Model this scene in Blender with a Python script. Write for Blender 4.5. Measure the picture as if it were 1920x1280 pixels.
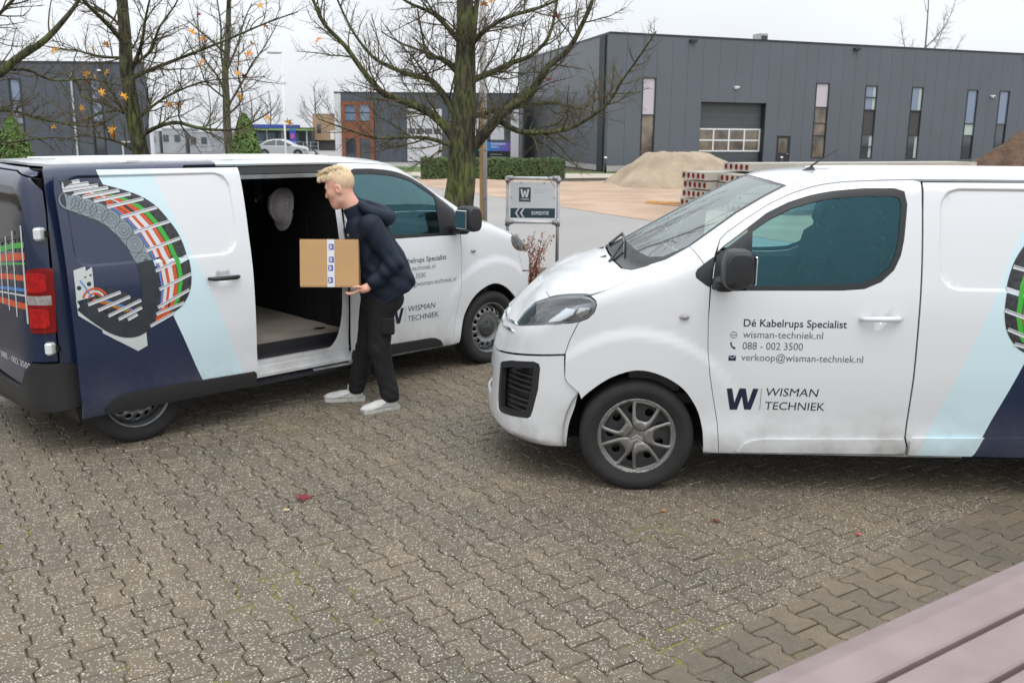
import bpy, bmesh, math, random
import numpy as np
from mathutils import Vector, Matrix
from mathutils.geometry import delaunay_2d_cdt

for _o in list(bpy.data.objects): bpy.data.objects.remove(_o, do_unlink=True)
scene = bpy.context.scene
COL = scene.collection
PI = math.pi
RNG = random.Random(11)

# ---------------------------------------------------------------- camera
CAM_F, CAM_PITCH, CAM_ROLL, CAM_H = 1750.2, .2193, .0084, 2.0708
cam_d = bpy.data.cameras.new('camera'); cam = bpy.data.objects.new('camera', cam_d); COL.objects.link(cam)
cam_d.sensor_width = 36.0; cam_d.lens = 36.0*CAM_F/1920.0
cam_d.clip_start = .05; cam_d.clip_end = 1200
_c, _s = math.cos(CAM_PITCH), math.sin(CAM_PITCH)
_cr, _sr = math.cos(CAM_ROLL), math.sin(CAM_ROLL)
_fw = Vector((0, _c, -_s)); _up = Vector((0, _s, _c)); _rt = Vector((1, 0, 0))
_r2 = _rt*_cr+_up*_sr; _u2 = _up*_cr-_rt*_sr
cam.matrix_world = Matrix(((_r2.x, _u2.x, -_fw.x, 0), (_r2.y, _u2.y, -_fw.y, 0), (_r2.z, _u2.z, -_fw.z, CAM_H), (0, 0, 0, 1)))
cam_d.dof.use_dof = True; cam_d.dof.focus_distance = 7.2; cam_d.dof.aperture_fstop = 4.5
scene.camera = cam

# ---------------------------------------------------------------- overcast sky and soft sun
world = bpy.data.worlds.new('World'); scene.world = world; world.use_nodes = True
_n = world.node_tree.nodes; _l = world.node_tree.links
_bg = _n['Background']
_sky = _n.new('ShaderNodeTexSky'); _sky.sky_type = 'NISHITA'; _sky.sun_disc = False
SUN_EL, SUN_ROT = math.radians(64), math.radians(160)
_sky.sun_elevation = SUN_EL; _sky.sun_rotation = SUN_ROT
_sky.air_density = 1.0; _sky.dust_density = 6.0; _sky.ozone_density = 1.0
_hs = _n.new('ShaderNodeHueSaturation'); _hs.inputs['Saturation'].default_value = .22
_mx = _n.new('ShaderNodeMix'); _mx.data_type = 'RGBA'; _mx.inputs[0].default_value = .72      # the cloud deck over the clear sky
_mx.inputs[7].default_value = (8.6, 8.95, 9.4, 1)
_l.new(_sky.outputs[0], _hs.inputs['Color']); _l.new(_hs.outputs[0], _mx.inputs[6])
# overcast luminance rises from the horizon to the zenith, with faint cloud structure
_tc = _n.new('ShaderNodeTexCoord'); _sp = _n.new('ShaderNodeSeparateXYZ'); _l.new(_tc.outputs['Generated'], _sp.inputs[0])
_ov = _n.new('ShaderNodeMapRange'); _ov.inputs[1].default_value = 0; _ov.inputs[2].default_value = 1; _ov.inputs[3].default_value = 1.2; _ov.inputs[4].default_value = 2.2; _l.new(_sp.outputs[2], _ov.inputs[0])
_cn = _n.new('ShaderNodeTexNoise'); _cn.inputs['Scale'].default_value = 3.2; _cn.inputs['Detail'].default_value = 5; _l.new(_tc.outputs['Generated'], _cn.inputs['Vector'])
_cr = _n.new('ShaderNodeMapRange'); _cr.inputs[1].default_value = .3; _cr.inputs[2].default_value = .7; _cr.inputs[3].default_value = .90; _cr.inputs[4].default_value = 1.08; _l.new(_cn.outputs[0], _cr.inputs[0])
_m1 = _n.new('ShaderNodeMath'); _m1.operation = 'MULTIPLY'; _l.new(_ov.outputs[0], _m1.inputs[0]); _l.new(_cr.outputs[0], _m1.inputs[1])
_m2 = _n.new('ShaderNodeMath'); _m2.operation = 'MULTIPLY'; _m2.inputs[1].default_value = .105; _l.new(_m1.outputs[0], _m2.inputs[0])
_l.new(_mx.outputs[2], _bg.inputs[0]); _l.new(_m2.outputs[0], _bg.inputs[1])
_bg.inputs[1].default_value = .105
sun_d = bpy.data.lights.new('sun', 'SUN'); sun_d.energy = .5; sun_d.angle = math.radians(28); sun_d.color = (1, .97, .92)
sun = bpy.data.objects.new('sun', sun_d); COL.objects.link(sun)
_az = SUN_ROT
_dir = Vector((math.sin(_az)*math.cos(SUN_EL), math.cos(_az)*math.cos(SUN_EL), math.sin(SUN_EL)))
sun.rotation_euler = (-_dir).to_track_quat('-Z', 'Y').to_euler(); sun.location = (0, 0, 30)
scene.view_settings.view_transform = 'Standard'; scene.view_settings.look = 'None'
scene.view_settings.exposure = .0; scene.view_settings.gamma = 1.0
scene.render.engine = 'CYCLES'
scene.cycles.max_bounces = 8; scene.cycles.transparent_max_bounces = 16
scene.render.film_transparent = False

# ---------------------------------------------------------------- helpers
MATS = {}
def srgb(r, g, b):
    f = lambda c: ((c/255.0)/12.92 if c/255.0 <= .04045 else (((c/255.0)+.055)/1.055)**2.4)
    return (f(r), f(g), f(b))

def mat(name, base, rough=.6, metal=0., var=0., vscale=8., bump=0., bscale=60., coat=0., spec=.5, col2=None, detail=4., trans=0., bdist=.02, emis=None):
    """procedural Principled material: base colour with noise variation (towards col2 or darker) and noise bump"""
    if name in MATS: return MATS[name]
    m = bpy.data.materials.new(name); m.use_nodes = True; MATS[name] = m
    nt = m.node_tree; b = nt.nodes['Principled BSDF']
    b.inputs['Roughness'].default_value = rough; b.inputs['Metallic'].default_value = metal
    b.inputs['Specular IOR Level'].default_value = spec
    b.inputs['Coat Weight'].default_value = coat; b.inputs['Coat Roughness'].default_value = .06
    b.inputs['Transmission Weight'].default_value = trans
    b.inputs['Base Color'].default_value = (*base, 1)
    if emis:
        b.inputs['Emission Color'].default_value = (*emis[0], 1); b.inputs['Emission Strength'].default_value = emis[1]
    tc = nt.nodes.new('ShaderNodeTexCoord')
    if var > 0 or col2:
        n = nt.nodes.new('ShaderNodeTexNoise'); n.inputs['Scale'].default_value = vscale; n.inputs['Detail'].default_value = detail
        nt.links.new(tc.outputs['Object'], n.inputs['Vector'])
        r = nt.nodes.new('ShaderNodeMapRange'); r.inputs[1].default_value = .32; r.inputs[2].default_value = .68
        nt.links.new(n.outputs['Fac'], r.inputs[0])
        mx = nt.nodes.new('ShaderNodeMix'); mx.data_type = 'RGBA'
        c2 = col2 or tuple(c*(1-var) for c in base)
        mx.inputs[6].default_value = (*base, 1); mx.inputs[7].default_value = (*c2, 1)
        nt.links.new(r.outputs[0], mx.inputs[0]); nt.links.new(mx.outputs[2], b.inputs['Base Color'])
    if bump > 0:
        n2 = nt.nodes.new('ShaderNodeTexNoise'); n2.inputs['Scale'].default_value = bscale; n2.inputs['Detail'].default_value = 5
        nt.links.new(tc.outputs['Object'], n2.inputs['Vector'])
        bp = nt.nodes.new('ShaderNodeBump'); bp.inputs['Strength'].default_value = bump; bp.inputs['Distance'].default_value = bdist
        nt.links.new(n2.outputs['Fac'], bp.inputs['Height']); nt.links.new(bp.outputs[0], b.inputs['Normal'])
    return m

def glass_mat(name, tint, rough=.0, refl=1.0, ior=1.62, film=0., tintr=(1., 1., 1.)):
    """thin glazing: tinted see-through plus a Fresnel mirror, fine rain drops, and an even film that paints sheen"""
    if name in MATS: return MATS[name]
    m = bpy.data.materials.new(name); m.use_nodes = True; MATS[name] = m
    nt = m.node_tree; nt.nodes.clear()
    o = nt.nodes.new('ShaderNodeOutputMaterial'); t = nt.nodes.new('ShaderNodeBsdfTransparent'); g = nt.nodes.new('ShaderNodeBsdfGlossy')
    t.inputs[0].default_value = (*tint, 1); g.inputs['Roughness'].default_value = rough; g.inputs[0].default_value = (*[refl*c for c in tintr], 1)
    f = nt.nodes.new('ShaderNodeFresnel'); f.inputs[0].default_value = ior
    mx = nt.nodes.new('ShaderNodeMixShader')
    nt.links.new(f.outputs[0], mx.inputs[0]); nt.links.new(t.outputs[0], mx.inputs[1]); nt.links.new(g.outputs[0], mx.inputs[2])
    last = mx.outputs[0]
    d = nt.nodes.new('ShaderNodeBsdfDiffuse'); d.inputs[0].default_value = (.72, .76, .76, 1)
    tc = nt.nodes.new('ShaderNodeTexCoord'); v = nt.nodes.new('ShaderNodeTexVoronoi'); v.inputs['Scale'].default_value = 95; nt.links.new(tc.outputs['Object'], v.inputs['Vector'])
    sp = nt.nodes.new('ShaderNodeSeparateColor'); nt.links.new(v.outputs['Color'], sp.inputs[0])
    th = nt.nodes.new('ShaderNodeMath'); th.operation = 'MULTIPLY'; th.inputs[1].default_value = .30; nt.links.new(sp.outputs[0], th.inputs[0])
    lt = nt.nodes.new('ShaderNodeMath'); lt.operation = 'LESS_THAN'; nt.links.new(v.outputs['Distance'], lt.inputs[0]); nt.links.new(th.outputs[0], lt.inputs[1])
    ad = nt.nodes.new('ShaderNodeMath'); ad.operation = 'MULTIPLY_ADD'; ad.inputs[1].default_value = .16; ad.inputs[2].default_value = film; nt.links.new(lt.outputs[0], ad.inputs[0])
    tl = nt.nodes.new('ShaderNodeBsdfTranslucent'); tl.inputs[0].default_value = (.72, .76, .76, 1)
    m3 = nt.nodes.new('ShaderNodeMixShader'); m3.inputs[0].default_value = .5; nt.links.new(d.outputs[0], m3.inputs[1]); nt.links.new(tl.outputs[0], m3.inputs[2])
    m2 = nt.nodes.new('ShaderNodeMixShader'); nt.links.new(ad.outputs[0], m2.inputs[0]); nt.links.new(last, m2.inputs[1]); nt.links.new(m3.outputs[0], m2.inputs[2])
    nt.links.new(m2.outputs[0], o.inputs[0])
    return m

def mobj(name, V, F, mats, parent=None, midx=None, smooth=False, normals=None, loc=None, rot=None):
    me = bpy.data.meshes.new(name)
    me.from_pydata([tuple(map(float, v)) for v in V], [], [tuple(int(i) for i in f) for f in F]); me.update()
    if not isinstance(mats, (list, tuple)): mats = [mats]
    for m in mats: me.materials.append(m)
    if midx is not None: me.polygons.foreach_set('material_index', np.asarray(midx, dtype=np.int32))
    if smooth or normals is not None: me.polygons.foreach_set('use_smooth', np.ones(len(me.polygons), dtype=bool))
    if normals is not None: me.normals_split_custom_set_from_vertices([tuple(map(float, n)) for n in normals])
    return link(name, me, parent, loc, rot)

def link(name, me, parent=None, loc=None, rot=None):
    o = bpy.data.objects.new(name, me); COL.objects.link(o)
    if parent is not None: o.parent = parent
    if loc is not None: o.location = loc
    if rot is not None: o.rotation_euler = rot
    return o

def tag(o, label=None, cat=None, group=None, kind=None):
    if label: o['label'] = label
    if cat: o['category'] = cat
    if group: o['group'] = group
    if kind: o['kind'] = kind
    return o

def thing(name, label, cat, loc=(0, 0, 0), rotz=0., group=None):
    o = bpy.data.objects.new(name, None); COL.objects.link(o); o.empty_display_size = .2
    o.location = loc; o.rotation_euler = (0, 0, rotz)
    return tag(o, label, cat, group)

class MB:
    """collects primitive shapes into one mesh"""
    def __init__(s): s.V = []; s.F = []; s.M = []
    def add(s, V, F, m=0):
        b = len(s.V); s.V += [tuple(v) for v in V]; s.F += [tuple(i+b for i in f) for f in F]; s.M += [m]*len(F); return s
    def box(s, c, d, m=0, rz=0., R=None, taper=1.):
        hx, hy, hz = d[0]/2, d[1]/2, d[2]/2
        P = [(-hx, -hy, -hz), (hx, -hy, -hz), (hx, hy, -hz), (-hx, hy, -hz), (-hx*taper, -hy*taper, hz), (hx*taper, -hy*taper, hz), (hx*taper, hy*taper, hz), (-hx*taper, hy*taper, hz)]
        if R is None: R = Matrix.Rotation(rz, 3, 'Z')
        V = [R @ Vector(p)+Vector(c) for p in P]
        return s.add(V, [(0, 3, 2, 1), (4, 5, 6, 7), (0, 1, 5, 4), (1, 2, 6, 5), (2, 3, 7, 6), (3, 0, 4, 7)], m)
    def bbox(s, c, d, bev=.01, m=0, rz=0., R=None):
        """box with chamfered edges"""
        hx, hy, hz = d[0]/2, d[1]/2, d[2]/2; b = min(bev, hx*.9, hy*.9, hz*.9)
        if R is None: R = Matrix.Rotation(rz, 3, 'Z')
        V = []; F = []
        ring = lambda ix, iy, z: [(-hx+ix, -hy+iy+b*(iy == 0)*0, z)]
        def oct_(ins, z):
            x, y = hx-ins, hy-ins
            return [(-x+b, -y, z), (x-b, -y, z), (x, -y+b, z), (x, y-b, z), (x-b, y, z), (-x+b, y, z), (-x, y-b, z), (-x, -y+b, z)]
        for ins, z in ((b, -hz), (0, -hz+b), (0, hz-b), (b, hz)): V += oct_(ins*.7, z)
        for k in range(3):
            for i in range(8):
                j = (i+1) % 8; F.append((k*8+i, k*8+j, (k+1)*8+j, (k+1)*8+i))
        F.append(tuple(range(7, -1, -1))); F.append(tuple(range(24, 32)))
        V = [R @ Vector(p)+Vector(c) for p in V]
        return s.add(V, F, m)
    def tube(s, pts, rad, n=8, m=0, cap=True):
        pts = [Vector(p) for p in pts]; k = len(pts)
        rad = [rad]*k if not hasattr(rad, '__len__') else list(rad)
        V = []; F = []; ref = None
        for i, p in enumerate(pts):
            t = (pts[min(i+1, k-1)]-pts[max(i-1, 0)])
            t = t.normalized() if t.length > 1e-9 else Vector((0, 0, 1))
            if ref is None: ref = Vector((1, 0, 0)) if abs(t.x) < .9 else Vector((0, 1, 0))
            u = (ref-t*ref.dot(t));
            u = u.normalized() if u.length > 1e-6 else t.orthogonal().normalized()
            ref = u; w = t.cross(u)
            for j in range(n):
                a = 2*PI*j/n; V.append(p+(u*math.cos(a)+w*math.sin(a))*rad[i])
        for i in range(k-1):
            for j in range(n):
                j2 = (j+1) % n; F.append((i*n+j, i*n+j2, (i+1)*n+j2, (i+1)*n+j))
        if cap: F.append(tuple(range(n-1, -1, -1))); F.append(tuple((k-1)*n+j for j in range(n)))
        return s.add(V, F, m)
    def lathe(s, prof, n=32, axis='Z', c=(0, 0, 0), m=0):
        """profile of (r, h) turned round an axis"""
        V = []; F = []; k = len(prof)
        for i in range(n):
            a = 2*PI*i/n
            for r, h in prof:
                p = {'Z': (r*math.cos(a), r*math.sin(a), h), 'Y': (r*math.cos(a), h, r*math.sin(a)), 'X': (h, r*math.cos(a), r*math.sin(a))}[axis]
                V.append((p[0]+c[0], p[1]+c[1], p[2]+c[2]))
        for i in range(n):
            i2 = (i+1) % n
            for j in range(k-1): F.append((i*k+j, i2*k+j, i2*k+j+1, i*k+j+1))
        return s.add(V, F, m)
    def prism(s, poly, z0, z1, m=0, xf=None):
        n = len(poly); V = [(x, y, z0) for x, y in poly]+[(x, y, z1) for x, y in poly]
        F = [tuple(range(n-1, -1, -1)), tuple(range(n, 2*n))]+[(i, (i+1) % n, n+(i+1) % n, n+i) for i in range(n)]
        if xf: V = [xf(v) for v in V]
        return s.add(V, F, m)
    def build(s, name, mats, parent=None, smooth=False, loc=None, rot=None, auto=None):
        o = mobj(name, s.V, s.F, mats, parent, s.M, smooth, None, loc, rot)
        if auto is not None:
            o.data.polygons.foreach_set('use_smooth', np.ones(len(o.data.polygons), dtype=bool))
            try: o.data.set_sharp_from_angle(angle=math.radians(auto))
            except Exception: pass
        return o

def text_polys(body, size=1.0, bold=0., shear=0., spacing=1.0):
    """triangulated outline text as (V2, F) with the baseline at y = 0, starting at x = 0"""
    cu = bpy.data.curves.new('t', 'FONT'); cu.body = body; cu.size = size; cu.offset = bold*size; cu.shear = shear; cu.space_character = spacing
    cu.resolution_u = 3
    ob = bpy.data.objects.new('t', cu); COL.objects.link(ob)
    dg = bpy.context.evaluated_depsgraph_get(); dg.update()
    me = bpy.data.meshes.new_from_object(ob.evaluated_get(dg))
    V = np.array([(v.co.x, v.co.y) for v in me.vertices]); F = [tuple(p.vertices) for p in me.polygons]
    # Blender's text faces may wind either way; keep them counter-clockwise
    out = []
    for f in F:
        a = sum(V[f[i]][0]*V[f[(i+1) % len(f)]][1]-V[f[(i+1) % len(f)]][0]*V[f[i]][1] for i in range(len(f)))
        out.append(f if a > 0 else f[::-1])
    bpy.data.objects.remove(ob); bpy.data.curves.remove(cu); bpy.data.meshes.remove(me)
    return V, out

def fit_text(body, x0, x1, y0, cap, **kw):
    """text scaled so that it spans x0..x1 with cap height cap on baseline y0"""
    V, F = text_polys(body, 1.0, **kw)
    capV, _ = text_polys('H', 1.0)
    ch = capV[:, 1].max()
    mn, mxx = V[:, 0].min(), V[:, 0].max()
    W = V.copy(); W[:, 0] = x0+(V[:, 0]-mn)/(mxx-mn)*(x1-x0); W[:, 1] = y0+V[:, 1]*cap/ch
    return W, F
# ---------------------------------------------------------------- van body surface (implicit shell)
def catmull(pts, n=6, closed=False):
    P = np.asarray(pts, float); out = []
    m = len(P)
    rng_ = range(m if closed else m - 1)
    for i in rng_:
        if closed:
            p0, p1, p2, p3 = P[(i-1) % m], P[i], P[(i+1) % m], P[(i+2) % m]
        else:
            p0, p1, p2, p3 = P[max(i-1, 0)], P[i], P[i+1], P[min(i+2, m-1)]
        for k in range(n):
            t = k / n
            out.append(0.5*((2*p1) + (-p0+p2)*t + (2*p0-5*p1+4*p2-p3)*t*t + (-p0+3*p1-3*p2+p3)*t**3))
    if not closed: out.append(P[-1])
    return np.array(out)

def poly_sd(poly, X, Y):
    """signed distance to a closed polygon (negative inside), vectorised"""
    A = np.asarray(poly, float); B = np.roll(A, -1, 0)
    d2 = np.full(X.shape, 1e9); inside = np.zeros(X.shape, bool)
    for (ax, ay), (bx, by) in zip(A, B):
        ex, ey = bx-ax, by-ay
        l2 = ex*ex+ey*ey
        if l2 < 1e-14: continue
        t = np.clip(((X-ax)*ex+(Y-ay)*ey)/l2, 0, 1)
        d2 = np.minimum(d2, (X-ax-t*ex)**2+(Y-ay-t*ey)**2)
        c = (ay > Y) != (by > Y)
        with np.errstate(divide='ignore', invalid='ignore'):
            xi = ax+(Y-ay)*ex/(ey if ey != 0 else 1e-12)
        inside ^= (c & (X < xi))
    d = np.sqrt(d2)
    return np.where(inside, -d, d)

def smax(a, b, k):
    h = np.clip(0.5-0.5*(b-a)/k, 0, 1)
    return b*(1-h)+a*h+k*h*(1-h)

def sstep(a, b, x):
    t = np.clip((x-a)/(b-a), 0, 1)
    return t*t*(3-2*t)

# side silhouette on the centre line (x forward from the front axle, z up)
S_TOP = catmull([(.90, .215), (.955, .27), (.962, .36), (.938, .52), (.898, .72), (.862, .83), (.806, .92), (.718, 1.015), (.63, 1.105),
                 (.535, 1.19), (.42, 1.255), (.27, 1.315), (.18, 1.329), (.08, 1.374), (-.10, 1.475), (-.33, 1.605), (-.56, 1.73), (-.74, 1.815),
                 (-.88, 1.848), (-1.08, 1.865), (-1.40, 1.876), (-2.0, 1.88), (-2.8, 1.88), (-3.4, 1.875), (-3.68, 1.862),
                 (-3.79, 1.84), (-3.835, 1.78), (-3.855, 1.6), (-3.88, 1.2), (-3.90, .9), (-3.905, .60), (-3.90, .30)], 4)
S_POLY = np.vstack([S_TOP, [(-3.80, .22), (-3.6, .20), (.70, .20)]])
P_POLY = np.vstack([catmull([(-3.92, .0), (-3.91, .60), (-3.88, .76), (-3.81, .855), (-3.68, .915), (-3.4, .96), (-2.6, .99), (-1.5, .99),
                             (-.5, .99), (-.2, .978), (.0, .962), (.20, .932), (.38, .892), (.52, .845), (.64, .775), (.74, .680), (.82, .56), (.885, .40), (.935, .2), (.965, 0)], 3)])
P_POLY = np.vstack([P_POLY, P_POLY[::-1][1:-1]*[1, -1]])
Q_TOP = catmull([(.80, .19), (.885, .205), (.905, .26), (.918, .36), (.917, .47), (.926, .58), (.938, .72), (.938, .90), (.932, 1.05), (.920, 1.18), (.905, 1.28),
                 (.882, 1.42), (.853, 1.57), (.822, 1.70), (.795, 1.80), (.77, 1.87), (.74, 1.95)], 3)
Q_POLY = np.vstack([Q_TOP, [(.5, 2.2), (-.5, 2.2)], (Q_TOP*[-1, 1])[::-1]])


class Grid2:
    """a polygon's distance field on a fine grid, lightly blurred so that it has no facets"""
    def __init__(s, poly, x0, x1, y0, y1, h=.01):
        s.x0, s.y0, s.h = x0, y0, h
        s.nx = int(round((x1-x0)/h))+1; s.ny = int(round((y1-y0)/h))+1
        X, Y = np.meshgrid(x0+h*np.arange(s.nx), y0+h*np.arange(s.ny), indexing='ij')
        D = poly_sd(poly, X.ravel(), Y.ravel()).reshape(X.shape)
        for _ in range(6):
            D[1:-1] = .25*D[:-2]+.5*D[1:-1]+.25*D[2:]
            D[:, 1:-1] = .25*D[:, :-2]+.5*D[:, 1:-1]+.25*D[:, 2:]
        s.D = D
    def __call__(s, X, Y):
        fx = np.clip((X-s.x0)/s.h, 0, s.nx-1.001); fy = np.clip((Y-s.y0)/s.h, 0, s.ny-1.001)
        i = fx.astype(int); j = fy.astype(int); a = fx-i; b = fy-j
        D = s.D
        return (D[i, j]*(1-a)+D[i+1, j]*a)*(1-b)+(D[i, j+1]*(1-a)+D[i+1, j+1]*a)*b
GS = Grid2(S_POLY, -4.6, 1.9, -.1, 2.5); GP = Grid2(P_POLY, -4.6, 1.9, -1.5, 1.5); GQ = Grid2(Q_POLY, -1.5, 1.5, -.1, 2.5)

def vanF(x, y, z):
    w = sstep(-1.9, -.9, x)
    ay2 = np.minimum(y*y, .95)
    xs = x + (0.30*ay2 + .10*ay2*ay2)*w*(1-.55*sstep(.76, 1.04, z)*(1-sstep(1.12, 1.38, z)))
    crown = 0.045 + 0.055*sstep(-.1, .25, x)
    k = sstep(.8, 1.1, z)
    zs = z + crown*ay2*k*(1-.25*sstep(.1, .8, x))
    f = smax(GS(xs, zs), GP(x, y), .07)
    return smax(f, GQ(y, z), .085)

def march(O, D, tmax=1.9, F=None):
    """first surface hit along O + t D (arrays (N,3)), bisection refined"""
    F = F or vanF
    O = np.asarray(O, float); D = np.asarray(D, float)
    D = np.broadcast_to(D, O.shape)
    t = np.zeros(len(O)); hit = np.zeros(len(O), bool)
    for i in range(90):
        p = O+t[:, None]*D
        d = F(p[:, 0], p[:, 1], p[:, 2])
        act = (d > 2e-4) & (t < tmax)
        if not act.any(): break
        t = np.where(act, t+np.minimum(d*.8, .4), t)
    p = O+t[:, None]*D
    return p, t < tmax
# ---------------------------------------------------------------- organic shapes: distance fields meshed by surface nets
def nets(f, lo, hi, h):
    """mesh the zero level of f(P (N,3)) inside a box; returns V, quads"""
    lo = np.asarray(lo, float); n = np.maximum(3, np.ceil((np.asarray(hi)-lo)/h).astype(int)+1)
    ax = [lo[k]+h*np.arange(n[k]) for k in range(3)]
    X, Y, Z = np.meshgrid(*ax, indexing='ij')
    D = f(np.stack([X.ravel(), Y.ravel(), Z.ravel()], -1)).reshape(n)
    neg = D < 0
    c = np.zeros(n-1, int)
    corners = [(i, j, k) for i in (0, 1) for j in (0, 1) for k in (0, 1)]
    sl = lambda i, j, k: tuple(slice(o, o+m) for o, m in zip((i, j, k), n-1))
    for o in corners: c += neg[sl(*o)]
    act = (c > 0) & (c < 8); idx = -np.ones(n-1, int); idx[act] = np.arange(act.sum())
    cells = np.argwhere(act); acc = np.zeros((len(cells), 3)); cnt = np.zeros(len(cells))
    edges = [(a, b) for a in corners for b in corners if sum(b) == sum(a)+1 and all(y >= x for x, y in zip(a, b))]
    for a, b in edges:
        da = D[cells[:, 0]+a[0], cells[:, 1]+a[1], cells[:, 2]+a[2]]; db = D[cells[:, 0]+b[0], cells[:, 1]+b[1], cells[:, 2]+b[2]]
        x = (da < 0) != (db < 0); t = np.where(x, da/np.where(x, da-db, 1), 0)
        p = np.array(a)+t[:, None]*(np.array(b)-np.array(a)); acc += p*x[:, None]; cnt += x
    V = lo+h*(cells+acc/cnt[:, None])
    F = []
    for ax_ in range(3):
        o1, o2 = [k for k in range(3) if k != ax_]
        e = np.zeros(3, int); e[ax_] = 1
        m = n.copy(); m[ax_] -= 1
        A = neg[tuple(slice(0, m[k]) for k in range(3))]; B = neg[tuple(slice(e[k], e[k]+m[k]) for k in range(3))]
        Q = np.argwhere(A != B)
        Q = Q[(Q[:, o1] > 0) & (Q[:, o2] > 0) & (Q[:, o1] < n[o1]-1) & (Q[:, o2] < n[o2]-1)]
        if not len(Q): continue
        s = A[tuple(Q.T)]
        def cell(d1, d2):
            q = Q.copy(); q[:, o1] += d1; q[:, o2] += d2; return idx[tuple(q.T)]
        q4 = np.stack([cell(-1, -1), cell(0, -1), cell(0, 0), cell(-1, 0)], -1)
        flip = s if ax_ != 1 else ~s
        q4 = np.where(flip[:, None], q4, q4[:, ::-1])
        F.append(q4)
    return V, np.vstack(F)
def smin(a, b, k):
    h = np.clip(.5+.5*(b-a)/k, 0, 1); return b*(1-h)+a*h-k*h*(1-h)
def cap(P, a, b, ra, rb=None):
    """round cone between two points"""
    rb = ra if rb is None else rb; a = np.asarray(a, float); b = np.asarray(b, float)
    d = b-a; t = np.clip(((P-a)@d)/max(d@d, 1e-12), 0, 1)
    return np.linalg.norm(P-a-t[:, None]*d, axis=1)-(ra+(rb-ra)*t)
def ell(P, c, r, R=None):
    q = P-np.asarray(c, float)
    if R is not None: q = q@R
    r = np.asarray(r, float); k0 = np.linalg.norm(q/r, axis=1); k1 = np.linalg.norm(q/(r*r), axis=1)
    return k0*(k0-1)/np.maximum(k1, 1e-9)
def rbox(P, c, b, r, R=None):
    q = P-np.asarray(c, float)
    if R is not None: q = q@R
    q = np.abs(q)-(np.asarray(b, float)-r)
    return np.linalg.norm(np.maximum(q, 0), axis=1)+np.minimum(q.max(1), 0)-r
def pnoise(P, s, seed=0):
    """cheap smooth noise from a few rotated sine waves"""
    r = np.random.RandomState(seed); o = 0
    for k in range(5):
        d = r.normal(size=3); d /= np.linalg.norm(d); o = o+np.sin(P@d*s*(.7+.5*k*.4)+r.rand()*6.28)
    return o/5
def net_obj(name, f, lo, hi, h, m, parent=None, loc=None, rot=None):
    V, F = nets(f, lo, hi, h)
    return mobj(name, V, F, m, parent, None, True, None, loc, rot)
# ---------------------------------------------------------------- van panels: outline in a flat parameter space, wrapped on the shell
ZC, RC = .70, .93
def m_side(u, s):                      # (x, s): horizontal rays below ZC, radial rays about the axis y = 0, z = ZC above it
    u = np.asarray(u, float); s = np.asarray(s, float)
    ph = np.maximum(s-ZC, 0)/RC
    D = np.stack([0*u, -np.cos(ph), -np.sin(ph)], -1)
    O = np.stack([u, 1.62*np.cos(ph), np.where(s < ZC, s, ZC+1.62*np.sin(ph))], -1)
    return march(O, D)[0]
def i_side(p):
    x, y, z = p
    return (x, z if z < ZC else ZC+RC*math.atan2(z-ZC, y))
XF = -.2
def m_front(u, z):
    u = np.asarray(u, float); z = np.asarray(z, float); th = u/.9
    D = np.stack([np.cos(th), np.sin(th), 0*th], -1)
    O = np.stack([XF+1.7*D[:, 0], 1.7*D[:, 1], z], -1)
    return march(O, -D)[0]
def i_front(p): return (.9*math.atan2(p[1], p[0]-XF), p[2])
XR = -3.2
def m_rear(u, z):
    u = np.asarray(u, float); z = np.asarray(z, float); th = u/.7
    D = np.stack([-np.cos(th), np.sin(th), 0*th], -1)
    O = np.stack([XR+1.6*D[:, 0], 1.6*D[:, 1], z], -1)
    return march(O, -D)[0]
def i_rear(p): return (.7*math.atan2(p[1], XR-p[0]), p[2])

def surf_n(P, h=.012):
    g = np.stack([vanF(P[:, 0]+h, P[:, 1], P[:, 2])-vanF(P[:, 0]-h, P[:, 1], P[:, 2]),
                  vanF(P[:, 0], P[:, 1]+h, P[:, 2])-vanF(P[:, 0], P[:, 1]-h, P[:, 2]),
                  vanF(P[:, 0], P[:, 1], P[:, 2]+h)-vanF(P[:, 0], P[:, 1], P[:, 2]-h)], -1)
    return g/np.linalg.norm(g, axis=1)[:, None]

def ccw(P):
    P = np.asarray(P, float); a = np.sum(P[:, 0]*np.roll(P[:, 1], -1)-np.roll(P[:, 0], -1)*P[:, 1])
    return P if a > 0 else P[::-1]
def resample(P, h, closed=True):
    P = np.asarray(P, float); out = []
    n = len(P)
    for i in range(n if closed else n-1):
        a, b = P[i], P[(i+1) % n]; k = max(1, int(math.ceil(np.linalg.norm(b-a)/h)))
        for j in range(k): out.append(a+(b-a)*j/k)
    if not closed: out.append(P[-1])
    return np.array(out)
def inset(P, d):
    P = ccw(P); e = np.roll(P, -1, 0)-P; e /= np.maximum(np.linalg.norm(e, axis=1), 1e-9)[:, None]
    nrm = np.stack([-e[:, 1], e[:, 0]], -1); m = nrm+np.roll(nrm, 1, 0)
    m /= np.maximum(np.linalg.norm(m, axis=1), .4)[:, None]
    return P+m*d
def inpoly(P, X, Y):
    c = np.zeros(len(X), bool); A = np.asarray(P); B = np.roll(A, -1, 0)
    for (ax, ay), (bx, by) in zip(A, B):
        t = (ay > Y) != (by > Y)
        c ^= t & (X < ax+(Y-ay)*(bx-ax)/((by-ay) if by != ay else 1e-12))
    return c

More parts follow.
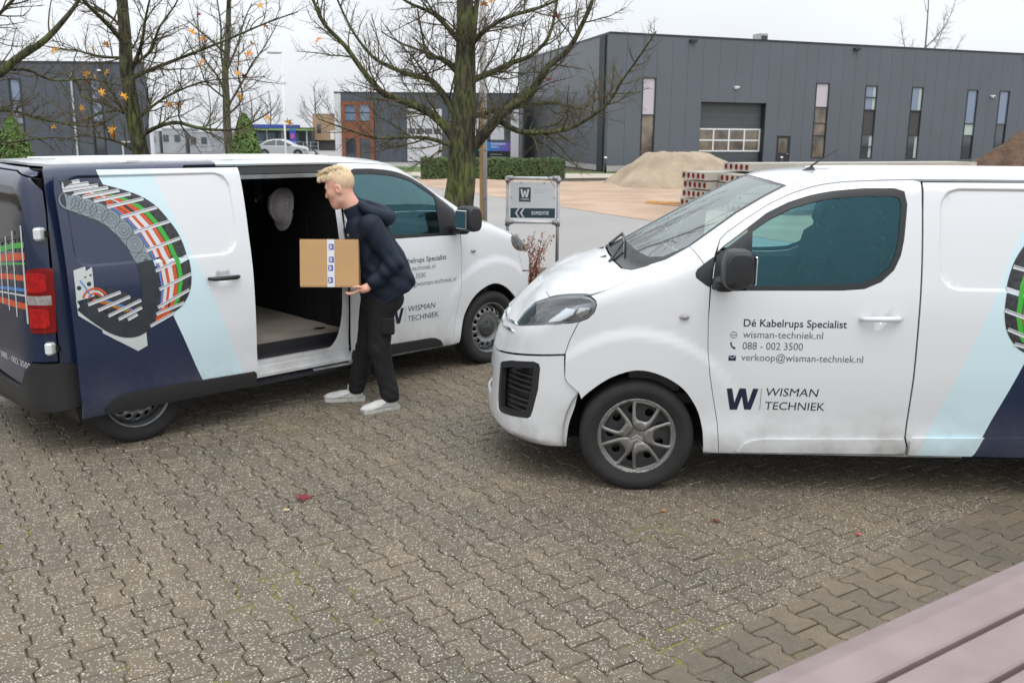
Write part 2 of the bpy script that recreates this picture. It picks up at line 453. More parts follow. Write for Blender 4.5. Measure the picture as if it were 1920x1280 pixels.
def cdt(outer, holes=(), h=.03, hb=.02, cons=()):
    rings = [resample(ccw(outer), hb)]+[resample(ccw(r), hb) for r in holes]
    V = []; E = []
    for r in rings:
        b = len(V); V += [tuple(p) for p in r]; E += [(b+i, b+(i+1) % len(r)) for i in range(len(r))]
    for line in cons:
        r = resample(line, hb, False); b = len(V); V += [tuple(p) for p in r]; E += [(b+i, b+i+1) for i in range(len(r)-1)]
    O = np.asarray(rings[0]); lo, hi = O.min(0), O.max(0)
    gx, gy = np.meshgrid(np.arange(lo[0]+h/2, hi[0], h), np.arange(lo[1]+h/2, hi[1], h))
    G = np.stack([gx.ravel(), gy.ravel()], -1)
    if len(G):
        ok = inpoly(rings[0], G[:, 0], G[:, 1])
        for r in rings[1:]: ok &= ~inpoly(r, G[:, 0], G[:, 1])
        G = G[ok]
        Vn = np.array(V); keep = np.ones(len(G), bool)
        for k in range(0, len(Vn), 64):
            d = np.sqrt(((G[:, None]-Vn[None, k:k+64])**2).sum(2)).min(1); keep &= d > h*.5
        V += [tuple(p) for p in G[keep]]
    res = delaunay_2d_cdt([Vector(v) for v in V], E, [], 0, 1e-6)
    W = np.array([(v.x, v.y) for v in res[0]]); T = np.array([f for f in res[2] if len(f) == 3])
    C = W[T].mean(1)
    ok = inpoly(rings[0], C[:, 0], C[:, 1])
    for r in rings[1:]: ok &= ~inpoly(r, C[:, 0], C[:, 1])
    T = T[ok]
    a = W[T]; ar = (a[:, 1, 0]-a[:, 0, 0])*(a[:, 2, 1]-a[:, 0, 1])-(a[:, 1, 1]-a[:, 0, 1])*(a[:, 2, 0]-a[:, 0, 0])
    T = np.where((ar < 0)[:, None], T[:, ::-1], T); T = T[np.abs(ar) > 1e-10]
    used = np.unique(T); mp = -np.ones(len(W), int); mp[used] = np.arange(len(used))
    return W[used], mp[T]

PANELS = {}
def panel(key, mp, outer, holes=(), h=.035, hb=.02, gap=.0020, off=0., flange=.016, disp=None, regions=(), cons=()):
    """regions: list of (polygon, material index), later ones win. Returns mesh arrays for the left (+y) side."""
    if key in PANELS: return PANELS[key]
    out = inset(resample(ccw(outer), .03), gap) if gap else ccw(outer)
    hs = [inset(ccw(r), -gap) for r in holes] if gap else list(holes)
    cl = list(cons)
    for poly, _ in regions:
        q = resample(np.vstack([poly, poly[:1]]), .03, False)
        ins = inpoly(out, q[:, 0], q[:, 1])
        run = []
        for p, i_ in zip(q, ins):
            if i_: run.append(p)
            else:
                if len(run) > 1: cl.append(np.array(run))
                run = []
        if len(run) > 1: cl.append(np.array(run))
    W, T = cdt(out, hs, h, hb, cl)
    P = mp(W[:, 0], W[:, 1]); N = surf_n(P)
    if off: P = P+N*off
    if disp is not None:
        e = .003; x, z = P[:, 0], P[:, 2]
        d = disp(x, z); dx = (disp(x+e, z)-disp(x-e, z))/(2*e); dz = (disp(x, z+e)-disp(x, z-e))/(2*e)
        P = P+np.stack([0*d, d, 0*d], -1)
        ny = np.maximum(N[:, 1], .2)
        N = np.stack([N[:, 0]/ny-dx, 1+0*dx, N[:, 2]/ny-dz], -1); N /= np.linalg.norm(N, axis=1)[:, None]
    M = np.zeros(len(T), int); C = W[T].mean(1)
    for poly, mi in regions: M[inpoly(poly, C[:, 0], C[:, 1])] = mi
    # orientation
    a = P[T]; fn = np.cross(a[:, 1]-a[:, 0], a[:, 2]-a[:, 0])
    flip = (fn*N[T].mean(1)).sum() < 0
    if flip: T = T[:, ::-1]
    F = [tuple(t) for t in T]; M = list(M); V = [tuple(p) for p in P]; NN = [tuple(n) for n in N]
    if flange:
        ed = {}
        for k, t in enumerate(T):
            for i in range(3):
                a, b = int(t[i]), int(t[(i+1) % 3])
                if (b, a) in ed: ed.pop((b, a))
                else: ed[(a, b)] = k
        for (a, b), k in ed.items():
            pa, pb = P[a], P[b]; n = (N[a]+N[b])/2
            o = np.cross(pb-pa, n); o /= max(np.linalg.norm(o), 1e-9)
            i0 = len(V)
            V += [tuple(pa), tuple(pb), tuple(pb-N[b]*flange), tuple(pa-N[a]*flange)]; NN += [tuple(o)]*4
            F.append((i0, i0+3, i0+2, i0+1)); M.append(M[k])
    PANELS[key] = (np.array(V), F, np.array(NN), M)
    return PANELS[key]

def put(key, name, mats, parent, side=1, loc=None):
    V, F, N, M = PANELS[key]
    mk = (key, side)
    if mk not in PMESH:
        me = bpy.data.meshes.new(name)
        Vs = V*[1, side, 1]; Ns = N*[1, side, 1]; Fs = F if side == 1 else [f[::-1] for f in F]
        me.from_pydata([tuple(map(float, v)) for v in Vs], [], [tuple(int(i) for i in f) for f in Fs]); me.update()
        for _ in range(max(M)+1): me.materials.append(None)
        me.polygons.foreach_set('material_index', np.asarray(M, dtype=np.int32))
        me.polygons.foreach_set('use_smooth', np.ones(len(me.polygons), dtype=bool))
        me.normals_split_custom_set_from_vertices([tuple(map(float, n)) for n in Ns])
        PMESH[mk] = me
    o = link(name, PMESH[mk], parent, loc)
    mats = mats if isinstance(mats, (list, tuple)) else [mats]
    for i, s in enumerate(o.material_slots):
        s.link = 'OBJECT'; s.material = mats[min(i, len(mats)-1)]
    return o
PMESH = {}

def S3(pts): return np.array([i_side(p) for p in pts])
def F3(pts): return np.array([i_front(p) for p in pts])
def R3(pts): return np.array([i_rear(p) for p in pts])
def SZ(pts):
    """(x, z) points on the flank -> (x, s)"""
    pts = np.asarray(pts, float)
    P = march(np.stack([pts[:, 0], np.full(len(pts), 1.5), pts[:, 1]], -1), np.array([[0, -1., 0]]))[0]
    return np.array([i_side(p) for p in P])
def dense(pts, h=.04):
    P = np.asarray(pts, float); out = []
    for a, b in zip(P[:-1], P[1:]):
        k = max(1, int(np.linalg.norm(b-a)/h))
        out += [a+(b-a)*j/k for j in range(k)]
    return np.array(out+[P[-1]])

# flank relief (metres, outwards): wheel-arch bulge, cargo recess, handle dimples
RECESS = np.array([(-1.66, 1.30), (-1.70, 1.255), (-1.76, 1.237), (-2.66, 1.237), (-2.72, 1.255), (-2.75, 1.30), (-2.75, 1.72), (-2.72, 1.765), (-2.66, 1.785),
                   (-1.74, 1.785), (-1.68, 1.765), (-1.645, 1.71), (-1.645, 1.45)])
GREC = Grid2(RECESS, -3.0, -1.4, 1.0, 2.0, .01)
def flank_disp(x, z, dimples=(-1.335, -1.785)):
    r = np.sqrt((x-.012)**2+((z-.335)*1.0)**2)
    d = .013*(1-sstep(.585, .665, r))*sstep(-.70, -.45, x)
    d = d-.017*(1-sstep(-.008, .006, GREC(x, z)))
    for hx in dimples:
        d = d-.014*(1-sstep(.5, 1.0, np.sqrt(((x-hx)/.062)**2+((z-1.08)/.046)**2)))
    return d

# --- outlines (x forward of the front axle, y, z in metres)
ARCH_F = [(-.392, .235), (-.384, .33), (-.372, .41), (-.336, .52), (-.252, .639), (-.125, .716), (.013, .743), (.149, .701), (.262, .622), (.349, .53), (.392, .42), (.408, .32), (.410, .244)]
ARCH_F = catmull(ARCH_F, 4)
ARCH_Rr = [(x-3.275-.012, z) for x, z in catmull([(.40, .30), (.392, .42), (.345, .54), (.25, .65), (.12, .722), (0, .745), (-.12, .722), (-.25, .65), (-.345, .54), (-.392, .42), (-.40, .30)], 4)]
DOOR_FRONT = [(-.483, .888, .245), (-.46, .917, .441), (-.425, .927, .604), (-.399, .935, .733), (-.383, .936, .88), (-.377, .93, 1.044), (-.385, .913, 1.226), (-.396, .894, 1.345), (-.417, .864, 1.432)]
DOOR_TOP = [(-.417, .864, 1.432), (-.436, .822, 1.488), (-.474, .798, 1.525), (-.589, .766, 1.606), (-.711, .738, 1.684), (-.827, .738, 1.742), (-.968, .752, 1.79), (-1.115, .757, 1.815), (-1.32, .76, 1.827), (-1.50, .759, 1.832), (-1.54, .77, 1.824)]
DOOR_REAR = [(-1.54, .77, 1.824), (-1.543, .834, 1.653), (-1.548, .892, 1.362), (-1.547, .929, 1.065), (-1.549, .935, .726), (-1.546, .921, .532), (-1.542, .918, .37), (-1.562, .91, .31), (-1.562, .90, .262)]
WIN = [(-.594, 1.226), (-.597, 1.552), (-.698, 1.626), (-.815, 1.687), (-.931, 1.727), (-1.047, 1.752), (-1.223, 1.769), (-1.384, 1.771), (-1.428, 1.755), (-1.446, 1.700), (-1.432, 1.506), (-1.417, 1.419), (-1.385, 1.345), (-1.322, 1.285), (-1.236, 1.248), (-1.118, 1.237)]
TRI_D = [(-.594, 1.226), (-.591, 1.546), (-.461, 1.448), (-.4115, 1.407), (-.401, 1.33), (-.3915, 1.228), (-.436, 1.218)]
TRI_F = [(-.402, 1.400), (-.343, 1.358), (-.306, 1.326), (-.297, 1.305), (-.302, 1.282), (-.36, 1.24), (-.380, 1.232), (-.391, 1.33)]
HEADL = [(.733, .53, .917), (.70, .515, .985), (.63, .52, 1.055), (.53, .628, 1.108), (.435, .741, 1.145), (.329, .836, 1.166), (.29, .872, 1.160), (.262, .894, 1.138), (.256, .901, 1.112), (.27, .903, 1.071), (.305, .899, 1.035), (.357, .891, 1.011), (.464, .866, .991), (.589, .792, .971), (.689, .639, .934)]
HOOD_SIDE = [(-.035, .722, 1.315), (-.012, .741, 1.302), (.088, .865, 1.25), (.193, .883, 1.205), (.293, .866, 1.171)]
HOOD_REAR = [(-.035, .722, 1.315), (.048, .705, 1.289), (.106, .633, 1.287), (.142, .449, 1.307), (.163, .212, 1.327), (.168, 0, 1.336)]
HOOD_FRONT = [(.537, .593, 1.116), (.573, .43, 1.13), (.60, .25, 1.13), (.612, 0, 1.125)]
WIND_EDGE = [(-.060, .718, 1.325), (-.14, .748, 1.362), (-.268, .75, 1.431), (-.40, .705, 1.525), (-.549, .653, 1.626), (-.70, .628, 1.715), (-.838, .612, 1.787)]
WIND_TOP = [(-.838, .612, 1.787), (-.80, .48, 1.80), (-.768, .30, 1.81), (-.752, .15, 1.812), (-.748, 0, 1.813)]
SEAM_A = [(-.277, .743, 1.44), (-.303, .83, 1.411), (-.323, .866, 1.385)]
SEAM_B = [(.357, .891, 1.011), (.409, .881, .894), (.429, .876, .823), (.43, .876, .684), (.417, .878, .653), (.347, .89, .593)]
HLINE = [(.436, .875, .816), (.618, .783, .79), (.753, .612, .757), (.859, .342, .713), (.90, 0, .70)]
VENT = [(.827, .478, .666), (.752, .628, .711), (.615, .79, .746), (.585, .812, .738), (.578, .815, .714), (.589, .809, .581), (.62, .789, .442), (.632, .78, .405), (.65, .765, .388), (.679, .743, .383), (.783, .619, .362), (.83, .515, .352), (.845, .49, .362), (.850, .472, .42), (.849, .458, .58), (.842, .455, .64)]

def sym(pts):
    """mirror a half outline that starts and ends on the centre line"""
    P = [tuple(p) for p in pts]
    return P+[(x, -y, z) for x, y, z in P[::-1] if abs(y) > 1e-6]

# livery: dark blue behind a slanting line, a pale band in front of it
def line_x(z, k): return {'dark': -1.992-.386*(z-.41), 'pale': -1.672-.366*(z-.41)}[k]
def livery(xr):
    zz = np.linspace(.22, 1.80, 24)
    def bd(f):
        q = SZ([(f(z), z) for z in zz])
        return np.vstack([[(f(.1), .1)], q, [(f(1.84), 1.75), (f(1.84), 2.4)]])
    a, b = bd(lambda z: line_x(z, 'pale')), bd(lambda z: line_x(z, 'dark'))
    c = np.array([(xr, 2.4), (xr, .1)])
    return [(np.vstack([a, b[::-1]]), 1), (np.vstack([b, c]), 2)]
def mir(u):  # mirrored side parameter (beyond the centre line)
    return ZC*2+RC*PI-u

def make_panels():
    fl = dict(disp=flank_disp)
    # front door
    win = SZ(WIN); tri = SZ(TRI_D)
    door = np.vstack([S3(DOOR_FRONT), S3(DOOR_TOP)[1:], S3(DOOR_REAR)[1:]])
    hole = SZ([(-.436, 1.210), (-.594, 1.216), (-1.118, 1.225), (-1.24, 1.236), (-1.33, 1.276), (-1.396, 1.34), (-1.431, 1.42), (-1.446, 1.506), (-1.460, 1.700), (-1.444, 1.768), (-1.39, 1.785), (-1.223, 1.783), (-1.047, 1.766), (-.928, 1.741), (-.808, 1.70), (-.69, 1.639), (-.59, 1.562), (-.455, 1.460), (-.4115, 1.42), (-.392, 1.222)])
    HO = np.array(hole)
    panel('door', m_side, door, [HO], h=.04, **fl)
    panel('tri_d', m_side, inset(np.array(tri), .002), off=-.004, gap=0, h=.06, flange=.006)
    panel('tri_f', m_side, np.array(SZ(TRI_F)), off=.001, gap=.001, h=.06, flange=.004)
    # black rubber frame round the glass: ring between the hole and the glass
    fr_out = inset(HO, .0005); gl = inset(np.array(win), .016)
    cut = [p for p in fr_out if p[0] < -.58]
    ring_out = np.array(SZ([(-.580, 1.222), (-.583, 1.567)]).tolist()[::-1]+[])
    panel('frame', m_side, np.array(SZ([(-.585, 1.215), (-1.118, 1.2255), (-1.24, 1.2365), (-1.33, 1.2765), (-1.3955, 1.34), (-1.4305, 1.42), (-1.4455, 1.506), (-1.4595, 1.700), (-1.4435, 1.7675), (-1.39, 1.7845), (-1.223, 1.7825), (-1.047, 1.7655), (-.928, 1.7405), (-.808, 1.6995), (-.69, 1.6385), (-.586, 1.558)])),
          [gl], off=-.003, gap=0, h=.05, hb=.015, flange=.008)
    panel('glass', m_side, inset(gl, -.004), off=-.009, gap=0, h=.08, flange=0)
    # front wing
    hl = [p for p in HEADL[6:12]]
    wing = np.vstack([S3(SEAM_B[::-1][0:0] or [SEAM_B[-1]]), S3(SEAM_B[::-1])[1:], S3(hl[::-1]), S3(HOOD_SIDE[::-1])[1:], S3(WIND_EDGE[:2]), S3(SEAM_A)])
    trif = SZ(TRI_F)
    wing = np.vstack([wing, trif[1:7], S3(DOOR_FRONT[:6][::-1])])
    wing = np.vstack([wing, np.array([p for p in ARCH_F[:37] if p[0] < .345 and p[1] > .24])])
    panel('wing', m_side, wing, h=.03, **fl)
    # sliding door
    dr = [(x-.006, y, z) for x, y, z in DOOR_REAR[::-1]]
    sd = np.vstack([SZ([(-2.795, .262)]), SZ([(-1.568, .262)]), S3(dr)[1:-1], S3([(-1.55, .775, 1.826)]), SZ([(-2.765, 1.826), (-2.80, 1.79), (-2.812, 1.70), (-2.815, 1.05), (-2.805, .60)])])
    rec = SZ(RECESS); rc = np.vstack([rec, rec[:1]])
    rl = [np.vstack([q, q[:1]]) for q in (inset(rec, .009), inset(rec, .001), inset(rec, -.007))]
    hd = [np.array([(-1.785+.062*k*math.cos(a), 1.08+.046*k*math.sin(a)) for a in np.linspace(0, 2*PI, 25)]) for k in (.55, 1.0)]
    panel('slide', m_side, sd, h=.04, regions=livery(-4.2), cons=rl+hd, **fl)
    panel('slide_plain', m_side, sd, h=.04, regions=livery(-4.2), cons=rl, disp=lambda x, z: flank_disp(x, z, (-1.335,)))
    # rest of the flank: A pillar, cant rail and rear quarter in one pressing
    top_in = S3([(-.90, .62, 1.81), (-1.1, .645, 1.838), (-1.5, .66, 1.853), (-2.5, .665, 1.856), (-3.45, .65, 1.852), (-3.612, .60, 1.842)])
    rear = S3([(-3.66, .66, 1.838), (-3.70, .75, 1.815), (-3.717, .813, 1.726), (-3.725, .847, 1.565), (-3.733, .861, 1.468), (-3.745, .885, 1.0), (-3.752, .885, .62)])
    arch = SZ([p for p in ARCH_Rr[::-1] if p[1] > .30])
    bs = np.vstack([S3([SEAM_A[0]]), S3(WIND_EDGE[3:]), top_in, rear, S3([(-3.70, .895, .61)]), SZ([(-3.68, .31)]), arch, SZ([(-2.88, .262), (-2.812, .262), (-2.820, .60), (-2.827, 1.05), (-2.824, 1.70), (-2.81, 1.80), (-2.775, 1.837)]),
                    SZ([(-1.56, 1.837)]), S3([(-1.50, .752, 1.840)]), S3([(x, y-.006, z+.006) for x, y, z in DOOR_TOP[::-1][2:-1]]), SZ([(-.404, 1.413)]), SZ(TRI_F)[0:2], S3(SEAM_A[::-1])[:-1]])
    panel('flank', m_side, bs, h=.04, regions=livery(-4.2), disp=None)
    # roof, bonnet, windscreen (both sides at once)
    roof_half = [WIND_TOP[-1]]+[WIND_TOP[-2], WIND_TOP[-3], WIND_TOP[-4], WIND_TOP[0], (-.90, .614, 1.812), (-1.1, .638, 1.84), (-1.5, .653, 1.855), (-2.5, .658, 1.858), (-3.45, .643, 1.855), (-3.607, .595, 1.846), (-3.66, .40, 1.858), (-3.672, 0, 1.866)]
    def rdisp(x, z): return 0*x
    panel('roof', m_side, S3(sym(roof_half)), h=.06, hb=.04)
    hood_half = [HOOD_FRONT[-1]]+HOOD_FRONT[::-1][1:]+[(.53, .628, 1.112), (.435, .741, 1.149), (.329, .836, 1.170)]+HOOD_SIDE[::-1]+HOOD_REAR[1:]
    panel('hood', m_side, S3(sym(hood_half)), h=.03)
    wl = [(.160, 0, 1.338), (.155, .212, 1.330), (.134, .445, 1.311), (.098, .63, 1.291), (.040, .703, 1.293), (-.040, .718, 1.318)]
    wind_half = wl+WIND_EDGE[1:]+WIND_TOP[1:]
    gl_half = [(.045, 0, 1.40), (.035, .22, 1.395), (.0, .45, 1.38), (-.055, .62, 1.365), (-.13, .70, 1.378)]+[(x, y-.035, z) for x, y, z in WIND_EDGE[2:-1]]+[(-.815, .575, 1.775), (-.775, .47, 1.788), (-.74, .30, 1.796), (-.725, .15, 1.798), (-.72, 0, 1.80)]
    glass_poly = S3(sym(gl_half))
    panel('wind', m_side, S3(sym(wind_half)), h=.05, hb=.03, off=-.002, regions=[(glass_poly, 1)], flange=.01)
    # front end
    fas = [HOOD_FRONT[-1]]+HOOD_FRONT[::-1][1:]+HEADL[3:0:-1]+[HEADL[0]]+HEADL[:11:-1]+[HEADL[11]]+SEAM_B[1:3]+HLINE
    panel('fascia', m_front, F3(sym(fas)), h=.035)
    lowb = [(.90, 0, .692), (.861, .342, .705), (.753, .612, .749), (.618, .783, .782), (.436, .875, .808)]+SEAM_B[3:]+[(.366, .884, .50), (.392, .88, .42), (.402, .878, .375), (.410, .865, .25), (.55, .82, .235), (.72, .66, .225), (.85, .42, .225), (.95, 0, .225)]
    vent = F3(VENT); ventR = vent*[-1, 1]
    mid = F3([(.9, .30, .58), (.9, -.30, .58), (.93, -.28, .40), (.93, .28, .40)])
    panel('bumper', m_front, F3(sym(lowb)), [vent, ventR, mid], h=.035)
    panel('vent_back', m_front, inset(vent, -.006), off=-.045, gap=0, h=.06, flange=0)
    vi = inset(vent, .038)
    panel('vent_rim', m_front, inset(vent, .001), [vi], off=-.006, gap=0, h=.03, hb=.015, flange=.03)
    panel('mid_back', m_front, inset(mid, -.006), off=-.03, gap=0, h=.06, flange=0)
    hlp = F3(HEADL)
    panel('lens', m_front, inset(hlp, .002), off=-.001, gap=.002, h=.03, hb=.012, flange=.006)
    panel('lamp_back', m_front, inset(hlp, .002), off=-.055, gap=0, h=.03, flange=0)
    panel('lamp_wall', m_front, inset(hlp, .003), [inset(hlp, .014)], off=-.008, gap=0, h=.03, hb=.015, flange=.05)
    lo = lambda pts: F3(pts)
    panel('refl_a', m_front, F3([(.66, .60, .985), (.60, .65, 1.045), (.545, .70, 1.06), (.56, .70, .985)]), off=-.022, gap=0, h=.02, flange=.03)
    panel('refl_b', m_front, F3([(.525, .75, .992), (.52, .72, 1.068), (.44, .79, 1.10), (.365, .855, 1.085), (.39, .87, 1.045), (.44, .86, 1.01)]), off=-.024, gap=0, h=.02, flange=.03)
    panel('refl_c', m_front, F3([(.375, .88, 1.055), (.345, .87, 1.095), (.29, .89, 1.095), (.30, .895, 1.06), (.35, .89, 1.03)]), off=-.020, gap=0, h=.02, flange=.03)
    panel('refl_d', m_front, F3([(.56, .80, .975), (.555, .79, .990), (.44, .868, 1.004), (.435, .872, .993)]), off=-.014, gap=0, h=.02, flange=.02)
    # rear
    def rd(y0, y1, z0, z1): return [(-3.88, y, z) for y, z in ((y0, z0), (y1, z0), (y1, z1), (y0, z1))]
    rdoor = R3([(-3.9, .004, .485), (-3.9, .60, .44), (-3.885, .70, .56), (-3.87, .765, .63), (-3.757, .882, .635), (-3.750, .884, 1.0), (-3.738, .861, 1.468), (-3.73, .847, 1.565), (-3.722, .813, 1.70), (-3.75, .74, 1.78), (-3.79, .60, 1.815), (-3.80, .004, 1.83)])
    rwin = R3([(-3.86, .05, 1.30), (-3.86, .05, 1.74), (-3.81, .60, 1.72), (-3.80, .72, 1.66), (-3.845, .73, 1.40), (-3.85, .68, 1.32)])
    panel('rdoor', m_rear, rdoor, [rwin], h=.04)
    panel('rglass', m_rear, inset(rwin, -.004), off=-.006, gap=0, h=.08, flange=0)
    panel('rtop', m_rear, R3(sym([(-3.80, 0, 1.836), (-3.79, .60, 1.821), (-3.745, .745, 1.786), (-3.722, .76, 1.79), (-3.71, .745, 1.812), (-3.70, .60, 1.838), (-3.69, 0, 1.858)])), h=.05, gap=.001)
    panel('tail', m_rear, R3([(-3.853, .79, 1.219), (-3.80, .84, 1.232), (-3.735, .883, 1.228), (-3.742, .888, 1.036), (-3.752, .887, .826), (-3.80, .85, .82), (-3.864, .783, .822), (-3.864, .77, 1.036)]), off=.010, gap=0, h=.03, flange=.03,
          regions=[(R3([(-3.86, .772, 1.0), (-3.86, .772, 1.055), (-3.765, .888, 1.06), (-3.765, .888, 1.0)]), 1)])
    for k, (z0, z1) in enumerate(((1.08, 1.20), (.855, .975))):
        panel('tail_in%d' % k, m_rear, R3([(-3.858, .785, z0), (-3.80, .85, z0), (-3.775, .868, z0+.01), (-3.775, .868, z1-.015), (-3.80, .85, z1), (-3.858, .79, z1)]), off=.016, gap=0, h=.03, flange=.012)
    rb = sym([(-3.9, 0, .29), (-3.89, .60, .30), (-3.79, .86, .31), (-3.63, .90, .33), (-3.60, .905, .60), (-3.757, .882, .622), (-3.868, .776, .622), (-3.882, .715, .58), (-3.889, .60, .435), (-3.9, 0, .45)])
    panel('rbumper', m_rear, R3(rb), off=.022, gap=0, h=.05, flange=.05)
    # mouldings and sills
    panel('mould_f', m_side, SZ([(-.586, .262), (-.60, .285), (-.626, .315), (-.671, .336), (-.732, .346), (-1.530, .364), (-1.542, .345), (-1.545, .292), (-1.50, .275)]), off=.019, gap=0, h=.04, hb=.015, flange=.02)
    panel('mould_s', m_side, regions=livery(-4.2), outer=SZ([(-2.66, .285), (-2.64, .325), (-2.602, .36), (-2.544, .383), (-2.466, .392), (-1.585, .372), (-1.572, .355), (-1.572, .270), (-2.50, .272), (-2.60, .270)]), off=.019, gap=0, h=.04, hb=.015, flange=.02)
    panel('sill', m_side, SZ([(-.400, .214), (-.398, .238), (-.48, .240), (-2.86, .256), (-2.86, .214)]), off=.001, gap=0, h=.05, flange=.03, regions=[(np.array([(-1.93, .1), (-1.90, .4), (-4, .4), (-4, .1)]), 1)])
make_panels()
# ---------------------------------------------------------------- ground, road, yard
def sheet(name, poly, z, m, kind='structure'):
    o = mobj(name, [(x, y, z) for x, y in ccw2(poly)], [tuple(range(len(poly)))], m); o['kind'] = kind; return o
def ccw2(P):
    P = [tuple(p) for p in P]; a = sum(P[i][0]*P[(i+1) % len(P)][1]-P[(i+1) % len(P)][0]*P[i][1] for i in range(len(P)))
    return P if a > 0 else P[::-1]
M_SOIL = mat('bare_soil', (.11, .085, .06), .9, var=.5, vscale=3, bump=.6, bscale=14, bdist=.05)
M_ASPH = mat('asphalt', (.31, .295, .28), .6, var=.22, vscale=.35, bump=.35, bscale=160, bdist=.006, col2=(.275, .262, .25))
M_DIRT = mat('site_sand', (.47, .345, .25), .9, col2=(.34, .235, .165), vscale=.55, detail=9, bump=.5, bscale=5, bdist=.08)
M_CONC = mat('concrete_path', (.50, .44, .36), .85, var=.2, vscale=.8, bump=.2, bscale=40)
M_GRASS = mat('lawn', (.10, .16, .030), .9, var=.35, vscale=1.5, bump=.5, bscale=60, bdist=.04)
sheet('ground', [(-500, -40), (500, -40), (500, 900), (-500, 900)], -.060, M_SOIL)
sheet('road', [(-60, 11.6), (9.4, 11.6), (3.65, 23), (-.04, 30.7), (-4.4, 40), (-6, 130), (-60, 130)], -.040, M_ASPH)
# building site: rutted sand
def site():
    nx, ny = 90, 70; V = []; F = []
    r = random.Random(5)
    P = np.array([[(-5.2+ 62*i/nx*(.15+.85*j/ny if False else 1), 11.6+33*j/ny, 0) for i in range(nx+1)] for j in range(ny+1)])
    X, Y = P[..., 0], P[..., 1]
    edge = 3.65+(Y-23)*(-3.69/7.7)                      # where the road ends
    X = np.maximum(edge, X+(edge+5.2)*(1-np.clip((X+5.2)/62, 0, 1)))
    Z = -.030+.05*np.sin(X*.7+Y*.35)*np.sin(Y*.9-X*.2)+.03*np.sin(X*2.1+1.3*Y)+.02*np.sin(3.7*Y-X)
    Z = np.maximum(Z, -.034)*np.clip((X-edge)/1.5, 0, 1)-.034*(1-np.clip((X-edge)/1.5, 0, 1))
    V = np.stack([X, Y, Z], -1).reshape(-1, 3); w = nx+1
    F = [(j*w+i, j*w+i+1, (j+1)*w+i+1, (j+1)*w+i) for j in range(ny) for i in range(nx)]
    o = mobj('building_site_sand', V, F, M_DIRT, None, None, True); o['kind'] = 'structure'
site()
sheet('footpath', [(2.35, 42.6), (60, 66), (60, 70), (5, 51.2), (-6, 51.2), (-6, 46), (2.35, 45)], -.020, M_CONC)
sheet('lawn', [(-11, 51.2), (5, 51.2), (9, 53.2), (5.3, 53.4), (-11, 62)], -.024, M_GRASS)
sheet('lawn', [(-7.5, 41), (-4.6, 41), (-4.6, 46.6), (-8.5, 50)], -.016, M_GRASS)
kb = MB(); kb.box((10, 45.9, .03), (17.5, .15, .14), 0, .375); o = kb.build('kerb', mat('kerb_concrete', (.10, .09, .08), .9), None); o['kind'] = 'structure'
sheet('planting_bed', [(-12, 10.9), (3.2, 10.9), (2.6, 14.9), (-12, 14.9)], -.030, M_SOIL)

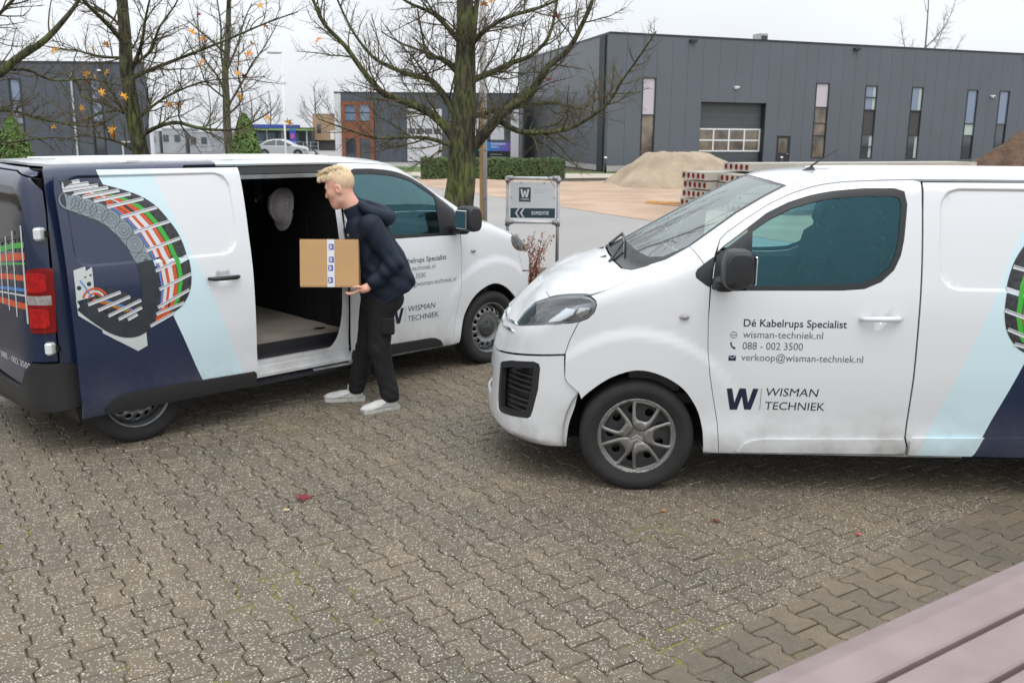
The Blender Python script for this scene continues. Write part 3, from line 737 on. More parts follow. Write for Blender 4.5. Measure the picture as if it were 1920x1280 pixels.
# paved yard: interlocking bone-shaped pavers
def paver_mat(name, attr):
    m = bpy.data.materials.new(name); m.use_nodes = True; nt = m.node_tree; b = nt.nodes['Principled BSDF']; N = nt.nodes.new; L = nt.links.new
    tc = N('ShaderNodeTexCoord'); geo = N('ShaderNodeNewGeometry')
    if attr: a = N('ShaderNodeAttribute'); a.attribute_name = 'shade'; rnd = a.outputs['Fac']
    else: a = N('ShaderNodeObjectInfo'); rnd = a.outputs['Random']
    pos = geo.outputs['Position']
    big = N('ShaderNodeTexNoise'); big.inputs['Scale'].default_value = .9; big.inputs['Detail'].default_value = 4; L(pos, big.inputs['Vector'])
    mid = N('ShaderNodeTexNoise'); mid.inputs['Scale'].default_value = 14; mid.inputs['Detail'].default_value = 6; mid.inputs['Roughness'].default_value = .7; L(pos, mid.inputs['Vector'])
    cr = N('ShaderNodeValToRGB'); e = cr.color_ramp.elements
    e[0].position = .15; e[0].color = (.112, .094, .070, 1); e[1].position = .9; e[1].color = (.200, .162, .106, 1)
    q = e.new(.5); q.color = (.150, .124, .088, 1)
    mx = N('ShaderNodeMath'); mx.operation = 'MULTIPLY_ADD'; mx.inputs[1].default_value = .30; L(rnd, mx.inputs[0])
    br = N('ShaderNodeMapRange'); br.inputs[1].default_value = .3; br.inputs[2].default_value = .7; br.inputs[3].default_value = .0; br.inputs[4].default_value = .55; L(big.outputs[0], br.inputs[0]); L(br.outputs[0], mx.inputs[2])
    L(mx.outputs[0], cr.inputs[0])
    dk = N('ShaderNodeMix'); dk.data_type = 'RGBA'; dk.blend_type = 'MULTIPLY'; dk.inputs[0].default_value = .55
    mr = N('ShaderNodeValToRGB'); mr.color_ramp.elements[0].position = .3; mr.color_ramp.elements[0].color = (.62, .6, .58, 1); mr.color_ramp.elements[1].position = .7; mr.color_ramp.elements[1].color = (1.15, 1.12, 1.08, 1)
    L(mid.outputs[0], mr.inputs[0]); L(cr.outputs[0], dk.inputs[6]); L(mr.outputs[0], dk.inputs[7])
    # exposed pale grit
    def grit(scale, thr, share):
        v = N('ShaderNodeTexVoronoi'); v.inputs['Scale'].default_value = scale; L(pos, v.inputs['Vector'])
        lt = N('ShaderNodeMath'); lt.operation = 'LESS_THAN'; lt.inputs[1].default_value = thr; L(v.outputs['Distance'], lt.inputs[0])
        s = N('ShaderNodeSeparateColor'); L(v.outputs['Color'], s.inputs[0])
        gt = N('ShaderNodeMath'); gt.operation = 'GREATER_THAN'; gt.inputs[1].default_value = share; L(s.outputs[0], gt.inputs[0])
        mm = N('ShaderNodeMath'); mm.operation = 'MULTIPLY'; L(lt.outputs[0], mm.inputs[0]); L(gt.outputs[0], mm.inputs[1]); return mm.outputs[0], s.outputs[1]
    g1, c1 = grit(120, .40, .70); g2, c2 = grit(62, .30, .82)
    g = N('ShaderNodeMath'); g.operation = 'MAXIMUM'; L(g1, g.inputs[0]); L(g2, g.inputs[1])
    # grit is worn off towards the bench corner
    sep = N('ShaderNodeSeparateXYZ'); L(pos, sep.inputs[0])
    ln = N('ShaderNodeMath'); ln.operation = 'MULTIPLY_ADD'; ln.inputs[1].default_value = .79; ln.inputs[2].default_value = 2.885; L(sep.outputs[0], ln.inputs[0])
    df = N('ShaderNodeMath'); df.operation = 'SUBTRACT'; L(sep.outputs[1], df.inputs[0]); L(ln.outputs[0], df.inputs[1])
    wr = N('ShaderNodeMapRange'); wr.inputs[1].default_value = -.04; wr.inputs[2].default_value = .04; wr.inputs[3].default_value = .12; wr.inputs[4].default_value = .85; L(df.outputs[0], wr.inputs[0])
    gm = N('ShaderNodeMath'); gm.operation = 'MULTIPLY'; L(g.outputs[0], gm.inputs[0]); L(wr.outputs[0], gm.inputs[1])
    gc = N('ShaderNodeValToRGB'); gc.color_ramp.elements[0].color = (.30, .26, .20, 1); gc.color_ramp.elements[1].color = (.72, .67, .56, 1); L(c1, gc.inputs[0])
    m1 = N('ShaderNodeMix'); m1.data_type = 'RGBA'; L(gm.outputs[0], m1.inputs[0]); L(dk.outputs[2], m1.inputs[6]); L(gc.outputs[0], m1.inputs[7])
    # lichen blots and a little moss creeping over the edges
    li = N('ShaderNodeTexNoise'); li.inputs['Scale'].default_value = 7; li.inputs['Detail'].default_value = 2; L(pos, li.inputs['Vector'])
    lr = N('ShaderNodeMapRange'); lr.inputs[1].default_value = .735; lr.inputs[2].default_value = .765; lr.inputs[4].default_value = .6; L(li.outputs[0], lr.inputs[0])
    m2 = N('ShaderNodeMix'); m2.data_type = 'RGBA'; m2.inputs[7].default_value = (.36, .36, .31, 1); L(lr.outputs[0], m2.inputs[0]); L(m1.outputs[2], m2.inputs[6])
    L(m2.outputs[2], b.inputs['Base Color']); b.inputs['Roughness'].default_value = .62
    bn = N('ShaderNodeTexNoise'); bn.inputs['Scale'].default_value = 170; bn.inputs['Detail'].default_value = 3; L(pos, bn.inputs['Vector'])
    bp = N('ShaderNodeBump'); bp.inputs['Strength'].default_value = .45; bp.inputs['Distance'].default_value = .006; L(bn.outputs[0], bp.inputs['Height']); L(bp.outputs[0], b.inputs['Normal'])
    return m
def joint_mat():
    m = bpy.data.materials.new('joint_sand_and_moss'); m.use_nodes = True; nt = m.node_tree; b = nt.nodes['Principled BSDF']; N = nt.nodes.new; L = nt.links.new
    g = N('ShaderNodeNewGeometry'); n = N('ShaderNodeTexNoise'); n.inputs['Scale'].default_value = 60; n.inputs['Detail'].default_value = 4; L(g.outputs['Position'], n.inputs['Vector'])
    a = N('ShaderNodeAttribute'); a.attribute_name = 'moss'
    r = N('ShaderNodeValToRGB'); e = r.color_ramp.elements; e[0].position = .10; e[0].color = (.070, .055, .032, 1); e[1].position = .85; e[1].color = (.20, .205, .030, 1)
    q = e.new(.4); q.color = (.12, .100, .036, 1)
    ad = N('ShaderNodeMath'); ad.operation = 'MULTIPLY_ADD'; ad.inputs[1].default_value = .35; ad.inputs[2].default_value = -.17; L(n.outputs[0], ad.inputs[0])
    sm = N('ShaderNodeMath'); sm.operation = 'ADD'; L(a.outputs['Fac'], sm.inputs[0]); L(ad.outputs[0], sm.inputs[1])
    L(sm.outputs[0], r.inputs[0]); L(r.outputs[0], b.inputs['Base Color']); b.inputs['Roughness'].default_value = .95
    return m
PL, PW = .2135, .144
PA = Vector((.5587, -.8294, 0)); PB = Vector((.8294, .5587, 0))
def paver_shape(r=None):
    e, w, u1, u2, hl = .0826, .0546, .0665, .040, .1024     # half widths at head and waist, shoulder stations, half length
    q = [(-hl, -e), (-u1, -e), (-u2, -w), (u2, -w), (u1, -e), (hl, -e), (hl, e), (u1, e), (u2, w), (-u2, w), (-u1, e), (-hl, e)]
    c = .004; V = []
    for ins, z in ((.0045, 0.), (0., -.0055), (0., -.024)):
        for u, v in q:
            j = (r.uniform(-.0008, .0008), r.uniform(-.0008, .0008)) if r else (0, 0)
            V.append((u-math.copysign(ins, u)+j[0], v-math.copysign(ins, v)+j[1], z))
    n = 12
    F = [(0, 1, 10, 11), (1, 2, 9, 10), (2, 3, 8, 9), (3, 4, 7, 8), (4, 5, 6, 7)]+[(k*n+i, (k+1)*n+i, (k+1)*n+(i+1) % n, k*n+(i+1) % n) for k in range(2) for i in range(n)]
    F = [tuple(f) for f in F]
    return V, F
def yard():
    xs = np.concatenate([[-14], np.arange(-4.6, 4.6, .03), [12]]); ys = np.concatenate([[-1], np.arange(1.8, 8.6, .03), [10.9]])
    X, Y = np.meshgrid(xs, ys); rs = np.random.RandomState(2)
    def fbm(X, Y):
        o = 0
        for k in range(22):
            w = 3.2*1.34**(k/2); a = rs.rand()*6.28; o = o+np.sin((X*math.cos(a)+Y*math.sin(a))*w+rs.rand()*6.28)*(1/(1+k*.12))
        return o/5.2
    moss = np.clip((fbm(X, Y)-.02)*1.25, 0, 1); Z = -.0130+.0072*np.minimum(moss*1.5, 1)
    nx = len(xs); V = np.stack([X, Y, Z], -1).reshape(-1, 3); F = [(j*nx+i, j*nx+i+1, (j+1)*nx+i+1, (j+1)*nx+i) for j in range(len(ys)-1) for i in range(nx-1)]
    bed = mobj('paved_yard', V, F, joint_mat(), None, None, True); bed['kind'] = 'structure'
    at = bed.data.attributes.new('moss', 'FLOAT', 'POINT'); at.data.foreach_set('value', moss.ravel().astype(np.float32))
    O = Vector((-2.01038, 4.02384, 0))+PB*.08
    rng = random.Random(3); spots = []
    f, c, s = CAM_F, math.cos(CAM_PITCH), math.sin(CAM_PITCH)
    for i in range(-60, 90):
        for j in range(-70, 60):
            p = O+PB*(PW*i)+PA*(PL*(j+.5*(i % 2)))
            if not (1.6 < p.y < 10.85 and -9 < p.x < 8): continue
            d = p.y*c+CAM_H*s; up = p.y*s-CAM_H*c
            px, py = 960+f*p.x/d, 640-f*up/d
            if -420 < px < 2340 and py < 1520: spots.append((d, p, px, py))
    spots.sort(key=lambda t: t[0])
    seen = [t for t in spots if -60 < t[2] < 1980 and t[3] < 1330]
    near = set(id(t) for t in seen[:300])
    m1, m2 = paver_mat('paver_concrete', False), paver_mat('paver_concrete_field', True)
    protos = []
    for k in range(6):
        V, F = paver_shape(random.Random(k)); me = bpy.data.meshes.new('paver'); me.from_pydata(V, [], F); me.materials.append(m1); protos.append(me)
    ang = math.atan2(PA.y, PA.x)
    V0, F0 = paver_shape(); VV = []; FF = []; SH = []
    for t in spots:
        p = t[1]; rz = ang+rng.gauss(0, .006)+(PI if rng.random() < .5 else 0); dz = rng.gauss(0, .0013); tx, ty = rng.gauss(0, .006), rng.gauss(0, .006)
        if id(t) in near:
            o = link('paver', rng.choice(protos), bed, (p.x, p.y, dz), (tx, ty, rz))
        else:
            R = Matrix.Rotation(rz, 3, 'Z'); b = len(VV); sh = rng.random()
            for v in V0:
                w = R @ Vector(v); VV.append((p.x+w.x, p.y+w.y, dz+w.z+tx*w.y-ty*w.x))
            FF += [tuple(i+b for i in f) for f in F0]; SH += [sh]*len(V0)
    o = mobj('paver_field', VV, FF, m2, bed); o['kind'] = 'stuff'
    at = o.data.attributes.new('shade', 'FLOAT', 'POINT'); at.data.foreach_set('value', np.array(SH, dtype=np.float32))
    print('pavers', len(spots))
yard()
# ---------------------------------------------------------------- van materials and assembly
def paint(name, col, rough=.28, coat=.6, dirt=0.0):
    m = mat(name, col, rough, coat=coat, spec=.5)
    if dirt:
        nt = m.node_tree; b = nt.nodes['Principled BSDF']; tc = nt.nodes['Texture Coordinate']
        n = nt.nodes.new('ShaderNodeTexNoise'); n.inputs['Scale'].default_value = 3.5; n.inputs['Detail'].default_value = 7; n.inputs['Roughness'].default_value = .65
        nt.links.new(tc.outputs['Object'], n.inputs['Vector'])
        sp = nt.nodes.new('ShaderNodeSeparateXYZ'); nt.links.new(tc.outputs['Object'], sp.inputs[0])
        rz = nt.nodes.new('ShaderNodeMapRange'); rz.inputs[1].default_value = .62; rz.inputs[2].default_value = .22; nt.links.new(sp.outputs['Z'], rz.inputs[0])
        mu = nt.nodes.new('ShaderNodeMath'); mu.operation = 'MULTIPLY'
        rn = nt.nodes.new('ShaderNodeMapRange'); rn.inputs[1].default_value = .38; rn.inputs[2].default_value = .75; nt.links.new(n.outputs[0], rn.inputs[0])
        nt.links.new(rz.outputs[0], mu.inputs[0]); nt.links.new(rn.outputs[0], mu.inputs[1])
        m2 = nt.nodes.new('ShaderNodeMath'); m2.operation = 'MULTIPLY'; m2.inputs[1].default_value = dirt; nt.links.new(mu.outputs[0], m2.inputs[0])
        mx = nt.nodes.new('ShaderNodeMix'); mx.data_type = 'RGBA'; mx.inputs[6].default_value = (*col, 1); mx.inputs[7].default_value = (.20, .17, .13, 1)
        nt.links.new(m2.outputs[0], mx.inputs[0]); nt.links.new(mx.outputs[2], b.inputs['Base Color'])
        # road film dulls the gloss
        rr = nt.nodes.new('ShaderNodeMapRange'); rr.inputs[3].default_value = rough; rr.inputs[4].default_value = .6; nt.links.new(m2.outputs[0], rr.inputs[0]); nt.links.new(rr.outputs[0], b.inputs['Roughness'])
    return m
P_WHITE = paint('white_paint', (.70, .715, .73), .22, .5, .8)
P_PALE = paint('pale_blue_film', srgb(203, 225, 232), .25, .4, .6)
P_BLUE = paint('navy_film', (.012, .022, .060), .22, .5, .35)
M_BLACK = mat('black_plastic', (.018, .019, .021), .48, bump=.15, bscale=400, bdist=.002)
M_BLACKG = mat('black_gloss', (.010, .011, .012), .18)
M_DGREY = mat('dark_trim', (.05, .052, .055), .55)
M_RUBBER = mat('tyre_rubber', (.020, .020, .021), .82, bump=.25, bscale=120, bdist=.004, var=.3, vscale=9)
M_STEEL = mat('silver_wheel', (.30, .31, .32), .38, metal=.75, var=.35, vscale=14)
M_COVER = mat('wheel_cover_grey', (.26, .255, .245), .42, metal=.55, var=.25, vscale=10, col2=(.17, .16, .145))
M_CHROME = mat('chrome', (.82, .83, .84), .08, metal=1.)
M_LAMPBK = mat('lamp_housing', (.42, .43, .44), .28, metal=.4)
M_REFL = mat('lamp_reflector', (.86, .87, .88), .10, metal=.85)
M_RED = mat('red_lens', (.20, .003, .005), .12, coat=.5)
M_RED2 = mat('red_lens_inner', (.48, .010, .012), .08, coat=.6, var=.5, vscale=35, col2=(.30, .005, .008))
M_CLEAR = mat('clear_lens_white', (.40, .37, .37), .12, coat=.6, var=.4, vscale=40)
M_LINER = mat('cargo_liner', (.010, .010, .011), .7, spec=.3)
M_PLY = mat('load_floor', (.30, .265, .225), .6, var=.25, vscale=5, bump=.1, bscale=40)
M_SEAT = mat('seat_fabric', (.016, .020, .024), .85, spec=.2)
G_SIDE = glass_mat('side_glass', (.56, .80, .82), ior=1.85, tintr=(.30, .72, .85))
G_WIND = glass_mat('windscreen_glass', (.72, .88, .87), ior=2.8, film=.26, tintr=(.93, 1., 1.))  # even whitish film paints in the sheen of the sky
G_DARK = mat('dark_glass', (.006, .007, .008), .06)
G_LENS = glass_mat('lamp_glass', (.90, .92, .93), refl=.9)
M_INK = mat('navy_lettering', (.012, .018, .045), .4)
M_INKG = mat('grey_lettering', (.11, .12, .135), .45)
M_WHITEINK = mat('white_lettering', (.62, .63, .65), .45)

def wrap_decal(V2, F, x0, side, off=.0012, mapper=None):
    """flat artwork (t to the right as read, z up) laid on the flank"""
    V2 = np.asarray(V2, float)
    x = x0-V2[:, 0] if side > 0 else x0+V2[:, 0]
    P = march(np.stack([x, np.full(len(x), 1.5), V2[:, 1]], -1), np.array([[0, -1., 0]]))[0]
    N = surf_n(P)
    d = flank_disp(P[:, 0], P[:, 2])
    P = P+np.stack([0*d, d, 0*d], -1)+N*off
    P = P*[1, side, 1]; N = N*[1, side, 1]
    f0 = F[0]; fn = np.cross(P[f0[1]]-P[f0[0]], P[f0[2]]-P[f0[0]])
    FF = list(F) if fn.dot(N[f0[0]]) > 0 else [f[::-1] for f in F]
    return P, FF, N

class Decal:
    def __init__(s): s.V = []; s.F = []; s.M = []; s.N = []
    def add(s, V2, F, x0, side, m=0, off=.0012):
        P, FF, N = wrap_decal(V2, F, x0, side, off); b = len(s.V)
        s.V += P.tolist(); s.N += N.tolist(); s.F += [tuple(i+b for i in f) for f in FF]; s.M += [m]*len(FF)
    def poly(s, pts, x0, side, m=0, off=.0012, h=.05):
        W, T = cdt(np.asarray(pts, float), (), h, h*.6); s.add(W, [tuple(t) for t in T], x0, side, m, off)
    def build(s, name, mats, parent, loc=None): return mobj(name, s.V, s.F, mats, parent, s.M, True, s.N, loc)

def bar2(a, b, w):
    a, b = np.array(a, float), np.array(b, float); d = b-a; n = np.array([-d[1], d[0]])/max(np.linalg.norm(d), 1e-9)*w/2
    return np.array([a-n, b-n, b+n, a+n])
def ribbon(pts, w):
    P = np.asarray(pts, float); t = np.gradient(P, axis=0); n = np.stack([-t[:, 1], t[:, 0]], -1); n /= np.linalg.norm(n, axis=1)[:, None]
    w = np.broadcast_to(np.asarray(w, float), (len(P),))[:, None]
    return np.vstack([P+n*w/2, (P-n*w/2)[::-1]])
def disc2(c, r, n=20, a0=0., a1=2*PI): return np.array([(c[0]+r*math.cos(a), c[1]+r*math.sin(a)) for a in np.linspace(a0, a1, n, endpoint=a1-a0 < 6.2)])
def ring2(c, r, w, n=24):
    o = disc2(c, r, n); i = disc2(c, r-w, n); V = np.vstack([o, i]); F = [(k, (k+1) % n, n+(k+1) % n, n+k) for k in range(n)]
    return V, F

def door_lettering(parent, side, xa):
    """contact lines and company mark; xa = where the column of lines starts on the flank"""
    mats_ = [M_INK, M_INKG, P_WHITE]
    def one(name, fn):
        d = Decal(); fn(d); return d.build(name, mats_, parent)
    def T(body, t0, t1, z, cap, m, **kw):
        sl = kw.pop('slant', 0); W, F = fit_text(body, t0, t1, z, cap, **kw); W[:, 0] += sl*(W[:, 1]-z); one('lettering', lambda d: d.add(W, F, xa, side, m))
    T('Dé Kabelrups Specialist', .075, .652, 1.012, .042, 0, bold=.010)
    T('wisman-techniek.nl', .075, .523, .947, .040, 1)
    T('088 - 002 3500', .076, .415, .880, .042, 1)
    T('verkoop@wisman-techniek.nl', .072, .757, .814, .040, 1)
    def globe(d):
        V, F = ring2((.022, .962), .020, .002); d.add(V, F, xa, side, 1)
        for q in (.948, .976): d.add(bar2((.007, q), (.037, q), .002), [(0, 1, 2, 3)], xa, side, 1)
        W, F = fit_text('www', .003, .041, .957, .012, bold=.01); d.add(W, F, xa, side, 1)
    one('globe_icon', globe)
    hs = [(.004, .918), (.012, .921), (.016, .912), (.013, .907), (.022, .894), (.028, .893), (.038, .888), (.036, .881), (.027, .880), (.016, .888), (.008, .900)]
    one('handset_icon', lambda d: d.poly(hs, xa, side, 0, h=.02))
    def env(d):
        d.add(np.array([(0, .812), (.042, .812), (.042, .842), (0, .842)]), [(0, 1, 2, 3)], xa, side, 0)
        for a, b in (((.003, .839), (.021, .826)), ((.021, .826), (.039, .839))): d.add(bar2(a, b, .003), [(0, 1, 2, 3)], xa, side, 2, .0018)
    one('envelope_icon', env)
    W_ = [(0, .648), (.032, .648), (.050, .562), (.074, .648), (.110, .648), (.130, .560), (.152, .648), (.183, .648), (.149, .519), (.110, .519), (.091, .598), (.068, .519), (.026, .519)]
    one('company_mark', lambda d: d.poly(W_, xa, side, 0, h=.04))
    one('divider', lambda d: d.add(bar2((.200, .519), (.200, .650), .003), [(0, 1, 2, 3)], xa, side, 1))
    T('WISMAN', .222, .520, .606, .047, 0, slant=.12)
    T('TECHNIEK', .226, .568, .522, .047, 0, slant=.05)

CH_NEAR = [(-2.741, 1.643), (-2.686, 1.62), (-2.626, 1.594), (-2.557, 1.563), (-2.491, 1.518), (-2.422, 1.442), (-2.363, 1.35), (-2.323, 1.238), (-2.306, 1.118), (-2.314, 1.015), (-2.34, .919)]
CH_LOW = [(-2.33, .885), (-2.399, .817), (-2.479, .808), (-2.563, .84), (-2.634, .893), (-2.699, .95), (-2.753, 1.004)]
CH_FAR = [(-2.77, 1.762), (-2.655, 1.765), (-2.478, 1.725), (-2.333, 1.677), (-2.251, 1.636), (-2.181, 1.58), (-2.114, 1.489), (-2.057, 1.387), (-2.024, 1.255), (-2.015, 1.124), (-2.036, 1.014), (-2.092, .929), (-2.158, .885), (-2.33, .807)]
CH_R = [(-2.758, 1.743), (-2.643, 1.757), (-2.761, 1.725), (-2.591, 1.742), (-2.761, 1.702), (-2.536, 1.727), (-2.707, 1.68), (-2.476, 1.711), (-2.644, 1.657), (-2.408, 1.692), (-2.579, 1.631), (-2.339, 1.668), (-2.504, 1.591), (-2.262, 1.634), (-2.428, 1.524), (-2.182, 1.575), (-2.356, 1.425), (-2.11, 1.481), (-2.296, 1.302), (-2.055, 1.367), (-2.259, 1.169), (-2.02, 1.247), (-2.248, 1.046), (-2.014, 1.129), (-2.269, .93), (-2.041, 1.023), (-2.283, .886), (-2.086, .94), (-2.329, .812), (-2.159, .881)]
CH_R2 = [(-2.712, 1.001), (-2.502, 1.058), (-2.654, .958), (-2.445, 1.022), (-2.594, .914), (-2.376, .991), (-2.532, .884), (-2.375, .943), (-2.473, .875), (-2.407, .902)]
M_ART = [mat('print_black', (.012, .013, .016), .4, var=.6, vscale=40, col2=(.05, .05, .055)), mat('print_link_grey', (.24, .285, .31), .4, var=.2, vscale=12), mat('print_dark_grey', (.030, .036, .046), .4, var=.3, vscale=12),
         mat('print_white', (.62, .64, .66), .4), mat('print_orange', (.62, .09, .018), .4, var=.2, vscale=25), mat('print_green', (.045, .38, .035), .4), mat('print_blue', (.05, .20, .55), .4), mat('print_bracket', (.52, .56, .55), .4)]
def chain_print(parent, side, loc=None):
    """the printed energy chain with its cables"""
    d = Decal(); q = lambda pts: np.array([(-2.0-x if side > 0 else x+2.0, z) for x, z in pts])
    X0 = -2.0
    def flat(pts, m, off, h=.05): d.poly(q(pts), X0, side, m, off, h)
    def rib(pts, w, m, off):
        P = q(pts); R = ribbon(P, w); n = len(P)
        d.add(R, [(i, i+1, 2*n-2-i, 2*n-1-i) for i in range(n-1)], X0, side, m, off)
    near = catmull(CH_NEAR, 5); far = catmull(CH_FAR, 4)
    flat([(-2.78, 1.04), (-2.777, .941), (-2.64, .831), (-2.637, .809), (-2.42, .658), (-2.356, .684), (-2.361, .85), (-2.502, .85), (-2.762, 1.0)], 7, .0010)
    flat([(-2.774, 1.221), (-2.678, 1.244), (-2.66, 1.229), (-2.666, 1.05), (-2.778, 1.03)], 7, .0010)
    for c, r in (((-2.754, 1.11), .014), ((-2.691, 1.129), .014), ((-2.675, 1.182), .007), ((-2.709, 1.173), .006)): flat(disc2(c, r, 14), 2, .0015)
    flat(list(map(tuple, far))+list(map(tuple, near[::-1])), 0, .0015, .06)
    flat([(-2.751, 1.018), (-2.562, 1.091), (-2.364, .991), (-2.345, .90), (-2.474, .84), (-2.596, .86)], 0, .0015)
    # cables between the two chain sides
    nn = resample(near, .02, False); N = 60
    ta = np.linspace(0, 1, N); arc = lambda P: np.stack([np.interp(ta, np.linspace(0, 1, len(P)), P[:, k]) for k in (0, 1)], -1)
    rl = np.array(CH_R).reshape(-1, 2, 2); ts = np.linspace(0, 1, len(rl)); tt = np.linspace(0, 1, 70)
    A = np.stack([np.interp(tt, ts, rl[:, 0, k]) for k in (0, 1)], -1); B = np.stack([np.interp(tt, ts, rl[:, 1, k]) for k in (0, 1)], -1)
    for ci, (fr, w, m, t0, t1) in enumerate(((.10, .012, 6, .40, .95), (.17, .018, 4, .38, 1.0), (.22, .030, 3, .50, .90), (.30, .022, 4, .42, 1.), (.41, .034, 3, .48, .86), (.52, .026, 4, .36, 1.), (.64, .018, 5, .36, .95), (.70, .012, 5, .44, .9),
                             (.30, .010, 4, .2, .42), (.50, .010, 4, .16, .36), (.62, .008, 5, .1, .36), (.4, .007, 3, .2, .44), (.22, .008, 4, .24, .4))):
        k = (tt >= t0) & (tt <= t1); rib((A+(B-A)*fr)[k], w, m, .0018+.00012*ci)
    for i, f in enumerate((.2, .35, .5, .65)):
        C = np.array([(-2.70+.1*f, 1.03-.0*f), (-2.60+.1*f, .985), (-2.50+.1*f, .93)]); rib(C, .014, (4, 5, 4, 6)[i], .0020)
    for r, m in ((.062, 4), (.045, 7), (.032, 4)):
        rib([(-2.665+r*1.15*math.cos(a), 1.035+r*math.sin(a)) for a in np.linspace(.2, 3.0, 16)], .013, m, .0024)
    rib([(-2.744, 1.155), (-2.715, 1.11), (-2.69, 1.05)], .008, 6, .0028)
    # side links: overlapping plates with a stud in each
    low = catmull(CH_LOW, 4)
    rib(low, np.linspace(.115, .075, len(low)), 2, .0026)
    nr = catmull(CH_NEAR, 6); k7 = 7*6+1
    rib(nr[:k7], .112, 1, .0027); rib(nr[k7-1:], .112, 2, .0027)
    for i, c in enumerate(CH_NEAR):
        m = 1 if i < 8 else 2
        r = .050
        flat(disc2(c, r*1.16, 18), m, .0029+.0002*(i % 3)); V, F = ring2(q([c])[0], r*1.15, .003); d.add(V, F, X0, side, 2 if i < 8 else 0, .0037); V, F = ring2(q([c])[0], r*.70, .0025); d.add(V, F, X0, side, 2 if i < 8 else 0, .0037)
        V, F = ring2(q([c])[0], r*.36, .003); d.add(V, F, X0, side, 2 if i < 8 else 0, .0036)
    for a, b in list(np.array(CH_R).reshape(-1, 2, 2))+list(np.array(CH_R2).reshape(-1, 2, 2)):
        rib([a, (a+b)/2, b], .021, 3, .0040)
        e = (b-a)/np.linalg.norm(b-a); nvec = np.array([-e[1], e[0]])*.004; rib([a+nvec, (a+b)/2+nvec, b+nvec], .0035, 2, .0044)
    return d.build('chain_artwork', M_ART, parent, loc)

# ---- wheels
def tyre_prof(R, w, ri):
    return [(ri, -w*.42), (ri+.012, -w*.46), (ri+.04, -w*.5), (R-.055, -w*.52), (R-.025, -w*.49), (R-.008, -w*.42), (R-.001, -w*.36), (R-.001, -w*.30), (R-.008, -w*.295), (R-.008, -w*.265), (R, -w*.26), (R, -w*.09), (R-.008, -w*.085), (R-.008, -w*.055), (R, -w*.05),
            (R, w*.05), (R-.008, w*.055), (R-.008, w*.085), (R, w*.09), (R, w*.26), (R-.008, w*.265), (R-.008, w*.295), (R-.001, w*.30), (R-.001, w*.36), (R-.008, w*.42), (R-.025, w*.49), (R-.055, w*.52), (ri+.04, w*.5), (ri+.012, w*.46), (ri, w*.42)]
def disc_panel(outer, holes, depth, thick=.006, h=.02, hb=.01):
    """flat pressing in the wheel plane (u right, v up) with a depth profile d(u, v) (outwards)"""
    W, T = cdt(outer, holes, h, hb)
    d = depth(W[:, 0], W[:, 1]); n = len(W)
    V = [(W[i, 0], d[i], W[i, 1]) for i in range(n)]; F = [tuple(t[::-1]) for t in T]
    ed = {}
    for t in T:
        for i in range(3):
            a, b = int(t[i]), int(t[(i+1) % 3])
            if (b, a) in ed: ed.pop((b, a))
            else: ed[(a, b)] = 1
    V += [(W[i, 0], d[i]-thick, W[i, 1]) for i in range(n)]
    F += [(a, b, b+n, a+n) for a, b in ed]
    return V, F
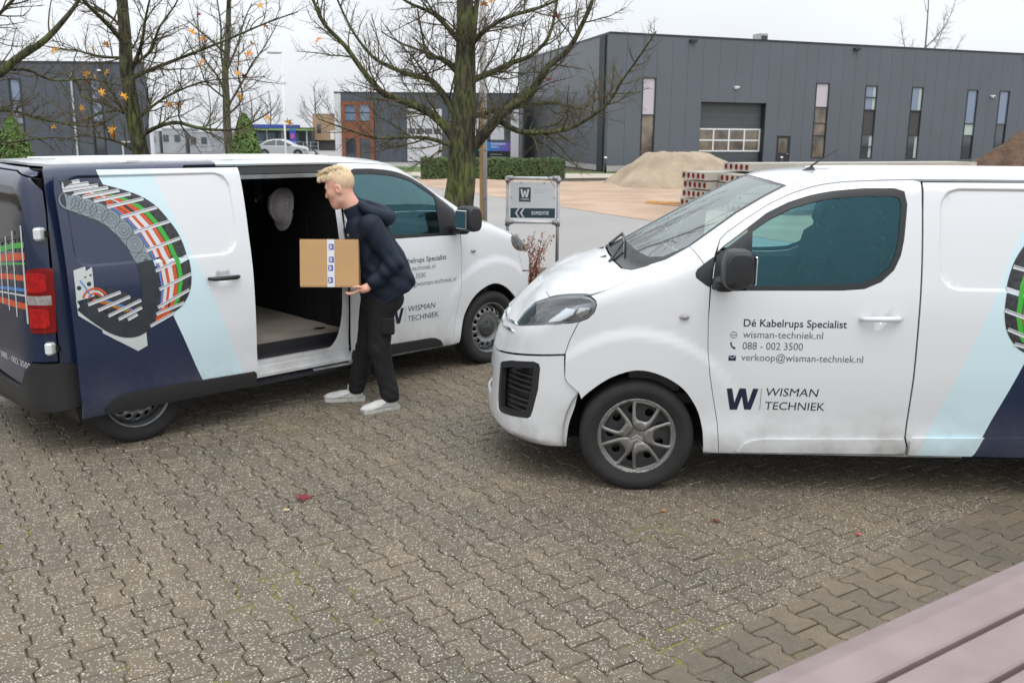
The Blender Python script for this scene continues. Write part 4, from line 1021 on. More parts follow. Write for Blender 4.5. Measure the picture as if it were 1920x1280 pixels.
def wheel(van, x, y, side, kind):
    """built with its outer face at +y, turned for the other flank"""
    R, w = .336, .20
    t = MB(); t.lathe(tyre_prof(R, w, .232), 56, 'Y')
    rt = (0, 0, 0 if side > 0 else PI)
    wh = t.build('wheel', M_RUBBER, van, True, (x, side*(y-w*.5), R-.004), rt)
    wh['label'] = 'black tyre with silver steel rim' if kind == 'steel' else 'black tyre with grey five petal wheel cover'
    b = MB(); b.lathe([(.236, -.08), (.236, .075), (.230, .084), (.222, .080), (.214, .060), (.212, -.08)], 48, 'Y')
    b.build('rim', M_STEEL, wh, True)
    b = MB(); b.lathe([(0.0, -.03), (.21, -.03)], 24, 'Y'); b.build('brake_disc', M_BLACKG, wh)
    if kind == 'steel':
        holes = [disc2((.163*math.cos(a), .163*math.sin(a)), .017, 14) for a in np.linspace(0, 2*PI, 16, endpoint=False)]
        dep = lambda u, v: .028+.026*np.exp(-((np.hypot(u, v)-.150)/.028)**2)-.02*sstep(.185, .213, np.hypot(u, v))+.012*(1-sstep(.06, .115, np.hypot(u, v)))
        V, F = disc_panel(disc2((0, 0), .213, 48), holes, dep); mobj('rim_disc', V, F, M_STEEL, wh, None, True)
        c = MB(); c.lathe([(.0, .062), (.02, .062), (.026, .058), (.07, .056), (.088, .048), (.094, .036)], 28, 'Y')
        for a in np.linspace(0, 2*PI, 5, endpoint=False): c.lathe([(0, .066), (.008, .066), (.009, .05)], 8, 'Y', (.058*math.cos(a), 0, .058*math.sin(a)))
        c.build('hub_cap', M_DGREY, wh, True)
    else:
        holes = [disc2((.15*math.cos(a), .15*math.sin(a)), .026, 12) for a in np.linspace(0, 2*PI, 9, endpoint=False)]
        V, F = disc_panel(disc2((0, 0), .213, 40), holes, lambda u, v: .018+0*u); mobj('rim_disc', V, F, M_DGREY, wh)
        V, F = disc_panel(disc2((0, 0), .229, 56), [disc2((0, 0), .207, 56)], lambda u, v: .070+.014*sstep(.205, .218, np.hypot(u, v)), .02); mobj('cover_rim', V, F, M_COVER, wh, None, True)
        for k in range(5):
            a = PI/2+.28+k*2*PI/5
            ax, ay = math.cos(a), math.sin(a); L = lambda r, s: (r*ax-s*ay, r*ay+s*ax)
            out = catmull([L(.036, 0), L(.046, .030), L(.085, .054), (L(.14, .070)), L(.19, .083), L(.209, .078), L(.214, .04), L(.216, 0), L(.214, -.04), L(.209, -.078), L(.19, -.083), L(.14, -.070), L(.085, -.054), L(.046, -.030)], 3, True)
            hol = catmull([L(.098, 0), L(.105, .034), L(.145, .052), L(.185, .062), L(.196, .052), L(.200, 0), L(.196, -.052), L(.185, -.062), L(.145, -.052), L(.105, -.034)], 3, True)
            V, F = disc_panel(out, [hol], lambda u, v: .072+.020*np.cos(np.clip((np.hypot(u, v)-.04)/.18, 0, 1)*1.5)-.10*np.maximum(.06-np.hypot(u, v), 0), .016, .02, .01)
            mobj('cover_petal', V, F, M_COVER, wh, None, True)
        c = MB(); c.lathe([(0, .090), (.045, .090), (.055, .086), (.06, .07)], 5, 'Y')
        c.build('hub_cap', M_COVER, wh)
        e = MB()
        for dz in (0., .020):
            for s_ in (-1, 1):
                pts = [(0, .014-dz), (0, .003-dz), (s_*.030, -.014-dz), (s_*.032, -.006-dz)]
                if s_ < 0: pts = pts[::-1]
                e.add([(x_, .0925, z_) for x_, z_ in pts]+[(x_, .089, z_) for x_, z_ in pts], [(0, 1, 2, 3), (0, 4, 5, 1), (1, 5, 6, 2), (2, 6, 7, 3), (3, 7, 4, 0)])
        e.build('emblem', M_LAMPBK, wh)
    return wh

def sdf_obj(name, f, lo, hi, h, mats, parent=None, loc=None, rot=None): ...   # filled in below (surface nets)

def build_van(label, pose, wheels, trim_black, slid, visible):
    """visible = +1 / -1: the flank that carries the lettering seen in the picture"""
    van = thing('delivery_van', label, 'van', (pose[0], pose[1], 0), pose[2], 'vans on the yard')
    W3 = [P_WHITE, P_PALE, P_BLUE]
    trim = M_BLACK if trim_black else P_WHITE
    # body shell
    for s in (1, -1):
        o = put('flank', 'body_side', W3, van, s)
        w = put('wing', 'front_wing', P_WHITE, van, s)
        put('tri_f', 'wing_trim', M_BLACK, w, s)
        lp = MB(); lp.lathe([(0, .012), (.016, .010), (.022, .004), (.023, -.002)], 16, 'Y'); lo_ = lp.build('side_repeater', M_CLEAR, w, True, (-.241, s*.937, 1.06), (0, 0, 0 if s > 0 else PI)); lo_.scale = (1.25, 1, .7)
        d = put('door', 'front_door', P_WHITE, van, s)
        put('tri_d', 'quarter_trim', M_BLACK, d, s); put('frame', 'window_seal', M_BLACK, d, s); put('glass', 'side_window', G_SIDE, d, s)
        put('mould_f', 'side_moulding', trim, d, s)
        hd = MB(); hd.tube([(-1.222, s*.936, 1.068), (-1.25, s*.962, 1.071), (-1.335, s*.970, 1.073), (-1.42, s*.962, 1.074), (-1.452, s*.936, 1.074)], [.010, .0145, .016, .0155, .012], 10)
        hd.build('door_handle', trim, d, True)
        mirror_obj(d, s)
        off = (-.887, s*.10, 0) if (slid and s == visible) else (0, 0, 0)
        sd = put('slide' if slid or s != visible else 'slide_plain', 'sliding_door' if slid or s != visible else 'cargo_panel', W3, van, s, off)
        put('mould_s', 'side_moulding', [M_BLACK]*3 if trim_black else W3, sd, s)
        hd = MB(); hd.tube([(-1.902, s*.938, 1.082), (-1.88, s*.964, 1.081), (-1.785, s*.972, 1.079), (-1.70, s*.964, 1.077), (-1.672, s*.938, 1.076)], [.010, .0145, .016, .0155, .012], 10)
        if slid or s != visible: hd.build('door_handle', trim, sd, True)
        put('sill', 'sill', [P_WHITE, P_BLUE], van, s)
        h = put('lens', 'headlight', G_LENS, van, s); h['label'] = 'clear headlight with bright reflectors'
        put('lamp_back', 'lamp_housing', M_LAMPBK, h, s); put('lamp_wall', 'lamp_bezel', M_LAMPBK, h, s)
        for k in 'abcd': put('refl_'+k, 'reflector', M_REFL, h, s)
        put('vent_back', 'air_vent', M_BLACKG, van, s)
        vr = put('vent_rim', 'vent_surround', M_BLACK, van, s)
        # louvres across the vent
        for k in range(7):
            zz = .42+.034*k+(.02 if k > 2 else 0); th = np.linspace(.60, .92 if k < 3 else .88, 5)*1.0
            u0, u1 = .50, .66
            uu = np.linspace(.475, .70 if k > 2 else .66, 6)
            P = m_front(uu, np.full(6, zz)); N = surf_n(P); P = P-N*.024
            b = MB(); b.tube([tuple(p*[1, s, 1]) for p in P], .0045, 6); b.build('vent_slat', M_BLACK, vr, True)
        put('rdoor', 'rear_door', [P_BLUE], van, s)
        put('rglass', 'rear_window', G_DARK, van, s)
        tl = put('tail', 'tail_light', [M_RED, M_CLEAR], van, s); tl['label'] = 'red tail light with a clear middle band'
        for k in range(2): put('tail_in%d' % k, 'lamp_lens', M_RED2, tl, s)
        # rear door hinges
        for zc in (1.443, .722):
            b = MB(); b.bbox((-3.79, s*.868, zc), (.075, .05, .078), .012, 0, s*-.62); b.box((-3.757, s*.902, zc), (.020, .02, .042), 1, s*-.62)
            b.build('door_hinge', [P_WHITE, M_BLACKG], van)
    put('roof', 'roof', P_WHITE, van); put('hood', 'bonnet', P_WHITE, van)
    for yy in (-.42, -.14, .14, .42):
        P = m_side(np.linspace(-3.4, -1.2, 30), np.full(30, i_side((0, yy, 1.87))[1])); N = surf_n(P)
        b = MB(); b.tube([tuple(p-n*.012) for p, n in zip(P, N)], .020, 10); b.build('roof_rib', P_WHITE, van, True)
    put('wind', 'windscreen', [M_BLACKG, G_WIND], van)
    put('fascia', 'front_panel', P_WHITE, van); put('bumper', 'front_bumper', P_WHITE, van); put('mid_back', 'lower_grille', M_BLACK, van)
    put('rtop', 'rear_header', P_BLUE, van); rb = put('rbumper', 'rear_bumper', M_BLACK, van)
    # chrome chevrons across the nose
    for k, zz in enumerate((.862, .905)):
        for s in (1, -1):
            uu = np.linspace(.0, .50, 12); z = zz+.03*np.exp(-(uu/.09)**2)*(1)+.02*sstep(.2, .5, uu)
            P = m_front(uu, z); N = surf_n(P); b = MB(); b.tube([tuple((p+n*.002)*[1, s, 1]) for p, n in zip(P, N)], [.011]*10+[.008, .004], 8); b.build('chevron', M_CHROME, van, True)
    # washer nozzles and wipers
    for px, py in ((.20, .30), (.20, -.05)):
        P = m_side(np.array([px]), np.array([i_side((px, py, 1.32))[1]]))[0]
        b = MB(); b.add([(P[0]-.02, P[1]-.014, P[2]), (P[0]-.02, P[1]+.014, P[2]), (P[0]+.02, P[1], P[2]), (P[0]-.022, P[1], P[2]+.014)], [(0, 2, 3), (2, 1, 3), (1, 0, 3)]); b.build('washer_nozzle', M_BLACKG, van)
    for y0, y1, dx in ((.45, -.20, 0), (-.15, -.62, -.03)):
        ys = np.linspace(y0, y1, 9); xs = np.linspace(.075+dx, .035+dx, 9)
        P = np.array([m_side(np.array([x_]), np.array([i_side((x_, y_, 1.40))[1]]))[0] for x_, y_ in zip(xs, ys)])
        b = MB(); b.tube([(p[0]+.006, p[1], p[2]+.014) for p in P], .007, 6); b.tube([(P[3][0]+.01, P[3][1], P[3][2]+.025), (P[0][0]+.09, P[0][1]+.04, P[0][2]-.035)], [.008, .012], 6); b.build('wiper', M_BLACKG, van)
    b = MB(); b.add([(-1.02, .20, 1.858), (-1.10, .222, 1.862), (-1.10, .178, 1.862), (-1.085, .20, 1.893)], [(0, 3, 2), (0, 1, 3), (1, 2, 3)]); b.tube([(-1.075, .20, 1.886), (-1.235, .20, 1.992)], [.006, .003], 6); b.build('antenna', M_BLACK, van)
    # underside, arches, cabin and load space
    for xc in (0., -3.275):
        for s in (1, -1):
            b = MB(); n = 20; ang = np.linspace(-.28, PI+.28, n); Rr = .425
            V = [(xc+.012+Rr*math.cos(a), s*yy, .335+Rr*math.sin(a)) for yy in (.905, .62) for a in ang]; F = [(i, i+1, n+i+1, n+i) for i in range(n-1)]
            V += [(xc+.012, s*.62, .335)]; F += [(2*n, n+i, n+i+1) for i in range(n-1)]
            b.add(V, F); b.build('arch_liner', M_BLACK, van, True)
    b = MB(); b.box((-1.6, 0, .30), (4.3, 1.16, .16)); b.box((-1.60, 0, .29), (2.35, 1.70, .10)); b.box((-3.82, 0, .36), (.12, 1.5, .12)); b.box((.52, 0, .33), (.36, 1.16, .16)); b.box((-1.62, 0, .245), (2.42, 1.72, .03)); b.build('underbody', M_LINER, van)  # underbody; lowest wide plate added to block light beneath the van
    wheel(van, 0, .915, 1, wheels); wheel(van, 0, .915, -1, wheels); wheel(van, -3.275, .915, 1, wheels); wheel(van, -3.275, .915, -1, wheels)
    # cabin
    b = MB(); b.box((-.85, 0, .56), (1.35, 1.70, .06)); b.build('cab_floor', M_LINER, van)
    b = MB(); b.bbox((-.16, 0, 1.10), (.50, 1.60, .30), .06); b.bbox((-.30, .42, 1.20), (.26, .40, .14), .05); b.box((-.10, 0, .80), (.30, 1.6, .5)); b.build('dashboard', M_DGREY, van)
    b = MB(); cw = Vector((-.56, .42, 1.19)); Rm = Matrix.Rotation(math.radians(-62), 3, 'Y')
    ring = [cw+Rm @ Vector((.19*math.cos(a), .19*math.sin(a), 0)) for a in np.linspace(0, 2*PI, 33)]
    b.tube(ring, .017, 8, cap=False)
    for a in (PI/2, -PI/2, PI): b.tube([cw+Rm @ Vector((.18*math.cos(a), .18*math.sin(a), 0)), cw+Rm @ Vector((0, 0, -.03))], .016, 6)
    b.tube([cw+Rm @ Vector((0, 0, 0)), cw+Rm @ Vector((0, 0, -.22))], [.06, .05], 10); b.build('steering_wheel', M_DGREY, van, True)
    for yy, wd in ((.42, .50), (-.38, .86)):
        st = MB(); st.bbox((-1.02, yy, .80), (.50, wd, .16), .05); R_ = Matrix.Rotation(math.radians(-14), 3, 'Y'); st.bbox((-1.31, yy, 1.13), (.13, wd, .62), .05, 0, 0, R_)
        for hy in ([yy] if wd < .6 else [yy-.21, yy+.21]): st.bbox((-1.40, hy, 1.55), (.10, .26, .20), .04, 0, 0, R_)
        st.build('seat', M_SEAT, van)
    for s in (1, -1):
        b = MB(); b.box((-.96, s*.845, .90), (1.10, .05, .58)); b.bbox((-.96, s*.80, 1.06), (.62, .08, .07), .02); b.build('door_lining', M_DGREY, van)
    # bulkhead with its little window, and the load space
    xb = -1.535
    yq = lambda z: float(np.interp(z, Q_TOP[:, 1], Q_TOP[:, 0]))-.055
    zs_ = np.linspace(.50, 1.80, 14); outl = [(yq(z), z) for z in zs_]+[(-yq(z), z) for z in zs_[::-1]]
    W, T = cdt(np.array(outl), [np.array([(.02, 1.46), (.52, 1.46), (.52, 1.70), (.02, 1.70)])], .2, .1); n = len(W)
    V = [(xb+.012, a, c) for a, c in W]+[(xb-.012, a, c) for a, c in W]; F = [tuple(t) for t in T]+[tuple(int(q)+n for q in t[::-1]) for t in T]
    bh = mobj('bulkhead', V, F, M_LINER, van)
    b = MB()
    for yy in (-.62, -.3, .7): b = MB(); b.box((xb-.020, yy, .98), (.014, .10, .9)); b.build('bulkhead_rib', M_LINER, bh)
    b = MB(); b.box((-2.67, 0, .515), (2.24, 1.56, .03)); b.build('load_floor', M_PLY, van)
    def side_wall(sd, x0, x1):
        V = [(x, sd*(yq(z)), z) for z in zs_ for x in (x0, x1)]; F = [(2*i, 2*i+1, 2*i+3, 2*i+2) for i in range(len(zs_)-1)]
        mobj('cargo_lining', V, F, M_LINER, van)
    side_wall(-visible, -1.55, -3.70); side_wall(visible, -2.76, -3.70)
    if not slid: side_wall(visible, -1.55, -2.76)
    b = MB(); b.box((-2.62, 0, 1.812), (2.14, 1.30, .02)); b.box((-3.72, 0, 1.12), (.03, 1.5, 1.3)); b.build('cargo_ceiling', M_LINER, van)
    for xx in (-1.9, -2.4, -2.9):
        b = MB(); b.tube([(xx, -visible*(yq(z)-.01), z) for z in zs_], .03, 6); b.build('body_rib', M_LINER, van)
    if slid:
        v = visible
        # door aperture: rail above, step and painted sill below, painted B post
        b = MB(); b.box((-2.2, v*.66, 1.805), (1.28, .14, .03)); b.box((-2.2, v*.735, 1.79), (1.28, .02, .05)); b.build('door_rail', M_DGREY, van)
        b = MB(); b.box((-2.2, v*.735, 1.745), (1.28, .03, .03)); b.build('rail_lip', M_STEEL, van)
        b = MB()
        P = [(-1.575, .30), (-1.575, 1.80)]
        post = np.vstack([[(-2.84, .262), (-1.552, .262), (-1.552, 1.79)], catmull([(-1.590, 1.79), (-1.606, 1.60), (-1.606, 1.2), (-1.612, .80), (-1.628, .60), (-1.668, .475), (-1.75, .405), (-1.86, .385), (-2.3, .385), (-2.84, .385)], 5)])
        W, T = cdt(post, (), .04, .02); Pm = march(np.stack([W[:, 0], np.full(len(W), 1.5), W[:, 1]], -1), np.array([[0, -1., 0]]))[0]; Nn = surf_n(Pm); Pm = (Pm-Nn*.030)*[1, v, 1]
        f = [tuple(t) if v < 0 else tuple(t[::-1]) for t in T]
        fn = np.cross(Pm[f[0][1]]-Pm[f[0][0]], Pm[f[0][2]]-Pm[f[0][0]])
        if fn[1]*v < 0: f = [t[::-1] for t in f]
        mobj('door_frame', Pm, f, P_WHITE, van, None, True, Nn*[1, v, 1])
        b = MB(); b.box((-2.2, v*.862, .395), (1.30, .055, .02)); b.box((-2.2, v*.905, .300), (1.30, .035, .022)); b.box((-2.2, v*.885, .335), (1.30, .02, .05)); b.build('sill_step', P_WHITE, van)
        b = MB(); b.box((-2.1, v*.932, .246), (.75, .02, .022)); b.build('sill_strip', M_BLACK, van)
        b = MB(); b.box((-2.2, v*.80, .42), (1.30, .10, .02)); b.box((-2.2, v*.77, .46), (1.30, .02, .09)); b.build('step_well', M_BLACK, van)
        b = MB(); b.lathe([(0, 0), (.028, .004), (.030, .0)], 16, 'Y'); q = b.build('lock_catch', M_BLACKG, van, True, (-1.595, v*.895, .80), (0, 0, 0 if v > 0 else PI)); q.scale = (1, 1, 1.8)
        b = MB(); b.lathe([(0, .003), (.05, .004), (.055, 0)], 16, 'Z'); q = b.build('floor_ring', M_BLACKG, van, True, (-1.70, v*.70, .532)); q.scale = (1, .5, 1)
    # lettering and artwork on the flank that shows
    d = [c for c in van.children if c.name.split('.')[0] == 'front_door'][0 if visible > 0 else 1]
    door_lettering(d, visible, -.502 if visible > 0 else -1.205)
    sds = [c for c in van.children if c.name.split('.')[0] in ('sliding_door', 'cargo_panel')][0 if visible > 0 else 1]
    chain_print(sds, visible)
    return van

def mirror_obj(door, s):
    """door mirror: arm and housing"""
    mb = MB()
    # housing: rounded block, concave towards the driver
    prof = catmull([(-.045, 0), (.02, .0), (.052, .03), (.058, .09), (.050, .16), (.02, .205), (-.04, .212), (-.095, .205), (-.115, .16), (-.12, .08), (-.108, .03)], 3, True)
    n = len(prof); rings = []
    for k, (yo, sc) in enumerate(((1.045, .55), (1.055, .85), (1.08, .98), (1.13, 1.0), (1.19, .99), (1.22, .93), (1.235, .80), (1.238, .5))):
        cx, cz = -.035, .105
        rings.append([(-.455+(cx+(x-cx)*sc)*.92, s*(yo-.02*0), 1.262+(cz+(z-cz)*sc)) for x, z in prof])
    V = [p for r in rings for p in r]; F = []
    for k in range(len(rings)-1):
        for i in range(n):
            j = (i+1) % n; f = (k*n+i, k*n+j, (k+1)*n+j, (k+1)*n+i); F.append(f if s < 0 else f[::-1])
    a = tuple(range(n)); F.append(a[::-1] if s < 0 else a); e = tuple((len(rings)-1)*n+i for i in range(n)); F.append(e if s < 0 else e[::-1])
    mb.add(V, F)
    mb.bbox((-.44, s*.985, 1.262), (.11, .16, .07), .02)
    mb.bbox((-.445, s*1.06, 1.285), (.13, .10, .05), .02)
    m = mb.build('door_mirror', M_BLACK, door, auto=40)
    g = MB(); g.bbox((-.570, s*1.14, 1.365), (.012, .135, .155), .03); g.build('mirror_glass', M_CHROME, m)
    return m
# ---------------------------------------------------------------- buildings
M_CLAD = mat('anthracite_cladding', (.108, .126, .148), .5, var=.08, vscale=.5)
M_CLADL = mat('anthracite_cladding_side', (.115, .132, .152), .42, var=.08, vscale=.5)
M_CLADD = mat('slate_cladding', (.072, .086, .104), .5, var=.12, vscale=.6)
M_FRAME = mat('dark_frame', (.022, .026, .030), .45)
M_PLINTH = mat('concrete_plinth', (.44, .43, .40), .85, var=.15, vscale=2)
M_BLIND = mat('window_with_blind', (.50, .45, .49), .12, coat=1.)
M_PANE = mat('window_pane', (.035, .045, .055), .05, spec=.9, coat=1.)
M_PANESKY = mat('window_pane_painted_sky', (.16, .22, .31), .06, spec=.8, coat=1.)  # sky reflection put into the pane's own blue colour
M_PANEO = mat('window_room_behind', (.24, .19, .13), .10, coat=1., var=.6, vscale=1.2, col2=(.06, .05, .045))
M_CURT = mat('curtain_strip', (.42, .50, .47), .3, coat=1.)
M_GREYP = mat('infill_panel', (.060, .058, .058), .6)
M_WHITE = mat('white_sheet', (.60, .61, .63), .5, var=.06, vscale=1.)
M_WHITEF = mat('white_frame', (.72, .73, .74), .45)
M_BROWN = mat('red_cedar_frame', (.235, .085, .040), .6, var=.25, vscale=3)
M_ROOFU = mat('roof_unit_grey', (.45, .46, .46), .6)

class Wall:
    """flat wall frame: s along, d outwards (towards the viewer), z up"""
    def __init__(w, P, Q):
        w.P = Vector((P[0], P[1], 0)); w.e = (Vector((Q[0], Q[1], 0))-w.P).normalized(); w.n = Vector((w.e.y, -w.e.x, 0)); w.rz = math.atan2(w.e.y, w.e.x)
    def at(w, s, d, z): return w.P+w.e*s+w.n*d+Vector((0, 0, z))
    def box(w, mb, s0, s1, d0, d1, z0, z1, m=0):
        c = w.at((s0+s1)/2, (d0+d1)/2, (z0+z1)/2); mb.box(c, (s1-s0, d1-d0, z1-z0), m, w.rz)
        return mb
    def part(w, name, m, parent, s0, s1, d0, d1, z0, z1):
        mb = MB(); w.box(mb, s0, s1, d0, d1, z0, z1); return mb.build(name, m, parent)

def window(w, parent, s0, s1, z0, z1, rows, name='window'):
    """rows from the top: (z_low, material, curtain?)"""
    g = MB(); f = .06
    w.box(g, s0, s0+f, -.10, .02, z0, z1); w.box(g, s1-f, s1, -.10, .02, z0, z1)
    zz = [z1]+[r[0] for r in rows]
    for z in zz: w.box(g, s0+f, s1-f, -.098, .018, max(z-f, z0), max(z-f, z0)+f)
    fr = g.build(name, M_FRAME, parent)
    top = z1
    for zl, m, cu in rows:
        a, b = zl, top-f
        if cu:
            w.part('pane', m, fr, s0+f, s1-f-.22, -.085, -.06, a, b); w.part('pane', M_CURT, fr, s1-f-.22, s1-f, -.085, -.058, a, b)
        else: w.part('pane', m, fr, s0+f, s1-f, -.085, -.06, a, b)
        top = zl
    return fr

# --- right-hand building
bR = thing('warehouse', 'large anthracite warehouse with narrow tall windows and a roller door, right', 'building', (5.24, 53.42, 0))
def rel(o_, v): return v
def wchild(name, mb, m, parent): return mb.build(name, m, parent)
bR.location = (0, 0, 0)
wf = Wall((5.238, 53.415), (33.83, 64.687)); HR = 7.43
cols = [0, 1.05, 2.09, 2.98, 3.98, 4.98, 5.99, 10.50, 11.42, 12.42, 13.22, 14.03, 15.05, 15.97, 16.88, 17.80, 18.75, 19.67, 20.58, 21.50, 22.45, 23.38, 24.31, 25.24, 26.17, 27.10, 28.04, 28.98, 29.90]+[29.9+k*1.02 for k in range(1, 18)]
opens = {(2.09, 2.98): (.90, 5.18), (5.99, 10.50): (-.1, 3.93), (11.42, 12.42): (-.1, 2.04), (14.03, 15.05): (.72, 5.20), (17.80, 18.75): (.70, 5.14), (21.50, 22.45): (.66, 5.14), (26.17, 27.10): (.65, 5.09), (28.98, 29.90): (.64, 5.09)}
for a, b in zip(cols[:-1], cols[1:]):
    op = opens.get((a, b)); g = .006
    spans = [(.35, HR)] if not op else ([(op[1], HR)]+([(.35, op[0])] if op[0] > .35 else []))
    n = 1 if b-a < 2 else 4
    for k in range(n):
        for z0, z1 in spans: wf.part('cladding_panel', M_CLAD, bR, a+(b-a)*k/n+g, a+(b-a)*(k+1)/n-g, -.08, 0, z0, z1)
    if not op or op[0] > .35: wf.part('plinth', M_PLINTH, bR, a, b, -.10, -.02, 0, .345)
mb = MB(); wf.box(mb, 0, cols[-1], -1.3, -.62, 0, HR-.05); core = mb.build('inner_wall', M_FRAME, bR)
mb = MB(); wf.box(mb, -.03, cols[-1], -.12, .03, HR, HR+.10); mb.build('roof_edge', M_FRAME, bR)
wl = Wall((.355, 75.17), (5.238, 53.415)); Ll = (Vector((5.238, 53.415))-Vector((.355, 75.17))).length
k = 0
while k*1.1 < Ll-.01:
    wl.part('cladding_panel', M_CLADL, bR, k*1.1+.005, min(k*1.1+1.095, Ll-.03), -.08, 0, .35, HR); k += 1
mb = MB(); wl.box(mb, 0, Ll, -.10, -.02, 0, .345); mb.build('plinth', M_PLINTH, bR)
mb = MB(); wl.box(mb, 0, Ll-.6, -.6, -.13, 0, HR-.05); mb.build('inner_wall', M_FRAME, bR)
mb = MB(); wl.box(mb, 0, Ll-.13, -.12, .03, HR+.001, HR+.101); mb.build('roof_edge', M_FRAME, bR)
c4 = [wf.at(0, -.2, HR-.04), wf.at(cols[-1], -.2, HR-.04), wf.at(cols[-1], -26, HR-.04), wl.at(0, -.2, HR-.04)]
mobj('roof', [tuple(v) for v in c4], [(0, 1, 2, 3)], M_GREYP, bR)
window(wf, bR, 2.09, 2.98, .90, 5.18, [(3.17, M_BLIND, 0), (.96, M_PANEO, 0)])
window(wf, bR, 14.03, 15.05, .72, 5.20, [(3.79, M_BLIND, 0), (2.85, M_PANEO, 0), (2.1, M_PANEO, 0), (.78, M_PANEO, 0)])
window(wf, bR, 17.80, 18.75, .70, 5.14, [(4.45, M_PANESKY, 1), (3.70, M_PANESKY, 1), (2.18, M_GREYP, 0), (1.45, M_PANE, 1), (.76, M_PANE, 1)])
window(wf, bR, 21.50, 22.45, .66, 5.14, [(3.70, M_PANESKY, 1), (2.15, M_GREYP, 0), (.72, M_PANE, 1)])
window(wf, bR, 26.17, 27.10, .65, 5.09, [(2.95, M_PANESKY, 0), (2.2, M_CURT, 0), (.71, M_PANE, 0)])
window(wf, bR, 28.98, 29.90, .64, 5.09, [(2.95, M_PANESKY, 0), (.70, M_PANE, 0)])
# roller door set back in its opening
rd_ = thing('x', 'x', 'x'); bpy.data.objects.remove(rd_)
dr = MB(); wf.box(dr, 6.0, 10.49, -.50, -.40, 0, 3.9); door = dr.build('roller_door', mat('roller_door_grey', (.072, .082, .086), .5, var=.1, vscale=2), bR)
mb = MB(); wf.box(mb, 5.99, 6.03, -.50, -.08, 0, 3.93); wf.box(mb, 10.46, 10.50, -.50, -.08, 0, 3.93); wf.box(mb, 5.99, 10.5, -.50, -.08, 3.90, 3.93); mb.build('door_reveal', M_FRAME, bR)
for k in range(5):
    s = 6.05+k*1.08; wf.part('glazing_bar', M_WHITEF, door, s, s+.09, -.40, -.36, 1.12, 2.42)
for z in (1.10, 1.72, 2.36): wf.part('glazing_bar', M_WHITEF, door, 6.05, 10.46, -.399, -.365, z, z+.085)
for k in range(4):
    for z in (1.185, 1.805): wf.part('pane', M_PANEO, door, 6.14+k*1.08, 7.13+k*1.08, -.40, -.385, z, z+.55)
for z in (.45, .78, 2.75, 3.2, 3.6): wf.part('door_rib', M_CLADL, door, 6.05, 10.46, -.40, -.388, z, z+.03)
sdn = wf.part('side_door', M_FRAME, bR, 11.44, 12.40, -.09, -.03, 0, 2.02); wf.part('pane', M_PANEO, sdn, 11.58, 12.2, -.03, -.02, 1.03, 1.89)
hb = MB(); hb.tube([wf.at(12.28, -.02, .98), wf.at(12.28, .02, .98), wf.at(12.18, .02, .98)], .02, 6); hb.build('door_handle', M_ROOFU, sdn)
for s, z in ((8.3, 4.82), (28.32, 4.74)):
    mb = MB(); wf.box(mb, s-.17, s+.17, 0, .14, z-.05, z+.03); wf.box(mb, s-.10, s+.10, 0, .08, z-.13, z-.05); mb.build('wall_lamp', M_WHITEF, bR)
for s in (5.2, 16.79, 31):
    mb = MB(); wf.box(mb, s-.2, s+.2, 0, .22, HR-.26, HR-.12); mb.build('roof_outlet', M_FRAME, bR)
for s, w_, h_, d_ in ((10.8, .95, .28, 3), (11.85, .55, .62, 2.5), (25.6, .75, .22, 3)):
    u = MB(); wf.box(u, s-w_/2, s+w_/2, -d_-.8, -d_, HR-.04, HR+h_+.12); wf.box(u, s-w_/2+.06, s+w_/2-.06, -d_, -d_+.02, HR+.1, HR+h_, 1)
    o = u.build('roof_unit', [M_ROOFU, M_GREYP], bR)

# --- low building in the middle
bM = thing('office_unit', 'low anthracite unit with a red cedar window bay and white doors behind the trees', 'building')
wm = Wall((-12.9, 69.02), (.43, 69.02)); HM = 4.77; mx = lambda x: x+12.9
def mpart(n, m, x0, x1, z0, z1, d0=-.08, d1=0., p=None): return wm.part(n, m, p or bM, mx(x0), mx(x1), d0, d1, z0, z1)
mb = MB(); wm.box(mb, 0, 13.3, -5, -.1, 0, HM-.02); mb.build('inner_wall', M_GREYP, bM)
mpart('roof_edge', M_FRAME, -12.9, .40, HM, HM+.10, -.12, .03)
mpart('corner_panel', M_WHITE, -12.9, -12.42, 0, HM)
x = -10.05
while x < -7.8: mpart('cladding_panel', M_CLADD, x+.005, min(x+1.0, -7.74)-.005, 0, HM-.005); x += 1.0
mpart('cladding_panel', M_CLADD, -12.4, -10.07, 4.2, HM-.005)
for a in np.arange(-7.72, .3, 1.0): mpart('cladding_panel', M_CLADD, a+.005, min(a+.995, .4), 3.78, HM-.005)
for a, b in ((-5.15, -4.2), (-4.2, -3.3)): mpart('cladding_panel', M_CLADD, a+.005, b-.005, 0, 3.775)
bay = mpart('window_bay', M_BROWN, -12.40, -10.07, 3.96, 4.195, -.06, .16)
for a, b in ((-12.4, -12.12), (-11.36, -11.10), (-10.34, -10.07)): mpart('bay_post', M_BROWN, a, b, 0, 3.955, -.06, .155, bay)
mpart('bay_rail', M_BROWN, -12.12, -10.34, 1.60, 2.80, -.06, .10, bay)
for a, b in ((-12.12, -11.36), (-11.10, -10.34)):
    mpart('pane', M_PANESKY, a, b, 3.45, 3.955, -.02, .04, bay); mpart('pane', M_PANESKY, a, b, 2.85, 3.38, -.02, .04, bay); mpart('pane', M_PANE, a, b, .05, 1.59, -.02, .04, bay); mpart('transom', M_FRAME, a, b, 3.38, 3.45, -.02, .06, bay)
